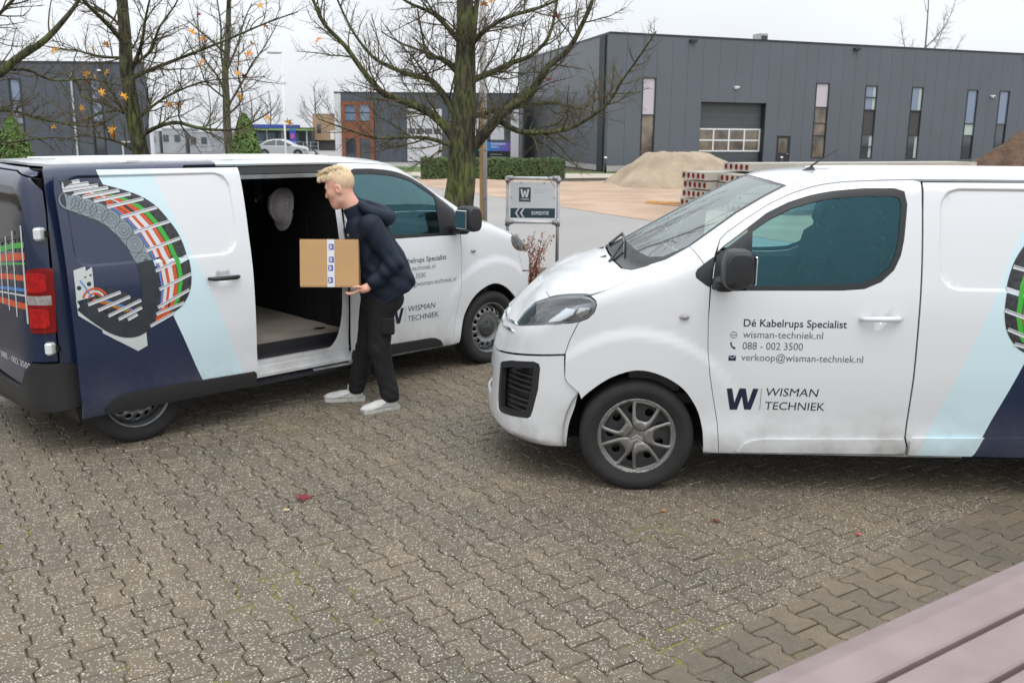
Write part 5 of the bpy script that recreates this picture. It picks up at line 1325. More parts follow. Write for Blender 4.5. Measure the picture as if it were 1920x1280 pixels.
for a, b in ((-7.72, -5.16), (-3.28, -2.25)):
    d = mpart('garage_door', M_WHITE, a+.02, b-.02, .03, 3.74, -.08, -.03)
    n = 4 if b-a > 2 else 2
    for k in range(n): mpart('pane', M_PANE, a+.08+(b-a-.1)*k/n, a+(b-a-.1)*(k+1)/n, 1.95, 2.35, -.03, -.02, d)
    for z in (.62, 1.24, 2.5, 3.1): mpart('panel_joint', M_WHITEF, a+.03, b-.03, z, z+.02, -.03, -.025, d)
mpart('wall_post', M_WHITE, -1.67, -.70, 1.6, 3.74); mpart('dark_bay', M_PANE, -2.25, -1.67, 0, 3.77, -.08, -.02); mpart('wall_post', M_WHITE, -.22, .36, 0, 3.74); mpart('dark_bay', M_PANE, -.70, -.22, 1.6, 3.77, -.08, -.02); mpart('wall_base', M_CLADD, -1.67, -.22, 0, 1.6)
mpart('door_vent', M_FRAME, -7.6, -7.35, .22, .28, -.03, -.02)

# --- left building
bL = thing('workshop_building', 'slate grey clad building at the far left behind bare branches', 'building')
wl2 = Wall((-27, 42), (-16.0, 42)); HL = 4.87; lx = lambda x: x+27
def lpart(n, m, x0, x1, z0, z1, d0=-.08, d1=0., p=None): return wl2.part(n, m, p or bL, lx(x0), lx(x1), d0, d1, z0, z1)
q_ = [(-26.99, 42.1), (-16.02, 42.1), (-18.9, 49.6), (-29.8, 49.6)]; mb = MB(); mb.prism(q_, 0, HL-.03); mb.build('inner_wall', M_GREYP, bL)
lpart('corner_trim', M_WHITE, -16.0, -15.86, 0, HL+.05, -.12, .02)
lpart('roof_edge', M_FRAME, -27, -15.97, HL, HL+.08, -.12, .03)
ed = [-27, -26, -25, -24, -23, -22.0, -21.45, -20.4, -19.45, -18.5, -17.95, -16.95, -16.0]
for a, b in zip(ed[:-1], ed[1:]):
    w_ = (a, b) in ((-22.0, -21.45), (-18.5, -17.95))
    if w_: lpart('cladding_panel', M_CLADD, a+.005, b-.005, 4.22, HL); lpart('cladding_panel', M_CLADD, a+.005, b-.005, 0, .95)
    else: lpart('cladding_panel', M_CLADD, a+.006, b-.006, 0, HL)
window(wl2, bL, lx(-18.5), lx(-17.95), .95, 4.22, [(3.35, M_PANESKY, 0), (2.45, M_PANESKY, 0), (2.3, M_GREYP, 0), (1.0, M_PANE, 0)])
window(wl2, bL, lx(-22.0), lx(-21.45), .95, 4.22, [(3.3, M_PANESKY, 0), (2.3, M_PANESKY, 0), (1.0, M_PANE, 0)])
for xx, z1 in ((-19.22, 4.5), (-17.2, 1.56)):
    mb = MB(); mb.tube([wl2.at(lx(xx), .06, 0), wl2.at(lx(xx), .06, z1)], .045, 8); mb.build('downpipe', M_ROOFU, bL)
lpart('porch_rail', M_ROOFU, -17.25, -16.75, 1.53, 1.59, 0, .1)
lpart('wall_lamp', M_WHITEF, -18.05, -17.85, 4.55, 4.62, 0, .1)

# --- far things between the trees
bT = thing('brick_block', 'pale tan brick block far behind the blue canopy', 'building')
wt = Wall((-23.1, 110), (-17, 110))
wt.part('wall', mat('tan_brick', (.40, .27, .17), .85, var=.12, vscale=2), bT, 0, 6.2, -6, 0, 1.1, 4.0); wt.part('lower_storey', M_GREYP, bT, .1, 6.1, -5.9, -.3, 0, 1.09); wt.part('roof_edge', M_ROOFU, bT, -.05, 6.25, -6, .05, 4.0, 4.12)
for s in (.5, 2.6, 4.4): wt.part('window', M_PANE, bT, s, s+.45, -.04, .02, 1.9, 2.9)
wt.part('notice', M_WHITEF, bT, 2.0, 2.45, 0, .03, 1.2, 2.2)
fs = thing('filling_station', 'filling station canopy with a blue band far between the trees', 'building')
wg = Wall((-29.5, 104), (-22.6, 104))
wg.part('canopy', mat('canopy_blue', (.035, .075, .30), .5), fs, 0, 5.4, -4, 0, 2.35, 2.78); wg.part('canopy_edge', mat('canopy_green', (.20, .34, .09), .5), fs, 0, 6.9, -4, .02, 2.16, 2.34)
for s in (.5, 2.2, 3.9, 5.2, 6.6): wg.part('column', M_ROOFU, fs, s, s+.14, -1.5, -1.3, 0, 2.16)
wg.part('shop', M_CLADD, fs, .1, 6.6, -6, -4.1, 0, 2.5)
for s in (.4, 1.6, 2.8, 4.2): wg.part('pane', M_PANESKY, fs, s, s+1., -4.09, -4.05, .3, 1.9)
pl_ = thing('advert_column', 'blue upright advert column beside the filling station', 'sign')
wg.part('board', mat('column_blue', (.03, .07, .42), .4), pl_, 5.35, 5.95, .8, 1.0, 0, 2.25); wg.part('logo_panel', mat('column_pink', (.45, .08, .25), .4), pl_, 5.45, 5.85, 1.0, 1.03, 1.3, 1.8)
ct = mat('container_white', (.36, .38, .41), .6, var=.2, vscale=1.)
for k, (x0, w_, h_) in enumerate(((-34.6, 1.9, 1.95), (-32.4, 2.1, 2.2), (-29.9, 2.0, 1.9))):
    c = thing('site_cabin', ('leftmost', 'middle', 'rightmost')[k]+' white site cabin of the row left of the cone shrub', 'cabin', group='site cabins far off')
    mb = MB(); mb.box((x0+w_/2, 90, h_/2), (w_, 4, h_)); mb.build('body', ct, c)
    for q in range(2):
        mb = MB(); mb.box((x0+.35+q*w_*.5, 87.97, h_*.62), (.5, .06, .6)); mb.build('window', M_PANE, c)
    mb = MB(); mb.box((x0+w_/2, 90, h_+.05), (w_+.1, 4.1, .1)); mb.build('roof', M_ROOFU, c)
# mesh fence far off: posts and rails
fe = thing('mesh_fence', 'thin grey mesh fence in front of the filling station', 'fence')
for k in range(13):
    mb = MB(); mb.tube([(-27.5+k*.72, 92, -.02), (-27.5+k*.72, 92, 1.1)], .03, 6); mb.build('post', M_ROOFU, fe)
for z in (.35, .7, 1.06):
    mb = MB(); mb.tube([(-27.5, 92, z), (-18.9, 92, z)], .014, 5); mb.build('rail', M_ROOFU, fe)
# ---------------------------------------------------------------- hedges and shrubs: many small leaf faces over a dark core
M_HEDGE = mat('hedge_leaves', (.110, .165, .060), .6, col2=(.055, .095, .035), vscale=6, spec=.3)
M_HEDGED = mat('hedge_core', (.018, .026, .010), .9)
M_CONE = mat('cone_shrub_leaves', (.13, .22, .045), .5, col2=(.06, .125, .028), vscale=5, spec=.4)
def leaf_cloud(pts, nrm, size, rng, jit=.6):
    V = []; F = []
    for p, n in zip(pts, nrm):
        n = Vector(n)+Vector((rng.gauss(0, jit), rng.gauss(0, jit), rng.gauss(0, jit))); n.normalize()
        u = n.orthogonal().normalized(); u.rotate(Matrix.Rotation(rng.random()*6.28, 3, n)); w = n.cross(u); s = size*rng.uniform(.6, 1.35); p = Vector(p); b = len(V)
        V += [p-u*s, p-w*s*.5, p+u*s, p+w*s*.5]; F.append((b, b+1, b+2, b+3))
    return V, F
def hedge(name, label, x0, x1, y0, y1, z1, n, seed):
    h = thing(name, label, 'hedge', ((x0+x1)/2, (y0+y1)/2, 0)); r = random.Random(seed)
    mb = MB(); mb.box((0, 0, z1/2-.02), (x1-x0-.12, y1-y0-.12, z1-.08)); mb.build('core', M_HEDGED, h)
    P = []; N = []
    for _ in range(n):
        u = r.random(); x = r.uniform(-.5, .5)*(x1-x0); bump = .05*math.sin(x*3)+.04*math.sin(x*7.3)
        if u < .62: P.append((x, -(y1-y0)/2+r.uniform(-.04, .05)+bump*.3, z1*(r.random()**.8))); N.append((0, -1, .25))
        elif u < .9: P.append((x, r.uniform(-.5, .5)*(y1-y0), z1+r.uniform(-.05, .03)+bump*.4)); N.append((0, -.2, 1))
        else: s_ = r.choice((-1, 1)); P.append((s_*(x1-x0)/2+r.uniform(-.04, .04), r.uniform(-.5, .5)*(y1-y0), z1*r.random())); N.append((s_, 0, .2))
    V, F = leaf_cloud(P, N, .055, r); mobj('foliage', V, F, M_HEDGE, h)
    for k in range(int((x1-x0)/.45)):
        mb = MB(); xx = -(x1-x0)/2+.2+k*.45; mb.tube([(xx, -.3, -.03), (xx+r.uniform(-.05, .05), -.32, .3)], .02, 5); mb.build('stem', M_BARKD, h)
    return h
M_BARKD = mat('dark_bark', (.045, .035, .026), .9)
hedge('clipped_hedge', 'long clipped green hedge behind the tree and lamp post', -4.25, 2.35, 43.6, 44.9, .92, 9000, 2)
def cone_shrub(label, x, y, r0, z0, z1, seed):
    h = thing('cone_shrub', label, 'shrub', (x, y, 0), 0, 'clipped cone shrubs'); r = random.Random(seed)
    prof = lambda t: r0*(1-t)**.62*(1.0+.04*math.sin(9*t))
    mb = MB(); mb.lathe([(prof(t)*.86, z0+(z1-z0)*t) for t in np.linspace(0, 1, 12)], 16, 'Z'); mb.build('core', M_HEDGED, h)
    mb = MB(); mb.tube([(0, 0, -.05), (0, 0, z0+.2)], .05, 8); mb.build('stem', M_BARKD, h)
    P = []; N = []
    for _ in range(7000):
        t = r.random()**1.35; a = r.random()*6.283; q = prof(t)*(r.uniform(.86, 1.05)+.04*math.sin(5*a+9*t)); P.append((q*math.cos(a), q*math.sin(a), z0+(z1-z0)*t*1.0)); N.append((math.cos(a), math.sin(a), .5))
    V, F = leaf_cloud(P, N, .035, r, .55); mobj('foliage', V, F, M_CONE, h)
cone_shrub('cone shrub in the middle of the gap between the two trees', -4.50, 16.0, .50, .35, 2.34, 4)
cone_shrub('cone shrub at the left edge behind the van roof', -8.40, 16.0, .58, .35, 2.27, 8)

# ---------------------------------------------------------------- heaps
def heap(name, label, cx, cy, rx, ry, hh, m, seed, rough=.06, flat=.0, rz=0.):
    nx, na = 26, 72; V = [(0, 0, 0)]; F = []; rs = np.random.RandomState(seed); ph = rs.rand(12)*6.28
    def height(q, a):
        base = max(0, 1-q**1.25); z = hh*base
        if flat: z = min(z*(1+flat), hh)
        x, y = q*math.cos(a)*rx, q*math.sin(a)*ry
        n = math.sin(x*3.1+ph[0])*math.sin(y*2.7+ph[1])+.6*math.sin(x*6.7+y*3.3+ph[2])+.5*math.sin(y*9.1-x*5.2+ph[3])+.4*math.sin(x*15+ph[4])*math.sin(y*14+ph[5])+.3*math.sin(x*27+y*19+ph[6])
        return z+rough*n*min(1, base*3)
    V = [(0, 0, height(0, 0))]
    for i in range(1, nx+1):
        q = i/nx
        for j in range(na):
            a = 2*PI*j/na; e = 1+.10*math.sin(3*a+ph[7])+.07*math.sin(5*a+ph[8])
            V.append((q*e*math.cos(a)*rx, q*e*math.sin(a)*ry, height(q, a)-.04*(q > .98)))
    F = [(0, 1+j, 1+(j+1) % na) for j in range(na)]+[(1+(i-1)*na+j, 1+i*na+j, 1+i*na+(j+1) % na, 1+(i-1)*na+(j+1) % na) for i in range(1, nx) for j in range(na)]
    return tag(mobj(name, V, F, m, None, None, True, None, (cx, cy, -.03), (0, 0, rz)), label, 'heap')
heap('sand_heap', 'pale sand heap with a flat top behind the concrete slabs', 7.0, 40.5, 3.2, 2.6, 1.34, mat('pale_sand', (.43, .345, .25), .92, var=.32, vscale=1.2, bump=.7, bscale=9, bdist=.08), 3, .035, .45)
heap('earth_heap', 'dark brown earth heap at the right edge behind the van', 23.2, 34.5, 7.6, 4.4, 4.9, mat('brown_earth', (.155, .092, .058), .92, var=.5, vscale=1.6, bump=.9, bscale=7, bdist=.12), 9, .09)

# ---------------------------------------------------------------- hollow-core slabs
M_SLAB = mat('precast_concrete', (.44, .42, .37), .85, var=.2, vscale=2, bump=.2, bscale=30)
M_REDCAP = mat('red_end_cap', (.34, .055, .05), .6, var=.3, vscale=20)
SLAB_A = math.radians(24)
def slab(label, x, y, z, L=6., w=1.2, h=.225, missing=()):
    """one end faces the viewer's left: local +x runs along the slab, the near end is x = 0"""
    t = thing('hollow_slab', label, 'concrete slab', (x, y, z), SLAB_A, 'hollow-core slabs stacked on the site')
    holes = [disc2((-.48+.24*k, h*.5), .072, 14) for k in range(5)]; holes = [q*[1, 1.15]+[0, -h*.5*.15] for q in holes]
    W, T = cdt(np.array([(-w/2, 0), (w/2, 0), (w/2, h), (-w/2, h)]), holes, .2, .06)
    V = [(0, -a, b) for a, b in W]; F = [tuple(q) for q in T]; n = len(V)
    V += [(0, w/2, 0), (0, -w/2, 0), (0, -w/2, h), (0, w/2, h), (L, w/2, 0), (L, -w/2, 0), (L, -w/2+.03, h), (L, w/2-.03, h)]
    F += [(n+1, n+5, n+6, n+2), (n+0, n+3, n+7, n+4), (n+2, n+6, n+7, n+3), (n+0, n+4, n+5, n+1), (n+5, n+4, n+7, n+6)]
    mobj('body', V, F, M_SLAB, t)
    for k in range(5):
        c = MB(); d = .05 if k not in missing else .30
        c.lathe([(.072, 0), (.070, d), (0, d)], 12, 'X'); o = c.build('end_cap', M_REDCAP if k not in missing else M_HEDGED, t, loc=(0, .48-.24*k, h*.5)); o.scale = (1, 1, 1.15)
    return t
ea = Vector((math.cos(SLAB_A), math.sin(SLAB_A), 0)); eb = Vector((math.sin(SLAB_A), -math.cos(SLAB_A), 0))
S0 = Vector((5.22, 27.55, 0))
names = ['bottom', 'second', 'third', 'top']
for k in range(4):
    p = S0+eb*(.02*(k % 2))+ea*(.04*((k*7) % 3)); slab('%s slab of the left stack of concrete slabs' % names[k], p.x, p.y, .01+.262*k)
for k in range(4):
    p = S0+eb*1.28+ea*(.35+.03*k); slab('%s slab of the middle stack of concrete slabs' % names[k], p.x, p.y, -.02+.262*k, missing=(1,) if k in (1, 2) else ())
p = S0+eb*2.75+ea*.6; slab('slab of the right stack of concrete slabs, beside the middle stack', p.x, p.y, .70)
p = S0+eb*.62+ea*1.05; slab('single slab lying on top of the left and middle stacks', p.x, p.y, 1.06, 9.)
slab('far concrete slab lying level in front of the earth heap', 13.6, 38.8, .66, 9.)
for k, (dx, dy, dz) in enumerate(((0, 0, 0), (.05, .16, .0))):
    b = MB(); b.bbox((0, 0, 0), (1.5, .10, .05), .008); o = b.build('timber_batten', mat('raw_timber', (.62, .34, .12), .7, var=.2, vscale=6), None, loc=(4.75+dx, 28.6+dy, .03+dz+.02*k), rot=(0, 0, -.35-.1*k))
    tag(o, ('near' if k == 0 else 'far')+' orange timber batten of the two left of the slab stacks', 'timber', 'timber battens on the sand')

# ---------------------------------------------------------------- direction sign
M_GALV = mat('galvanised_tube', (.42, .43, .44), .42, metal=.6, var=.2, vscale=20)
M_SIGNW = mat('sign_white', (.74, .76, .78), .35)
M_SIGNT = mat('sign_teal', (.028, .065, .085), .4)
def sign():
    x0, x1, y = -.079, .632, 13.3; zt = 1.455; zb = .862
    t = thing('direction_sign', 'white and dark teal direction sign on a tube frame beside the road', 'sign', (.277, y, 0))
    cx = .277; hw = (x1-x0)/2
    for s in (-1, 1):
        b = MB(); b.tube([(s*hw, 0, -.05), (s*hw, 0, zt-.02)], .024, 12); b.build('post', M_GALV, t, True)
        for z, r in ((zt, .036), (zb-.02, .036)):
            b = MB(); b.tube([(s*hw, 0, z-.055), (s*hw, 0, z+(.0 if z == zt else .055))], r, 12); b.tube([(s*hw, 0, z), (s*(hw-.075), 0, z)], r, 12); b.lathe([(0, .036), (.02, .03), (.034, .01), (.036, -.01)], 12, 'Z', (s*hw, 0, z)); b.build('clamp', M_GALV, t, True)
    for z in (zt, zb-.02):
        b = MB(); b.tube([(-hw+.04, 0, z), (hw-.04, 0, z)], .023, 12); b.build('cross_tube', mat('sign_tube_pale', (.66, .67, .68), .4, metal=.3), t, True)
    b = MB(); b.bbox((0, -.01, (zt+zb)/2-.005), (2*hw-.075, .012, zt-zb-.085), .004); pn = b.build('panel', M_SIGNW, t)
    L, Rr, B, T = -hw+.04, hw-.04, zb+.042, zt-.05
    def flat(name, pts, m, yy=-.0175): return mobj(name, [(a, yy, c) for a, c in pts], [tuple(range(len(pts)))], m, pn)
    flat('arrow_band', [(L, B), (Rr, B), (Rr, B+.135), (L, B+.135)], M_SIGNT)
    for k in range(2):
        a = L+.065+.07*k; flat('chevron', [(a, B+.0675), (a+.045, B+.002), (a+.068, B+.002), (a+.024, B+.0675), (a+.068, B+.133), (a+.045, B+.133)][:3]+[(a+.024, B+.0675), (a+.068, B+.133), (a+.045, B+.133)], M_SIGNW, -.019)
    W, F = fit_text('EXPEDITIE', L+.30, L+.545, B+.045, .046, bold=.022); mobj('lettering', [(a, -.019, c) for a, c in W], F, M_SIGNW, pn)
    lx, lz = L+.12, B+.225; lw, lh = .165, .20
    flat('logo', [(lx, lz), (lx+lw, lz), (lx+lw, lz+lh), (lx, lz+lh)], M_SIGNT)
    w = [(.018, .175), (.048, .175), (.058, .10), (.072, .160), (.093, .160), (.107, .10), (.117, .175), (.147, .175), (.122, .060), (.096, .060), (.0825, .115), (.069, .060), (.043, .060)]
    W2, T2 = cdt(np.array(w), (), .1, .05); mobj('logo_letter', [(lx+a, -.019, lz+c) for a, c in W2], [tuple(q) for q in T2], M_SIGNW, pn)
    W, F = fit_text('WISMAN', lx+.022, lx+lw-.022, lz+.022, .024, bold=.01); mobj('lettering', [(a, -.019, c) for a, c in W], F, M_SIGNW, pn)
    for k, (wd, z) in enumerate(((.21, .155), (.13, .125))):
        W, F = fit_text(('WISMAN TECHNIEK', 'KABELRUPSEN')[k], lx+.215, lx+.215+wd, lz+z, .012); mobj('lettering', [(a, -.0182, c) for a, c in W], F, mat('sign_grey_print', (.42, .45, .47), .5), pn)
    for px_, pz in ((-.75, T-.01), (.72, T-.01), (-1.03, .0), (1.03, .0)):
        b = MB(); b.lathe([(0, -.012), (.010, -.010), (.011, 0)], 8, 'Y'); b.build('fixing', M_GALV, pn, True, (hw*.62*px_ if abs(px_) < 1 else math.copysign(hw-.05, px_), -.018, pz if pz else (zt+zb)/2+.03))
    t.rotation_euler = (0, 0, -.02)
sign()

# red-twigged shrub by the sign
def twig_shrub():
    t = thing('berry_shrub', 'low rusty red shrub at the foot of the direction sign', 'shrub', (.13, 12.1, 0)); r = random.Random(21)
    ml = [mat('shrub_leaf_red', (.30, .06, .045), .6), mat('shrub_leaf_brown', (.25, .13, .07), .7), mat('shrub_leaf_pale', (.42, .30, .20), .7)]
    st = MB(); LV = [[], [], []]; 
    for k in range(60):
        a = r.random()*6.28; lean = r.uniform(.05, .42); L = r.uniform(.45, .95); bx, by = r.uniform(-.16, .16), r.uniform(-.14, .14); pts = []
        for q in range(6):
            f = q/5; pts.append((bx+math.cos(a)*lean*L*f*(.6+.5*f), by+math.sin(a)*lean*L*f*(.6+.5*f), L*f*(1-.12*f)))
        st.tube(pts, [.007*(1-.7*q/5) for q in range(6)], 4)
        for q in range(42):
            f = r.uniform(.2, 1); i = min(int(f*5), 4); w = f*5-i; p = Vector(pts[i]).lerp(Vector(pts[i+1]), w); LV[0 if f < .45 and r.random() < .6 else r.choice((1, 2, 1, 0))].append(tuple(p+Vector((r.gauss(0, .022), r.gauss(0, .022), r.gauss(0, .02)))))
    st.build('stems', mat('shrub_stem', (.12, .07, .05), .8), t)
    V = []; F = []; M = []
    for k in range(3):
        v, f = leaf_cloud(LV[k], [(0, -.6, .6)]*len(LV[k]), .019, r, .7); b = len(V); V += v; F += [tuple(i+b for i in q) for q in f]; M += [k]*len(f)
    mobj('foliage', V, F, ml, t, M)
twig_shrub()

# ---------------------------------------------------------------- posts and lamps
def lamp_post():
    t = thing('lamp_post', 'tall pole, tan on one side and grey on the other, behind the big tree', 'post', (-.492, 15.0, 0))
    b = MB(); b.tube([(0.025, 0, -.05), (0.0, 0, 5.2)], [.062, .050], 16); b.build('pole', mat('pole_grey', (.40, .39, .37), .55, var=.15, vscale=6), t, True)
    b = MB(); n = 10
    V = []; F = []
    for z, r_, xo in ((-.05, .0665, .025), (2.55, .060, .0125)):
        for k in range(n+1):
            a = PI*.62+PI*.86*k/n; V.append((xo+r_*math.cos(a), r_*math.sin(a), z))
    F = [(k, k+1, n+1+k+1, n+1+k) for k in range(n)]; b.add(V, F); b.build('timber_face', mat('pole_tan', (.30, .185, .075), .7, var=.2, vscale=5), t, True)
    for z in (1.05, .55, 1.8):
        b = MB(); b.lathe([(0, -.008), (.012, -.006), (.012, .004)], 8, 'Y'); b.build('bolt', M_FRAME, t, True, (.045, -.052, z))
lamp_post()
sl = thing('street_lamp', 'distant street lamp with a flat pale head above the van roof', 'lamp', (-7.18, 30, 0))
b = MB(); b.tube([(0, 0, -.05), (0, 0, 4.35)], [.04, .022], 10); b.build('pole', mat('lamp_pole_pale', (.72, .73, .74), .6), sl, True)
b = MB(); b.lathe([(0, .05), (.15, .045), (.24, .02), (.25, 0), (.2, -.03), (0, -.035)], 20, 'Z'); o = b.build('lamp_head', mat('lamp_head_pale', (.50, .50, .47), .5), sl, True, (-.22, 0, 4.43)); o.scale = (1, .6, 1)
for lab, x, y in (('dark bollard light at the corner of the big warehouse', 5.05, 52.2), ('dark bollard light beside the roller door', None, None)):
    if x is None: q = wf.at(10.95, 1.2, 0); x, y = q.x, q.y
    t = thing('bollard_light', lab, 'bollard', (x, y, -.02), 0, 'bollard lights by the warehouse')
    b = MB(); b.tube([(0, 0, 0), (0, 0, .78)], .07, 10); b.build('post', M_FRAME, t, True)
    b = MB(); b.lathe([(.075, .78), (.085, .80), (.085, .87), (0, .885)], 12, 'Z'); b.build('lamp_cap', M_WHITEF, t, True)
for k, dx in enumerate((3.6, 4.0, 4.35)):
    q = wf.at(dx-2.6+.35, .5, 0); b = MB(); b.tube([(0, 0, -.03), (0, 0, .34)], .022, 6)
    tag(b.build('stake', mat('green_stake', (.12, .15, .07), .8), None, loc=(q.x, q.y, 0)), ('leftmost', 'middle', 'rightmost')[k]+' of three short stakes at the warehouse plinth', 'stake', 'stakes at the plinth')
def billboard():
    t = thing('billboard', 'small billboard, blue to purple above black, in front of the low unit', 'sign', (-1.53, 66, 0))
    b = MB(); b.box((0, 0, .87), (2.55, .06, 1.24)); pn = b.build('board', mat('board_black', (.008, .010, .014), .35), t)
    m = bpy.data.materials.new('board_gradient'); m.use_nodes = True; nt = m.node_tree; bs = nt.nodes['Principled BSDF']
    tc = nt.nodes.new('ShaderNodeTexCoord'); sp = nt.nodes.new('ShaderNodeSeparateXYZ'); cr = nt.nodes.new('ShaderNodeValToRGB'); mr = nt.nodes.new('ShaderNodeMapRange')
    nt.links.new(tc.outputs['Object'], sp.inputs[0]); nt.links.new(sp.outputs[0], mr.inputs[0]); mr.inputs[1].default_value = -1.27; mr.inputs[2].default_value = 1.27
    e = cr.color_ramp.elements; e[0].color = (.03, .33, .33, 1); e[1].color = (.14, .07, .38, 1); q = e.new(.5); q.color = (.03, .17, .50, 1)
    nt.links.new(mr.outputs[0], cr.inputs[0]); nt.links.new(cr.outputs[0], bs.inputs['Base Color'])
    mobj('colour_band', [(-1.26, -.034, .86), (1.26, -.034, .86), (1.26, -.034, 1.47), (-1.26, -.034, 1.47)], [(0, 1, 2, 3)], m, pn)
    for s, x0, x1, z, c, mm in (('TRANSFORMATIE', -.05, .95, 1.27, .13, M_WHITEF), ('GROEP.NL', -.05, .52, 1.08, .11, M_WHITEF), ('bedrijfsruimte te huur', -.1, .75, .60, .07, M_ROOFU), ('www.transformatie', -.1, .55, .42, .07, M_ROOFU)):
        W, F = fit_text(s, x0, x1, z, c, bold=.012); mobj('lettering', [(a, -.037, q_) for a, q_ in W], F, mm, pn)
    for s_ in (-1.1, 1.1):
        b = MB(); b.tube([(s_, .05, -.02), (s_, .05, 1.4)], .04, 8); b.build('post', M_ROOFU, t)
billboard()

# ---------------------------------------------------------------- parked cars behind
def car(label, x, y, rz, col, scale=1., hi=.035):
    t = thing('parked_car', label, 'car', (x, y, -.03), rz)
    prof = catmull([(-2.1, .30), (-2.16, .55), (-2.12, .85), (-1.95, .98), (-1.55, 1.10), (-1.15, 1.36), (-.55, 1.475), (.05, 1.46), (.55, 1.30), (1.05, 1.02), (1.55, .93), (1.95, .80), (2.10, .60), (2.08, .35), (1.9, .22), (-1.9, .22)], 4, True)
    G = Grid2(prof, -2.6, 2.6, -.2, 2., .03)
    pl = catmull([(-2.12, .0), (-2.05, .55), (-1.75, .80), (-1.0, .87), (.6, .87), (1.5, .82), (1.95, .62), (2.12, 0)], 4); pl = np.vstack([pl, pl[::-1][1:-1]*[1, -1]]); GPl = Grid2(pl, -2.6, 2.6, -1.3, 1.3, .03)
    def f(P):
        tum = np.abs(P[:, 1])-(.87-.30*np.maximum(P[:, 2]-.88, 0)); d = smax(smax(G(P[:, 0], P[:, 2]), GPl(P[:, 0], P[:, 1]), .10), tum, .06)
        for wx in (-1.32, 1.34): d = np.maximum(d, -(np.maximum(np.hypot(P[:, 0]-wx, P[:, 2]-.31)-.36, .62-np.abs(P[:, 1]))))
        return d
    V, F = nets(f, (-2.4, -1.1, .1), (2.4, 1.1, 1.7), hi); C = V[F].mean(1)
    up = np.interp(C[:, 0], [-1.75, -1.50, -1.08, -.55, .05, .50, .98, 1.2], [.98, 1.05, 1.29, 1.40, 1.385, 1.23, 1.0, .95]); side = np.abs(C[:, 1]) > .60
    n = np.cross(V[F[:, 1]]-V[F[:, 0]], V[F[:, 2]]-V[F[:, 0]]); n /= np.maximum(np.linalg.norm(n, axis=1), 1e-9)[:, None]
    gl = ((np.abs(n[:, 1]) > .6) & (C[:, 2] > .95) & (C[:, 2] < up-.01) & (np.abs(C[:, 0]+.38) > .04)) | ((np.abs(n[:, 1]) < .6) & (np.abs(C[:, 1]) < .58) & (((C[:, 0] > .40) & (C[:, 0] < 1.0)) | ((C[:, 0] < -1.05) & (C[:, 0] > -1.60))) & (n[:, 2] > .2) & (n[:, 2] < .97))
    for nm, k, m in (('body', ~gl, paint('car_'+str(col[0]), col, .25, .6)), ('window', gl, mat('car_glass', (.02, .025, .028), .04, spec=.9, coat=1.))):
        q = F[k]; u = np.unique(q); mp = -np.ones(len(V), int); mp[u] = np.arange(len(u)); mobj(nm, V[u], mp[q], m, t, None, True)
    for wx in (-1.32, 1.34):
        for s in (-1, 1):
            b = MB(); b.lathe([(.0, .09), (.19, .09), (.20, .10), (.22, .09), (.27, .11), (.31, .08), (.315, 0), (.31, -.09), (.2, -.1)], 24, 'Y'); w = b.build('wheel', M_RUBBER, t, True, (wx, s*.76, .315), (0, 0, 0 if s > 0 else PI)); b = MB(); b.lathe([(0, .105), (.05, .105), (.17, .092), (.19, .094)], 20, 'Y'); b.build('rim', M_STEEL, w, True)
    for s in (-1, 1):
        b = MB(); b.bbox((1.86, s*.62, .70), (.30, .28, .12), .04, 0, -s*.5); b.build('headlight', M_LAMPBK, t); b = MB(); b.bbox((-2.02, s*.62, .80), (.20, .26, .16), .04, 0, s*.3); b.build('tail_light', M_RED, t)
        b = MB(); b.bbox((.62, s*.98, 1.0), (.10, .18, .12), .03); b.build('mirror', M_BLACK, t)
    return t
car('white car parked behind the left van, beside the tree trunk', -2.62, 14.6, .06, (.62, .63, .64))
car('silver car far off in front of the filling station', -18.9, 78, .05, (.42, .45, .46), hi=.07)

# ---------------------------------------------------------------- picnic table corner in the foreground
def bench():
    m = mat('mauve_plank', (.29, .225, .222), .55, var=.10, vscale=7, bump=.12, bscale=90, bdist=.004, col2=(.245, .18, .18)); md = mat('mauve_frame', (.085, .035, .035), .6)
    t = thing('plank_table', 'mauve plastic plank table corner in the bottom right foreground', 'table', (1.1, 2.2, 0), math.atan2(2.849-2.069, 1.688-.514))
    # local x runs along the edge, +y is away from the edge's outer side (towards the viewer's right)
    R = Matrix.Rotation(t.rotation_euler.z, 3, 'Z'); inv = R.inverted()
    e0 = inv @ (Vector((.514, 2.069, 0))-Vector((1.1, 2.2, 0))); ey = e0.y
    def prof(w, bev): return [(0, bev), (bev, 0), (w-bev, 0), (w, bev)]
    # sloping front strip then flat planks
    widths = [(.203, .0), (.137, 0), (.137, 0), (.137, 0), (.137, 0)]
    y = ey
    z = .75
    for k, (w, _) in enumerate(widths):
        b = MB(); th = .045
        if k == 0:
            q = [(y, z-.012-th), (y, z-.044), (y-.010, z-.034), (y-.086, z-.003), (y-.096, z), (y-w+.006, z), (y-w, z-.006), (y-w, z-th)]
        else: q = [(y, z-th), (y, z-.006), (y-.006, z), (y-w+.006, z), (y-w, z-.006), (y-w, z-th)]
        n = len(q); V = [(xx, a, c) for xx in (-1.1, 1.1) for a, c in q]; F = [tuple(range(n)), tuple(range(2*n-1, n-1, -1))]+[(i, n+i, n+(i+1) % n, (i+1) % n) for i in range(n)]
        b.add(V, F); b.build('plank', m, t); y -= w+.018
    for xx in (-.8, .8):
        b = MB(); b.bbox((xx, (ey+y)/2, z-.085), (.10, ey-y-.12, .07), .006); b.build('bearer', md, t)
        for yy in (ey-.16, y+.16): b = MB(); b.bbox((xx, yy, (z-.12)/2), (.09, .09, z-.12), .008); b.build('leg', md, t)
bench()
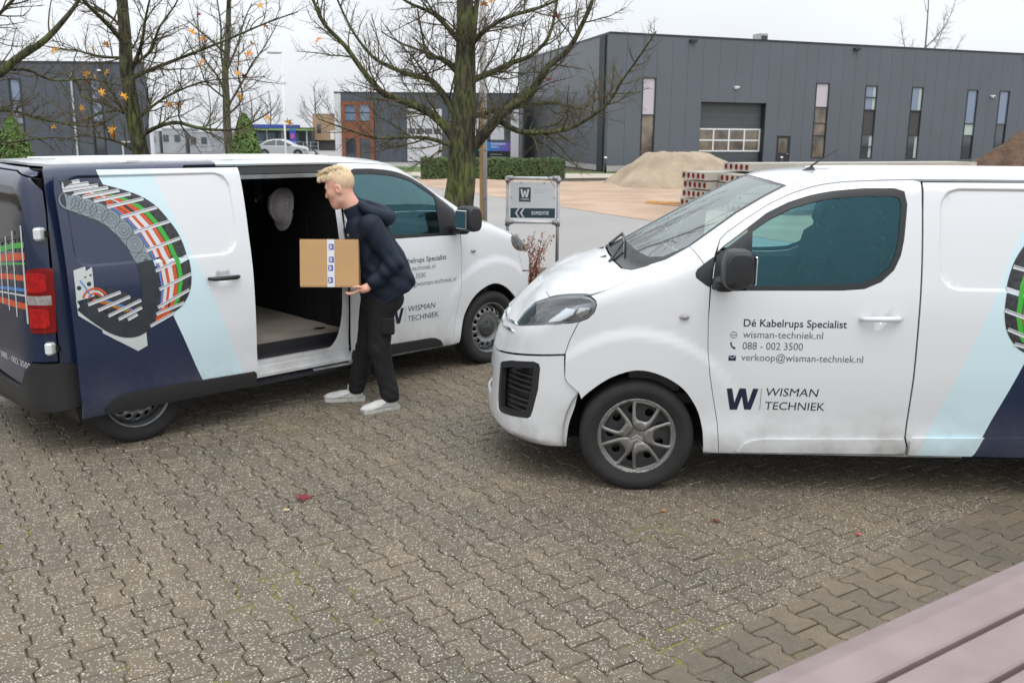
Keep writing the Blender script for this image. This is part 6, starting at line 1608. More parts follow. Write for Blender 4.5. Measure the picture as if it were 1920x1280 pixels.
# ---------------------------------------------------------------- bare trees: laid-out limbs, procedural branches and twigs
def bark(name, base, moss, ms=1.2, k=.5):
    m = bpy.data.materials.new(name); m.use_nodes = True; nt = m.node_tree; b = nt.nodes['Principled BSDF']; N = nt.nodes.new; L = nt.links.new
    tc = N('ShaderNodeTexCoord'); n = N('ShaderNodeTexNoise'); n.inputs['Scale'].default_value = 3.0*ms; n.inputs['Detail'].default_value = 7; L(tc.outputs['Object'], n.inputs['Vector'])
    r = N('ShaderNodeMapRange'); r.inputs[1].default_value = .38; r.inputs[2].default_value = .66; L(n.outputs[0], r.inputs[0])
    mx = N('ShaderNodeMix'); mx.data_type = 'RGBA'; mx.inputs[6].default_value = (*base, 1); mx.inputs[7].default_value = (*moss, 1); L(r.outputs[0], mx.inputs[0])
    mp = N('ShaderNodeMapping'); mp.inputs['Scale'].default_value = (1, 1, .22); L(tc.outputs['Object'], mp.inputs[0])
    v = N('ShaderNodeTexNoise'); v.inputs['Scale'].default_value = 26; v.inputs['Detail'].default_value = 4; L(mp.outputs[0], v.inputs['Vector'])
    vr = N('ShaderNodeValToRGB'); vr.color_ramp.elements[0].position = .40; vr.color_ramp.elements[0].color = (.16, .16, .16, 1); vr.color_ramp.elements[1].position = .55; L(v.outputs[0], vr.inputs[0])
    mu = N('ShaderNodeMix'); mu.data_type = 'RGBA'; mu.blend_type = 'MULTIPLY'; mu.inputs[0].default_value = k+.3; L(mx.outputs[2], mu.inputs[6]); L(vr.outputs[0], mu.inputs[7])
    L(mu.outputs[2], b.inputs['Base Color']); b.inputs['Roughness'].default_value = .92
    bp = N('ShaderNodeBump'); bp.inputs['Strength'].default_value = .9; bp.inputs['Distance'].default_value = .05; L(v.outputs[0], bp.inputs['Height']); L(bp.outputs[0], b.inputs['Normal'])
    return m
B_MOSS = bark('mossy_bark', (.072, .060, .040), (.125, .150, .040))
B_TWIG = mat('twig_bark', (.115, .085, .062), .9, var=.4, vscale=3, col2=(.11, .10, .05))
B_TWIGP = mat('twig_bark_pale', (.10, .090, .060), .9, var=.3, vscale=3, col2=(.13, .12, .06))
M_LEAFY = mat('autumn_leaf_yellow', (.80, .42, .03), .6, var=.3, vscale=30, col2=(.70, .28, .02))
M_LEAFO = mat('autumn_leaf_orange', (.66, .24, .03), .6)
M_LEAFR = mat('autumn_leaf_red', (.22, .025, .022), .6, var=.4, vscale=30)

def maple(size):
    """star-shaped leaf outline in the xy plane, slightly cupped, with a stalk"""
    P = []
    tips = [(-.2, -.15, .30), (-.95, -.05, 1), (-.42, .22, .5), (-.85, .75, 1), (-.25, .55, .5), (0, 1.15, 1), (.25, .55, .5), (.85, .75, 1), (.42, .22, .5), (.95, -.05, 1), (.2, -.15, .30)]
    V = [(0, .1*size, 0)]+[(x*size*.5, y*size*.5, .10*size*(abs(x)**2)*.6) for x, y, _ in tips]
    F = [(0, i, i+1) for i in range(1, len(tips))]
    V += [(-.012*size, -.08*size, 0), (.012*size, -.08*size, 0), (.02*size, -.6*size, .04*size)]; n = len(V); F.append((n-3, n-1, n-2))
    return V, F
LEAFM = {}
def leaf_mesh(m, size):
    k = (m.name, size)
    if k not in LEAFM:
        V, F = maple(size); me = bpy.data.meshes.new('leaf'); me.from_pydata([tuple(v) for v in V], [], F); me.materials.append(m); LEAFM[k] = me
    return LEAFM[k]

class Tree:
    def __init__(s, seed): s.r = random.Random(seed); s.W = MB(); s.T = MB(); s.tips = []; s.n = 0
    def wander(s, p, d, L, r0, r1, n, curl, up):
        pts = [p.copy()]; d = d.normalized()
        for i in range(n):
            d = d+Vector((s.r.gauss(0, curl), s.r.gauss(0, curl), s.r.gauss(0, curl)+up)); d.normalize(); p = p+d*(L/n); pts.append(p.copy())
        return pts, [r0+(r1-r0)*i/n for i in range(n+1)]
    def twigs(s, pts, rad, lv, dens, Lmax):
        """side shoots along a branch"""
        tot = sum((b-a).length for a, b in zip(pts[:-1], pts[1:])); k = max(1, int(tot*dens)); side = s.r.choice((-1, 1))
        for q in range(k):
            f = (q+s.r.random())/k; f = .12+.88*f; i = min(int(f*(len(pts)-1)), len(pts)-2); w = f*(len(pts)-1)-i
            p = pts[i].lerp(pts[i+1], w); t = (pts[i+1]-pts[i]).normalized(); side = -side
            a = t.orthogonal().normalized(); a.rotate(Matrix.Rotation(s.r.random()*6.283, 3, t))
            d = t*s.r.uniform(.45, 1.0)+a*s.r.uniform(.7, 1.1)+Vector((0, 0, .12)); L = Lmax*s.r.uniform(.35, 1.)*(1.15-.6*f); r0 = min(rad[i]*.6, .0030+.0115*L)
            pp, rr = s.wander(p, d, L, r0, r0*.35, 3 if lv == 0 else 5, .22 if lv == 0 else .16, .05)
            (s.T if r0 < .011 else s.W).tube(pp, rr, 3 if r0 < .006 else 5, cap=False); s.n += 1
            if lv > 0: s.twigs(pp, rr, lv-1, dens*1.35, L*.55)
            else: s.tips.append(pp[-1])

def limb3(pts2, y0, slope, r, rng, sag=.03):
    out = []; L = 0
    for i, (x, z) in enumerate(pts2):
        if i: L += math.hypot(x-pts2[i-1][0], z-pts2[i-1][1])
        out.append(Vector((x, y0+slope*L+rng.gauss(0, sag)*(i > 0), z)))
    P = catmull([tuple(p) for p in out], 3); return [Vector(p) for p in P]

def build_tree(name, label, base, limbs, radii, y0, seed, lv=2, dens=4.2, Lmax=.9, extra=0, moss=B_MOSS, twigm=B_TWIG, slopes=None, trunk_r=None):
    T = Tree(seed); r = T.r
    t = thing(name, label, 'tree', (base[0], base[1], 0), 0)
    O = Vector((base[0], base[1], 0))
    for k, pts in limbs.items():
        sl = 0 if k.startswith('T') else (slopes or {}).get(k, r.uniform(-.55, .55))
        P = limb3(pts, y0, sl, 0, r); r0, r1 = radii.get(k, (.035, .010)); n = len(P); r0, r1 = (r0, r1) if k == 'T' else (r0*.82, r1*.7)
        rr = [r0+(r1-r0)*(i/(n-1))**.8 for i in range(n)]
        T.W.tube(P, rr, 14 if k == 'T' else 8)
        if k == 'T':
            T.twigs(P[n//3:], rr[n//3:], 1, 1.6, .8)
        else: T.twigs(P, rr, lv, dens*2.9, Lmax*1.1)
    # limbs reaching towards and away from the viewer fill the crown
    trunk = limb3(limbs['T'], y0, 0, 0, random.Random(1), 0)
    for q in range(extra):
        p = trunk[r.randrange(len(trunk)//2, len(trunk))]; a = r.random()*6.283; d = Vector((math.cos(a)*.6, math.sin(a), .45)); L = r.uniform(1.2, 2.4); pp, rr = T.wander(p, d, L, .035, .008, 9, .10, .02)
        T.W.tube(pp, rr, 7); T.twigs(pp, rr, lv, dens*1.6, Lmax)
    for mb, nm, m in ((T.W, 'trunk', moss), (T.T, 'crown', twigm)):
        V = [tuple(Vector(v)-O) for v in mb.V]; o = mobj(nm, V, mb.F, m, t, None, True)
    print(label, 'shoots', T.n)
    return t, T, O
TREE1 = {'T': [(-.76, -.05), (-.74, .45), (-.72, 1.07), (-.67, 1.48), (-.66, 1.93), (-.63, 2.38), (-.62, 2.87), (-.61, 3.25), (-.62, 3.68), (-.62, 4.37), (-.6, 5.6), (-.55, 7.0)],
 'T2': [(-.57, 2.80), (-.55, 2.95), (-.52, 3.2), (-.47, 3.68), (-.43, 4.14), (-.38, 4.9)],
 'L1': [(-.68, 1.83), (-.84, 2.11), (-1.09, 2.33), (-1.44, 2.47), (-1.67, 2.57), (-1.89, 2.83), (-2.08, 3.1), (-2.33, 3.36), (-2.44, 3.62), (-2.55, 4.01)],
 'L2': [(-.70, 1.86), (-.84, 1.93), (-1.09, 2.0), (-1.35, 2.01), (-1.71, 2.0), (-2.04, 2.1), (-2.36, 2.22)],
 'L3': [(-.66, 2.10), (-.79, 2.38), (-.99, 2.65), (-1.11, 2.74), (-1.34, 2.79), (-1.64, 2.91), (-1.84, 3.03), (-2.1, 3.36), (-2.31, 3.78)],
 'L4': [(-.63, 2.75), (-.73, 2.87), (-.93, 3.0), (-1.11, 3.01), (-1.18, 3.25), (-1.25, 3.62)],
 'L5': [(-.62, 3.08), (-.73, 3.23), (-.93, 3.44), (-1.08, 3.53), (-1.32, 3.62), (-1.57, 3.81)],
 'R1': [(-.66, 1.74), (-.53, 1.88), (-.33, 2.11), (-.13, 2.33), (.08, 2.48), (.28, 2.66), (.42, 2.88), (.67, 3.09), (.86, 3.45), (.95, 3.69), (1.04, 4.04)],
 'R2': [(-.18, 2.22), (.05, 2.1), (.31, 2.08), (.64, 2.12), (.89, 2.24), (1.14, 2.44), (1.28, 2.69), (1.43, 2.91), (1.62, 3.22)],
 'R3': [(-.64, 2.12), (-.53, 2.26), (-.33, 2.33), (-.13, 2.38), (.18, 2.43), (.56, 2.46), (.89, 2.39), (1.19, 2.57), (1.69, 2.62)],
 'R4': [(-.63, 2.58), (-.51, 2.72), (-.28, 2.82), (-.03, 2.94), (.22, 3.04), (.44, 3.28), (.53, 3.69), (.6, 4.04)],
 'R5': [(-.61, 3.05), (-.48, 3.2), (-.33, 3.32), (-.08, 3.45), (.29, 3.54), (.66, 3.69), (.9, 3.83)]}
RAD1 = {'T': (.25, .06), 'T2': (.065, .03), 'L1': (.085, .018), 'L2': (.045, .010), 'L3': (.070, .016), 'L4': (.045, .014), 'L5': (.055, .014), 'R1': (.105, .022), 'R2': (.050, .012), 'R3': (.060, .010), 'R4': (.062, .016), 'R5': (.055, .012)}
SL1 = {'L1': -.12, 'L2': -.35, 'L3': .20, 'L4': .4, 'L5': -.3, 'R1': -.10, 'R2': -.42, 'R3': .30, 'R4': .15, 'R5': -.4}
t1, T1, O1 = build_tree('bare_tree', 'big mossy bare tree with low spreading limbs in the middle', (-.76, 12.2), TREE1, RAD1, 12.2, 7, 2, 4.6, .85, 7, slopes=SL1)
TREE2 = {'T': [(-4.84, -.05), (-4.86, .8), (-4.9, 1.46), (-4.9, 1.8), (-4.96, 2.28), (-4.98, 2.81), (-4.98, 3.25), (-4.98, 3.68), (-4.95, 4.32), (-4.9, 5.6)],
 'a': [(-4.93, 2.16), (-4.84, 2.28), (-4.6, 2.46), (-4.22, 2.62), (-3.89, 2.71), (-3.24, 2.76)], 'b': [(-4.97, 2.70), (-4.82, 2.77), (-4.56, 2.88), (-4.1, 3.04), (-3.65, 3.22), (-3.16, 3.42), (-2.75, 3.55)],
 'c': [(-4.97, 2.76), (-4.91, 2.88), (-4.67, 3.06), (-4.51, 3.34), (-4.28, 3.62), (-4.15, 3.86)], 'd': [(-4.97, 2.85), (-5.04, 2.97), (-5.36, 2.99), (-5.69, 3.07), (-5.98, 3.11), (-6.36, 3.17)],
 'e': [(-4.93, 2.18), (-5.07, 2.28), (-5.38, 2.41), (-5.68, 2.5), (-5.73, 2.63), (-5.88, 2.76), (-6.18, 2.8)], 'f': [(-4.97, 3.22), (-5.03, 3.36), (-5.2, 3.51), (-5.52, 3.66), (-5.73, 3.8)],
 'g': [(-4.90, 1.86), (-4.79, 2.03), (-4.38, 2.17), (-4.04, 2.11), (-3.74, 2.08), (-3.46, 2.09), (-3.27, 2.16), (-2.99, 2.29)], 'h': [(-4.97, 2.76), (-4.71, 3.1), (-4.53, 3.41), (-4.37, 3.71)],
 'i': [(-4.95, 2.26), (-5.09, 2.32), (-5.4, 2.27), (-5.59, 2.16), (-5.89, 2.16), (-6.35, 2.22), (-6.69, 2.31)], 'j': [(-4.90, 1.74), (-5.1, 1.91), (-5.33, 1.98), (-5.49, 2.0), (-5.75, 1.93)]}
RAD2 = {'T': (.145, .05), 'a': (.032, .008), 'b': (.045, .010), 'c': (.038, .010), 'd': (.030, .008), 'e': (.032, .008), 'f': (.034, .010), 'g': (.042, .012), 'h': (.040, .012), 'i': (.026, .008), 'j': (.028, .008)}
t2, T2_, O2 = build_tree('bare_tree', 'slimmer bare tree with yellow leaves left above the open van', (-4.84, 12.5), TREE2, RAD2, 12.5, 17, 2, 3.9, .75, 4)
TREE3 = {'T': [(-6.9, -.05), (-6.85, 1.2), (-6.6, 2.2), (-6.37, 2.45), (-5.78, 2.59), (-5.57, 2.66), (-5.37, 2.81), (-5.06, 3.0), (-4.83, 3.22), (-4.68, 3.4), (-4.57, 3.56)], 'b': [(-6.55, 2.3), (-5.94, 2.81), (-5.53, 3.03), (-5.29, 3.2), (-4.98, 3.42), (-4.82, 3.54)],
 'c': [(-6.7, 1.9), (-6.01, 2.23), (-5.62, 2.27), (-5.33, 2.2), (-4.95, 2.12), (-4.7, 2.13), (-4.37, 2.32)], 'd': [(-6.4, 2.42), (-5.96, 2.64), (-5.45, 2.72), (-5.19, 2.61), (-4.81, 2.63), (-4.5, 2.56)], 'e': [(-6.75, 1.7), (-6.2, 1.95), (-5.8, 1.92), (-5.4, 1.98), (-5.0, 1.90)]}
RAD3 = {'T': (.10, .012), 'b': (.045, .012), 'c': (.032, .007), 'd': (.032, .007), 'e': (.026, .007)}
t3, T3_, O3 = build_tree('bare_tree', 'bare tree off the left edge whose limbs reach into the top left corner', (-6.9, 10.5), TREE3, RAD3, 10.5, 23, 2, 3.9, .7, 0)
TREE4 = {'T': [(-6.27, -.05), (-6.27, 1.6), (-6.28, 2.21), (-6.28, 2.74), (-6.27, 3.26), (-6.18, 3.89), (-6.13, 4.43), (-6.11, 4.8), (-6.06, 5.33), (-6.0, 6.6)], 'b': [(-6.26, 3.15), (-6.34, 3.7), (-6.33, 4.25), (-6.37, 4.79), (-6.4, 5.4)], 'c': [(-6.28, 2.85), (-6.52, 3.26), (-6.84, 3.66), (-6.93, 4.14), (-7.0, 4.79)],
 'd': [(-6.27, 2.55), (-5.96, 3.04), (-5.66, 3.52), (-5.41, 3.86), (-5.08, 4.37)], 'e': [(-6.27, 2.74), (-6.61, 3.07), (-6.71, 3.4), (-6.9, 4.0)], 'f': [(-6.27, 2.40), (-5.86, 2.74), (-5.83, 3.23), (-5.74, 3.6), (-5.6, 4.2)], 'g': [(-6.25, 3.3), (-6.03, 3.89), (-5.88, 4.44), (-5.75, 4.8)]}
RAD4 = {'T': (.11, .035), 'b': (.04, .015), 'c': (.04, .012), 'd': (.038, .012), 'e': (.03, .010), 'f': (.032, .010), 'g': (.04, .014)}
t4, T4_, O4 = build_tree('bare_tree', 'slender pale bare tree behind the cone shrub', (-6.27, 21.), TREE4, RAD4, 21., 31, 2, 2.6, 1.0, 3, twigm=B_TWIGP, moss=bark('pale_bark', (.11, .10, .075), (.115, .125, .05)))
# far trees whose crowns show over the roofs and between the buildings
for k, (x, y, h, lab) in enumerate(((34.4, 82, 13.2, 'far bare tree showing over the warehouse roof at the right edge'), (-24.5, 118, 7.4, 'far bare tree left of the filling station'), (-30.5, 120, 7.0, 'far bare tree above the site cabins'), (-20.6, 120, 6.2, 'far bare tree behind the brick block'), (9.5, 88, 10.6, 'far bare tree behind the warehouse corner, seen through the twigs'), (-27.4, 100, 6.0, 'far bare tree between the cabins and the canopy'), (-33.0, 104, 6.6, 'far bare tree just right of the slate building'))):
    rr = random.Random(50+k)
    TT = {'T': [(x, -.05), (x+.1, h*.2), (x, h*.4), (x+.15, h*.7), (x, h)]}
    for j in range(6):
        z0 = h*(.3+.08*j); a = rr.choice((-1, 1)); TT['b%d' % j] = [(x, z0), (x+a*h*.10, z0+h*.10), (x+a*h*.16, z0+h*.20), (x+a*h*.2, z0+h*.32)]
    build_tree('bare_tree', lab, (x, y), TT, dict([('T', (.18, .04))]+[('b%d' % j, (.07, .02)) for j in range(6)]), y, 60+k, 2, 1.3, 1.6, 2, twigm=mat('far_twigs', (.17, .155, .145), .9), moss=mat('far_bark', (.15, .14, .125), .9))
# leaves still hanging
def hang(tree, T, O, spots, sizes=(.11, .14)):
    for x, y, z, c in spots:
        m = {'y': M_LEAFY, 'o': M_LEAFO, 'r': M_LEAFR}[c]; r = T.r
        o = link('leaf', leaf_mesh(m, r.choice(sizes)), tree, (x-O.x, y-O.y, z), (PI/2+r.gauss(0, .5), r.gauss(0, .6), r.gauss(PI, .8)))
hang(t2, T2_, O2, [(-5.28, 12.22, 3.05, 'y'), (-5.23, 12.47, 3.12, 'y'), (-5.66, 12.85, 2.78, 'y'), (-5.55, 12.81, 2.74, 'y'), (-5.26, 12.47, 2.78, 'y'), (-5.29, 12.33, 2.53, 'y'), (-4.93, 12.15, 2.48, 'y'), (-5.61, 12.48, 2.32, 'y'), (-5.66, 12.71, 2.18, 'o'), (-5.93, 12.32, 2.09, 'y'), (-5.09, 12.15, 2.06, 'y'), (-5.37, 12.84, 1.98, 'o'), (-4.11, 12.76, 3.53, 'r'), (-4.12, 12.45, 3.29, 'y'), (-4.1, 12.82, 3.23, 'o'), (-3.24, 12.48, 3.61, 'y'), (-3.22, 12.67, 3.38, 'o'), (-3.39, 12.63, 3.16, 'y'), (-4.12, 12.82, 2.94, 'o'), (-3.41, 12.53, 3.03, 'o'), (-3.56, 12.59, 2.9, 'o'), (-3.56, 12.46, 2.78, 'y'), (-3.52, 12.61, 2.59, 'o'), (-3.66, 12.83, 2.5, 'y'), (-3.51, 12.61, 2.75, 'r'), (-4.4, 12.27, 2.38, 'o'), (-4.4, 12.73, 2.39, 'o'), (-3.15, 12.29, 2.22, 'y'), (-2.92, 12.38, 2.17, 'y'), (-6.01, 12.72, 3.06, 'y'), (-5.58, 12.58, 2.67, 'r')])
hang(t1, T1, O1, [(0.44, 12.07, 2.72, 'r'), (0.46, 12.08, 2.77, 'r'), (0.5, 11.95, 3.45, 'r'), (-0.38, 12.18, 3.61, 'o'), (-0.3, 12.34, 3.67, 'y'), (-2.32, 12.09, 3.35, 'r'), (-2.5, 12.47, 3.21, 'o'), (-1.43, 12.46, 2.79, 'r')])
# leaves on the paving
def ground_leaf(label, x, y, m, size, rz, tilt=.12):
    o = link('fallen_leaf', leaf_mesh(m, size), None, (x, y, .008), (tilt, tilt*.5, rz)); tag(o, label, 'leaf', 'fallen leaves on the paving')
ground_leaf('large red maple leaf lying on the paving left of centre', -1.175, 5.05, M_LEAFR, .145, 1.2, .22)
ground_leaf('tiny pale yellow leaf just below the red maple leaf', -1.25, 4.88, mat('pale_leaf', (.55, .42, .20), .6), .05, .4)
ground_leaf('small dark red leaf in front of the right van', 1.135, 4.79, M_LEAFR, .065, 2.0)
ground_leaf('tiny bright orange leaf near the right van front wheel', .862, 4.92, M_LEAFO, .035, .2)
ground_leaf('narrow bright red leaf right of the dark red leaf', 1.855, 4.62, mat('bright_red_leaf', (.52, .03, .03), .5), .05, 1.0)
van_r = build_van('white van with grey five petal wheel covers, nose in the middle of the picture', (.7824, 6.1527, 3.0938), 'cover', False, False, 1)
van_l = build_van('white and navy van with its side door slid open behind the man', (-.833, 9.022, .7821), 'steel', True, True, -1)
# ---------------------------------------------------------------- print on the rear doors of the open van
def rear_art(van):
    doors = [c for c in van.children if c.name.split('.')[0] == 'rear_door']; door = doors[1]
    def rpoly(yz): return np.array([i_rear((-3.88, y, z)) for y, z in yz])
    def lay(name, polys, parent):
        V = []; F = []; M = []; N = []
        for yz, m, off in polys:
            W, T = cdt(resample(rpoly(yz), .04), (), .05, .04); P = m_rear(W[:, 0], W[:, 1]); n = surf_n(P); P = P+n*off; P = P*[1, -1, 1]; n = n*[1, -1, 1]; b = len(V)
            fn = np.cross(P[T[0][1]]-P[T[0][0]], P[T[0][2]]-P[T[0][0]]); T = T if fn.dot(n[T[0][0]]) > 0 else T[:, ::-1]
            V += P.tolist(); N += n.tolist(); F += [tuple(int(i)+b for i in t) for t in T]; M += [m]*len(T)
        return mobj(name, V, F, M_ART, parent, M, True, N)
    band = lambda za, zb, w, m: ([(.02, zb-w/2), (.80, za-w/2), (.80, za+w/2), (.02, zb+w/2)], m, .0015)
    cab = [band(1.372, 1.23, .034, 5), band(1.302, 1.19, .046, 4), band(1.256, 1.16, .012, 5), band(1.165, 1.10, .036, 4), band(1.090, 1.02, .020, 6), band(1.055, 1.0, .010, 3), band(.985, .96, .040, 4), band(1.43, 1.27, .03, 0), band(1.225, 1.14, .03, 0)]
    lay('cable_artwork', cab, door)
    rails = []
    for k, y in enumerate((.765, .605, .470, .352, .250, .160, .080)):
        z1, z0 = 1.49-.045*k, .875+.025*k; w = .022*(1-.06*k); rails.append(([(y-w/2, z0), (y+w/2, z0), (y+w/2+.012, z1), (y-w/2+.012, z1)], 7, .0024))
    for r_ in rails: lay('rail_artwork', [r_], door)
    W, F = fit_text('088 - 002 3500', .20, .735, .575, .040); W = np.asarray(W)
    zz = W[:, 1]+(W[:, 0]-.2)*.0
    uv = np.array([i_rear((-3.88, y, z)) for y, z in zip(W[:, 0], zz)]); P = m_rear(uv[:, 0], uv[:, 1]); n = surf_n(P); P = (P+n*.0015)*[1, -1, 1]; n = n*[1, -1, 1]
    f0 = F[0]; fn = np.cross(P[f0[1]]-P[f0[0]], P[f0[2]]-P[f0[0]]); FF = F if fn.dot(n[f0[0]]) > 0 else [f[::-1] for f in F]
    mobj('lettering', P, FF, M_WHITEINK, door, None, True, n)
rear_art(van_l)
# ---------------------------------------------------------------- the man carrying a box
M_SKIN = mat('skin', (.68, .40, .30), .5, var=.18, vscale=14, col2=(.72, .36, .27), spec=.35)
M_HAIR = mat('blond_hair', (.82, .66, .44), .6, var=.35, vscale=60, bump=.8, bscale=110, bdist=.01, col2=(.70, .52, .31))
M_HAIRS = mat('blond_hair_cropped', (.74, .53, .34), .7, var=.2, vscale=40, bump=.3, bscale=160, bdist=.004)
M_JACK = mat('navy_jacket', (.008, .015, .030), .6, var=.25, vscale=6, bump=.25, bscale=220, bdist=.003, spec=.25)
M_JACKIN = mat('jacket_lining', (.018, .018, .020), .8)
M_TROUS = mat('black_trousers', (.014, .014, .015), .8, var=.3, vscale=7, bump=.25, bscale=260, bdist=.003, col2=(.020, .020, .021), spec=.2)
M_SHOE = mat('pale_sneaker', (.60, .60, .58), .6, var=.15, vscale=14)
M_SOLE = mat('sneaker_sole', (.55, .54, .49), .7, var=.3, vscale=20)
M_CARD = mat('cardboard', (.50, .30, .140), .8, var=.08, vscale=4, bump=.06, bscale=50)
MAN = Vector((-1.15, 6.97, 0))
man = thing('person', 'person in a navy hooded jacket leaning forward with a cardboard box', 'person', tuple(MAN))
mo = np.array(MAN)
def mpt(x, y, z): return np.array((x, y, z))-mo
# head frame: forward along -x, pitched down, turned a little away
def head_frame():
    a, b = math.radians(16), math.radians(8)
    f = np.array((-math.cos(a)*math.cos(b), math.cos(a)*math.sin(b), -math.sin(a))); u = np.array((-math.sin(a), 0, math.cos(a))); l = np.cross(u, f); l /= np.linalg.norm(l); u = np.cross(f, l)
    return np.stack([f, l, u], -1)
HF = head_frame(); HC = mpt(-1.285, 6.995, 1.668); HS = 1.03
def hloc(P): return ((P-HC)@HF)/HS
def h2w(q): return HC+HF@np.asarray(q, float)*HS
def head_sdf(P):
    q = hloc(P)
    d = ell(q, (-.012, 0, .045), (.103, .078, .098))
    d = smin(d, ell(q, (.030, 0, -.045), (.072, .062, .085)), .05)
    d = smin(d, cap(q, (.062, 0, -.108), (.066, 0, -.112), .030), .035)                      # chin
    d = smin(d, cap(q, (.010, .048, -.085), (.055, .026, -.112), .018), .03); d = smin(d, cap(q, (.010, -.048, -.085), (.055, -.026, -.112), .018), .03)
    d = smin(d, cap(q, (.078, .034, .018), (.084, -.034, .018), .014), .025)                 # brow
    d = smin(d, cap(q, (.092, 0, .008), (.112, 0, -.036), .008, .0125), .012)                # nose
    d = smin(d, ell(q, (.098, 0, -.042), (.014, .017, .010)), .010)
    d = smin(d, cap(q, (.088, .018, -.070), (.088, -.018, -.070), .0075), .012); d = smin(d, cap(q, (.087, .015, -.083), (.087, -.015, -.083), .008), .010)
    for s in (1, -1):
        d = smax(d, -(np.linalg.norm(q-np.array((.100, s*.033, -.004)), axis=1)-.015), .02)
        d = smin(d, ell(q, (.055, s*.045, -.028), (.028, .020, .022)), .03)                  # cheek
        ear = ell(q, (-.012, s*.080, -.008), (.022, .010, .034)); ear = smax(ear, -ell(q, (-.008, s*.090, -.004), (.012, .008, .020)), .006)
        d = smin(d, ear, .008)
    # neck, running back and down into the collar
    n0 = h2w((-.02, 0, -.05)); n1 = mpt(-1.15, 7.0, 1.44)
    d = smin(d*HS, cap(P, n0, n1, .058, .068), .035)
    return d
# body of skin: head and neck, forearms and hands (one continuous figure under the clothes)
SHN, ELN, WRN = mpt(-1.030, 6.80, 1.405), mpt(-.865, 6.765, 1.130), mpt(-1.012, 6.735, 1.000)
SHF, ELF, WRF = mpt(-1.10, 7.18, 1.40), mpt(-1.13, 7.25, 1.12), mpt(-1.34, 7.17, .985)
HIPN, KNN, ANN = mpt(-.985, 6.895, .82), mpt(-1.005, 6.885, .475), mpt(-.928, 6.875, .105)
HIPF, KNF, ANF = mpt(-1.06, 7.09, .82), mpt(-1.135, 7.095, .450), mpt(-1.225, 7.10, .105)
def hand_sdf(P, wr, pts, palm, pr):
    d = ell(P, palm, pr)
    d = smin(d, cap(P, wr, palm, .027, .026), .03)
    for ch, r in pts:
        for a, b in zip(ch[:-1], ch[1:]): d = smin(d, cap(P, a, b, r, r*.92), .008)
    return d
# near hand: thumb on the face of the box, fingers curled under its corner
PN = mpt(-1.088, 6.722, .953)
FN = []
for k, (dy, L) in enumerate(((-.030, .92), (-.008, 1.0), (.014, .95), (.034, .78))):
    k0 = PN+np.array((-.030, dy, -.006)); FN.append(([k0, k0+np.array((-.040*L, .004, -.020)), k0+np.array((-.076*L, .008, -.026)), k0+np.array((-.098*L, .010, -.021))], .0088))
FN.append(([PN+np.array((.004, -.030, .016)), PN+np.array((-.026, -.043, .026)), PN+np.array((-.064, -.040, .020))], .0105))
PF = mpt(-1.40, 7.155, .945)
FFn = []
for k, (dy, L) in enumerate(((-.030, .8), (-.010, 1.0), (.012, .95), (.032, .9))):
    k0 = PF+np.array((-.030, dy, -.004)); FFn.append(([k0, k0+np.array((-.036*L, -.012, -.012)), k0+np.array((-.066*L, -.026, -.012))], .0088))
FFn.append(([PF+np.array((-.01, .03, .016)), PF+np.array((-.04, .036, .034))], .0105))
def skin_sdf(P):
    d = head_sdf(P)
    d = np.minimum(d, hand_sdf(P, WRN, FN, PN, (.046, .040, .020)))
    d = np.minimum(d, hand_sdf(P, WRF, FFn, PF, (.046, .040, .018)))
    # arms, trunk and legs join it all up inside the clothing
    for a, b, ra, rb in ((SHN, ELN, .045, .036), (ELN, WRN, .036, .026), (SHF, ELF, .045, .036), (ELF, WRF, .036, .026), (SHN, SHF, .06, .06), (mpt(-1.15, 7., 1.44), mpt(-1.08, 7., 1.38), .06, .09), (mpt(-1.08, 7., 1.38), mpt(-1.0, 7., .86), .09, .10),
                         (mpt(-1., 7., .86), HIPN, .07, .06), (mpt(-1., 7., .86), HIPF, .07, .06), (HIPN, KNN, .06, .045), (KNN, ANN, .045, .032), (HIPF, KNF, .06, .045), (KNF, ANF, .045, .032)):
        d = smin(d, cap(P, a, b, ra, rb), .02)
    return d
def sharp_mesh(name, f, lo, hi, h, m, parent):
    V, F = nets(f, lo, hi, h); return mobj(name, V, F, m, parent, None, True)
lo_, hi_ = mpt(-1.62, 6.62, .02), mpt(-.72, 7.40, 1.86)
Vb, Fb = nets(skin_sdf, lo_, hi_, .0085)
body = mobj('body', Vb, Fb, M_SKIN, man, None, True)
# finer head laid over the same surface
def only_head(P): return np.maximum(head_sdf(P)-.0015, -(P@np.array((0., 0., 1.))-mpt(0, 0, 1.46)[2]))
V, F = nets(only_head, HC-.19, HC+.19, .0042); mobj('face', V, F, M_SKIN, body, None, True)
for s in (1, -1):
    e = MB(); e.lathe([(0.0001, .011), (.006, .0095), (.010, .005), (.0112, 0), (.010, -.005), (.0001, -.011)], 12, 'Z'); o = e.build('eye', mat('eye_white', (.5, .48, .46), .2), body, True, tuple(h2w((.082, s*.032, -.004))))
    e = MB(); e.tube([tuple(h2w((.092, s*.020, .012))), tuple(h2w((.094, s*.033, .017))), tuple(h2w((.086, s*.046, .012)))], [.003, .004, .002], 6); e.build('eyebrow', M_HAIRS, body, True)
    e = MB(); e.tube([tuple(h2w((.093, s*.026, .001))), tuple(h2w((.0935, s*.034, .002))), tuple(h2w((.088, s*.043, -.002)))], [.0018, .0026, .0015], 5); e.build('eyelid', mat('lash_dark', (.08, .05, .035), .7), body, True)
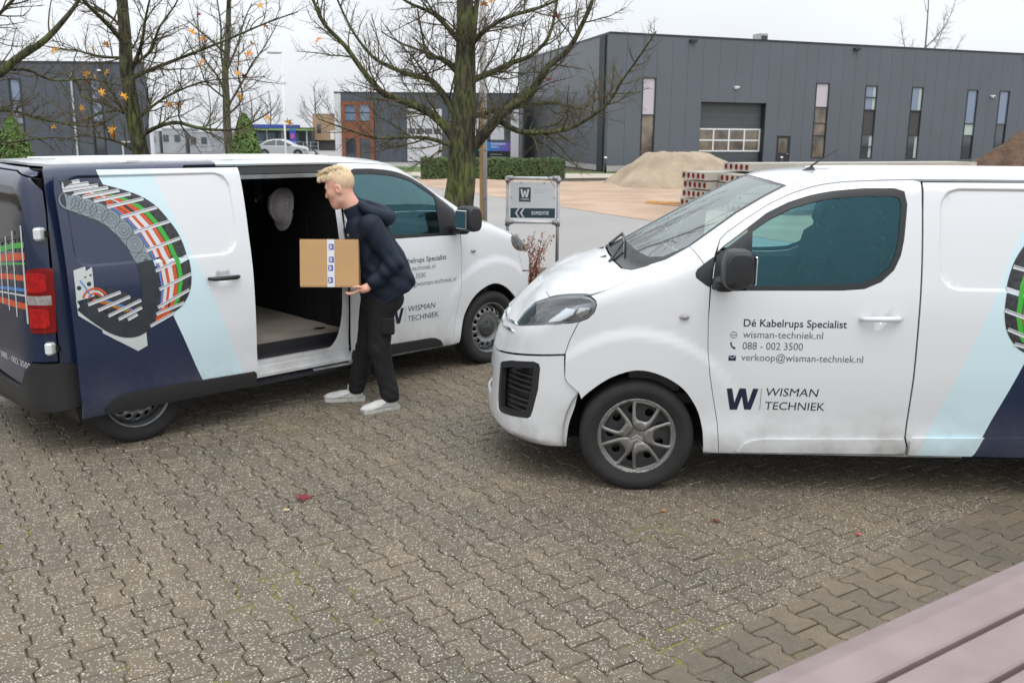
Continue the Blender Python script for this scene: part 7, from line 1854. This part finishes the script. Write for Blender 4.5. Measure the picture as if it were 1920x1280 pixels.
# hair: cropped sides and a longer swept top
def hair_sdf(P):
    q = hloc(P)
    w = .0045*np.sin(q[:, 0]*95+q[:, 2]*40+3*np.sin(q[:, 1]*60))+.004*np.sin(q[:, 1]*120+q[:, 0]*50)
    top = ell(q, (-.005, 0, .082), (.104, .074, .074))
    top = smin(top, ell(q, (.085, .004, .098), (.046, .050, .028)), .03)
    top = smin(top, ell(q, (.118, .012, .088), (.024, .034, .014)), .018)
    top = top+w
    return smax(top, .062-q[:, 2]-.10*np.maximum(-q[:, 0]-.02, 0)*4, .012)*HS
def crop_sdf(P):
    q = hloc(P); d = ell(q, (-.014, 0, .044), (.1065, .0815, .1015))
    cut = np.maximum(.012-q[:, 2]-np.clip((-.02-q[:, 0])*1.4, -.05, .085), q[:, 0]-.052-(q[:, 2]-.06)*.5)
    return smax(d, cut, .008)*HS
V, F = nets(hair_sdf, HC-.22, HC+.24, .006); hair = mobj('hair', V, F, M_HAIR, man, None, True)
V, F = nets(crop_sdf, HC-.2, HC+.2, .006); mobj('cropped_hair', V, F, M_HAIRS, hair, None, True)
sr = random.Random(9); hm = MB()
for _ in range(520):
    a = sr.uniform(-1, 1); f0 = sr.uniform(-.085, .10); l0 = a*.062*math.sqrt(max(0, 1-(f0/.12)**2))
    base = np.array((f0, l0, .098+.050*math.sqrt(max(0, 1-(f0/.115)**2-(l0/.078)**2)))); dr = np.array((sr.uniform(.5, 1.0), sr.gauss(0, .25)+.3*a, sr.uniform(-.05, .35))); L_ = sr.uniform(.025, .060)
    p0 = base-np.array((0, 0, .012)); p1 = base+dr*L_*.5+np.array((0, 0, .006)); p2 = base+dr*L_-np.array((0, 0, .004))
    hm.tube([tuple(h2w(p0)), tuple(h2w(p1)), tuple(h2w(p2))], [.0024, .0020, .0008], 3, cap=False)
o = hm.build('hair_strands', M_HAIR, hair, True); o['kind'] = 'stuff'
# jacket
def fold(P, amp, s, seed): return amp*pnoise(P*np.array((1, 1, 1.6)), s, seed)
def crease(P, amp, s, seed, st=(1, 1, 1)):
    """sharp-crested cloth creases"""
    q = P*np.array(st); q = q+.05*np.stack([pnoise(q, s*.6, seed+1), pnoise(q, s*.6, seed+2), pnoise(q, s*.6, seed+3)], -1)
    return -amp*(1-2.6*np.abs(pnoise(q, s, seed)))
TORSO = [((-.955, 7.0, .80), (.185, .215, .10)), ((-.968, 7.0, .92), (.190, .215, .14)), ((-1.005, 7.0, 1.06), (.178, .212, .16)), ((-1.045, 7.0, 1.20), (.176, .218, .16)), ((-1.085, 7.0, 1.33), (.165, .222, .13)), ((-1.105, 7.0, 1.41), (.125, .190, .08))]
def arm(P, a, b, c, r):
    d = smin(cap(P, a, b, r[0], r[1]), cap(P, b, c, r[1]*1.02, r[2]), .03)
    return d
def jacket_sdf(P):
    d = ell(P, mpt(*TORSO[0][0]), TORSO[0][1])
    for c, r in TORSO[1:]: d = smin(d, ell(P, mpt(*c), r), .07)
    # flared back hem
    d = smin(d, cap(P, mpt(-.93, 7.0, 1.10), mpt(-.835, 6.99, .985), .13, .09), .08)
    t = (P-mpt(-1.16, 7.0, .75))@np.array((.55, 0, 1.0))
    hem = mpt(0, 0, .76)[2]+.52*np.clip(P[:, 0]-mpt(-1.06, 0, 0)[0], -.2, .4)
    d = smax(d, hem-P[:, 2], .018)
    d = smin(d, arm(P, SHN, ELN, WRN, (.088, .070, .050)), .035); d = smin(d, arm(P, SHF, ELF, WRF, (.088, .070, .048)), .035)
    # creases: over the elbow, under the arm, at the waist
    e = np.exp(-((P-ELN)**2).sum(1)/.018); d = d+.007*e*np.sin(((P-ELN)@np.array((.8, .1, .6)))*85)
    e2 = np.exp(-((P[:, 2]-mpt(0, 0, 1.0)[2])/.10)**2); d = d+.006*e2*np.sin(P[:, 2]*48+P[:, 0]*35+2*np.sin(P[:, 1]*14))
    e3 = np.exp(-((P-mpt(-1.06, 6.84, 1.25))**2).sum(1)/.02); d = d+.007*e3*np.sin((P@np.array((.9, .2, -.5)))*60)
    d = d+fold(P, .004, 13, 4)+crease(P, .0022, 12, 4, (1.3, 1.0, .6))+crease(P, .0010, 30, 41, (1., 1.0, 1.2))
    # cuffs and hem are turned over
    for w_, a_ in ((WRN, ELN), (WRF, ELF)):
        d = np.minimum(d, cap(P, w_+(a_-w_)*.02, w_+(a_-w_)*.16, .0535, .056))
    # neck opening
    d = smax(d, -(cap(P, mpt(-1.19, 7.0, 1.56), mpt(-1.14, 7.0, 1.40), .083, .060)), .012)
    return d
V, F = nets(jacket_sdf, mpt(-1.50, 6.60, .66), mpt(-.66, 7.40, 1.52), .0095); jk = mobj('jacket', V, F, M_JACK, man, None, True)
def collar_sdf(P):
    # stand-up collar, open at the throat
    c = mpt(-1.165, 7.0, 1.475); q = P-c; ax = np.array((-.42, 0, .91)); h = q@ax; rad = q-h[:, None]*ax; r = np.linalg.norm(rad*np.array((1, 1.0, 1)), axis=1)
    rr = .094+.10*np.maximum(-h, 0)
    d = np.maximum(np.abs(r-rr)-.010, np.abs(h)-.062)-.004
    front = (rad@np.array((-.91, 0, -.42)))
    return smax(d, front-.072-.25*np.maximum(-h, 0), .01)+fold(P, .003, 30, 2)
V, F = nets(collar_sdf, mpt(-1.34, 6.84, 1.34), mpt(-.98, 7.16, 1.62), .007); mobj('collar', V, F, M_JACK, jk, None, True)
def hood_sdf(P):
    # hood lying folded on the shoulders behind the neck
    c = mpt(-1.035, 7.0, 1.505); a, b = math.radians(28), 0; ca, sa = math.cos(a), math.sin(a)
    q = P-c; x = q[:, 0]*ca-q[:, 2]*sa; z = q[:, 0]*sa+q[:, 2]*ca; y = q[:, 1]
    rr = np.hypot(x/.115, y/.150); ring = np.sqrt(((rr-1)*.12)**2+(z*1.05)**2)-(.044+.016*np.clip(x/.115, -1, 1))
    bag = ell(np.stack([x-.030, y, z+.028], -1), (0, 0, 0), (.105, .125, .050))
    d = smin(ring, bag, .04)
    d = smax(d, -ell(np.stack([x+.035, y, z-.050], -1), (0, 0, 0), (.085, .105, .055)), .015)
    d = smax(d, -(np.linalg.norm((P-mpt(-1.185, 7.0, 1.52))*np.array((1, 1, .8)), axis=1)-.098), .015)
    return d+fold(P, .005, 22, 8)
V, F = nets(hood_sdf, mpt(-1.24, 6.78, 1.38), mpt(-.84, 7.22, 1.66), .0075); mobj('hood', V, F, M_JACK, jk, None, True)
def lining_sdf(P): return cap(P, mpt(-1.17, 7.0, 1.50), mpt(-1.14, 7.0, 1.38), .080, .07)+.001
V, F = nets(lambda P: np.maximum(lining_sdf(P), -(lining_sdf(P)+.012)), mpt(-1.30, 6.86, 1.30), mpt(-1.0, 7.14, 1.47), .009); mobj('lining', V, F, M_JACKIN, jk, None, True)
z_ = MB(); z_.tube([tuple(mpt(-1.252, 6.972, 1.425)), tuple(mpt(-1.262, 6.968, 1.36)), tuple(mpt(-1.250, 6.966, 1.28)), tuple(mpt(-1.225, 6.968, 1.18))], .0045, 5); z_.build('zip', mat('zip_grey', (.16, .165, .17), .4, metal=.5), jk, True)
W, F = fit_text('WT', 0, .036, 0, .020, bold=.03); W = np.asarray(W)
# chest badge sewn on the near side of the chest
bp0 = mpt(-1.196, 6.90, 1.318)
def lay(u, v):
    p = bp0+np.array((-.86, -.50, .0))*0+np.array((.70, -.62, -.06))*u+np.array((-.10, 0, .99))*v; n = np.array((-.66, -.75, .05)); return p+n*.0
P = np.array([lay(a, b) for a, b in W]); n = np.array((-.66, -.75, .05)); n = n/np.linalg.norm(n)
t_ = np.zeros(len(P))
for _ in range(40):
    d_ = jacket_sdf(P-0+n*.06-n*t_[:, None]); t_ = t_+np.where(d_ > .0015, d_*.8, 0)
P = P+n*.06-n*t_[:, None]
mobj('badge', P, [f[::-1] for f in F] if False else F, M_WHITEINK, jk)
# trousers
def trouser_sdf(P):
    d = ell(P, mpt(-.985, 6.995, .84), (.165, .195, .13))
    d = smin(d, smin(cap(P, HIPN, KNN, .104, .078), cap(P, KNN, ANN, .077, .066), .03), .05)
    d = smin(d, smin(cap(P, HIPF, KNF, .102, .078), cap(P, KNF, ANF, .077, .064), .03), .03)
    for k, a in ((KNN, .022), (KNF, .02)):
        e = np.exp(-((P-k)**2).sum(1)/a); d = d+.0035*e*np.sin(((P-k)@np.array((.5, .2, .9)))*62+2.5*np.sin(P[:, 0]*30+P[:, 1]*24))
    for k in (ANN, ANF):
        e = np.exp(-((P[:, 2]-k[2]-.05)/.07)**2)*np.exp(-((P[:, :2]-k[:2])**2).sum(1)/.02); d = d+.0045*e*np.sin(P[:, 2]*75+P[:, 0]*40+2*np.sin(P[:, 1]*40))
    d = d+fold(P, .004, 11, 14)+crease(P, .0035, 13, 14, (1.2, 1.2, .7))+crease(P, .0015, 30, 15, (1.2, 1.2, 1.))
    return smax(d, mpt(0, 0, .062)[2]-P[:, 2], .01)
V, F = nets(trouser_sdf, mpt(-1.40, 6.70, .03), mpt(-.74, 7.28, 1.0), .0095); tr = mobj('trousers', V, F, M_TROUS, man, None, True)
# cargo pocket flap on the near leg
b = MB(); b.bbox(tuple(mpt(-.925, 6.815, .66)), (.10, .03, .13), .012, 0, .35); b.build('leg_pocket', M_TROUS, tr)
# sneakers
def shoe(heel, toe, nm):
    heel = np.array(heel)-mo; toe = np.array(toe)-mo; f = toe-heel; L = np.linalg.norm(f); f /= L; l = np.array((-f[1], f[0], 0)); Rm = np.stack([f, l, np.array((0, 0, 1.))], -1); c0 = heel
    loc = lambda P: (P-c0)@Rm
    def wid(x): return np.interp(x, [-.02, .03, .10, .17, .23, .28, .31], [.030, .038, .036, .042, .050, .044, .02])
    def sole(P):
        q = loc(P); return np.maximum(np.maximum(np.abs(q[:, 1])-wid(q[:, 0])-.003, np.abs(q[:, 2]-.014)-.016), np.maximum(-q[:, 0]-.012, q[:, 0]-L+.004))-.003
    def upper(P):
        q = loc(P); d = smin(cap(q, (.045, 0, .045), (.05, 0, .095), .043, .040), smin(ell(q, (.20, 0, .030), (.108, .047, .042)), cap(q, (.06, 0, .055), (.165, 0, .045), .042, .036), .03), .03)
        return np.maximum(d, .022-q[:, 2])
    lo = np.minimum(heel, toe)-.09; hi = np.maximum(heel, toe)+.09; lo[2] = -.03; hi[2] = .17
    V, F = nets(upper, lo, hi, .0065); s = mobj('sneaker', V, F, M_SHOE, man, None, True)
    V, F = nets(sole, lo, hi, .0065); mobj('sole', V, F, M_SOLE, s, None, True)
    for k in range(4):
        x = .115+.022*k; z = .085-.011*k; b = MB(); b.tube([tuple(c0+Rm@np.array((x, yy, z-.25*abs(yy)))) for yy in (-.026, -.01, .01, .026)], .0035, 5); b.build('lace', mat('lace_white', (.6, .6, .58), .8), s)
    b = MB(); w_ = [tuple(c0+Rm@np.array((x, sg*(wid(x)+.004), .031))) for sg, xs in ((1, np.linspace(-.008, L-.006, 14)), (-1, np.linspace(L-.006, -.008, 14))) for x in xs]; b.tube(w_+[w_[0]], .0028, 5, cap=False); b.build('welt', mat('welt_grey', (.20, .20, .195), .8), s)
    b = MB(); b.tube([tuple(c0+Rm@np.array((.225+.018*math.cos(a)-.02, .040*math.sin(a), .062-.010*abs(math.sin(a))**2-.012*abs(math.sin(a))))) for a in np.linspace(-PI/2, PI/2, 9)], .003, 5); b.build('toe_seam', mat('welt_grey', (.20, .20, .195), .8), s)
    b = MB(); b.tube([tuple(c0+Rm@np.array((.048+.044*math.cos(a), .040*math.sin(a), .118-.012*math.cos(a)))) for a in np.linspace(0, 2*PI, 17)], .009, 6, cap=False); b.build('collar', M_SHOE, s)
    b = MB(); b.bbox(tuple(c0+Rm@np.array((.108, 0, .108))), (.02, .045, .05), .008, 0, math.atan2(f[1], f[0])); b.build('tongue', M_SHOE, s)
    # side stripe
    for sd in (1, -1):
        b = MB(); pts = [c0+Rm@np.array((x, sd*(wid(x)+.0005+.001), z)) for x, z in ((.21, .034), (.16, .040), (.12, .056), (.09, .072))]; b.tube([tuple(p) for p in pts], [.004, .008, .007, .003], 6); b.build('side_panel', mat('sneaker_grey', (.34, .35, .36), .6), s)
shoe((-1.175, 7.115, 0), (-1.475, 7.085, 0), 'far'); shoe((-.885, 6.915, 0), (-1.068, 6.785+.0, 0)if False else (-1.125, 6.745, 0), 'near')

# ---- the box
BX = Vector((-1.335, 6.885, 1.115))
box = thing('cardboard_box', 'brown cardboard box with a white tape strip held by the man', 'box', tuple(BX))
RB = (math.radians(-9), 0, math.radians(2)); box.rotation_euler = RB
BW, BD, BH = .425, .33, .335
b = MB(); b.bbox((0, 0, 0), (BW, BD, BH), .004); b.build('carton', M_CARD, box)
for s in (-1, 1):
    b = MB(); b.bbox((0, s*BD*.252, BH/2+.003), (BW-.004, BD*.49, .005), .002); b.build('flap', M_CARD, box)
    b = MB(); b.bbox((0, s*BD*.252, -BH/2-.003), (BW-.004, BD*.49, .005), .002); b.build('flap', M_CARD, box)
M_TAPE = mat('white_tape', (.66, .67, .70), .35)
b = MB(); b.box((.012, -BD/2-.0012, 0), (.052, .001, BH+.008)); b.box((.012, 0, BH/2+.0066), (.052, BD+.004, .001)); tape = b.build('tape', M_TAPE, box)
M_TBLUE = mat('tape_blue', (.045, .075, .33), .4)
for xo, zc in ((.016, .118), (.016, .026), (.010, -.034), (.008, -.122)):
    q = MB(); w, h = .036, .042; y = -BD/2-.0022; q.add([(xo-w/2, y, zc-h/2), (xo+w/2, y, zc-h/2), (xo+w/2, y, zc+h/2), (xo-w/2, y, zc+h/2)], [(0, 1, 2, 3)]); sq = q.build('tape_print', M_TBLUE, tape)
    ww = np.array([(-.5, .5), (-.3, .5), (-.2, -.1), (-.07, .32), (.07, .32), (.2, -.1), (.3, .5), (.5, .5), (.3, -.5), (.13, -.5), (0, -.02), (-.13, -.5), (-.3, -.5)])
    W2, T2 = cdt(ww, (), .5, .3); mobj('tape_letter', [(xo-.004-v*.022, y-.0006, zc+u*.032) for u, v in W2], [tuple(t) for t in T2], M_TAPE, sq)

# ---- the helmet on the bulkhead of the open van
def helmet():
    R = Matrix.Rotation(van_l.rotation_euler.z, 3, 'Z'); c = R @ Vector((-1.655, -.16, 0))+Vector(van_l.location)
    t = thing('safety_helmet', 'pale grey safety helmet hanging inside the open van', 'helmet', (c.x, c.y, 1.475), van_l.rotation_euler.z)
    mh = mat('helmet_shell', (.50, .48, .50), .4, var=.12, vscale=9)
    # dome axis points back into the load space (-x) and a little up; brim edge vertical; peak hangs down
    A = Matrix.Rotation(math.radians(-78), 3, 'Y') @ Matrix.Rotation(math.radians(8), 3, 'X'); Am = np.array(A)
    def shell(P):
        q = P@Am; d = ell(q, (0, 0, 0), (.140, .112, .135)); d = np.maximum(d, -q[:, 2]-.012)
        brim = np.maximum(np.abs(np.hypot(q[:, 0]/1.22, q[:, 1])-.108)-.014, np.abs(q[:, 2]+.004+.0*q[:, 0])-.010)
        peak = np.maximum(np.maximum(np.hypot((q[:, 0]+.06)/1.25, q[:, 1])-.118, -(np.hypot(q[:, 0]/1.22, q[:, 1])-.100)), np.abs(q[:, 2]+.012-.06*np.minimum(q[:, 0]+.1, 0))-.009); peak = np.maximum(peak, q[:, 0]+.05)
        ridge = np.maximum(np.maximum(np.abs(q[:, 1])-.016, ell(q, (0, 0, 0), (.146, .118, .143))), -q[:, 2]+.02); ridge = np.maximum(ridge, -(ell(q, (0, 0, 0), (.136, .108, .131))))
        return smin(smin(smin(d, brim, .006), peak, .008), ridge, .006)
    V, F = nets(shell, (-.22, -.2, -.24), (.22, .2, .24), .0075); h = mobj('shell', V, F, mh, t, None, True)
    for s in (1, -1):
        for k in range(3):
            b = MB(); p = A @ Vector((.045-.03*k, s*.108, .055)); b.bbox(tuple(p), (.016, .014, .034), .003, 0, 0, A); b.build('vent_slot', mat('vent_white', (.70, .70, .78), .4), h)
    b = MB(); ring = [A @ Vector((.118*math.cos(a), .098*math.sin(a), .01)) for a in np.linspace(0, 2*PI, 25)]; b.tube([tuple(p) for p in ring], .008, 6, cap=False); b.build('headband', M_BLACK, h)
helmet()
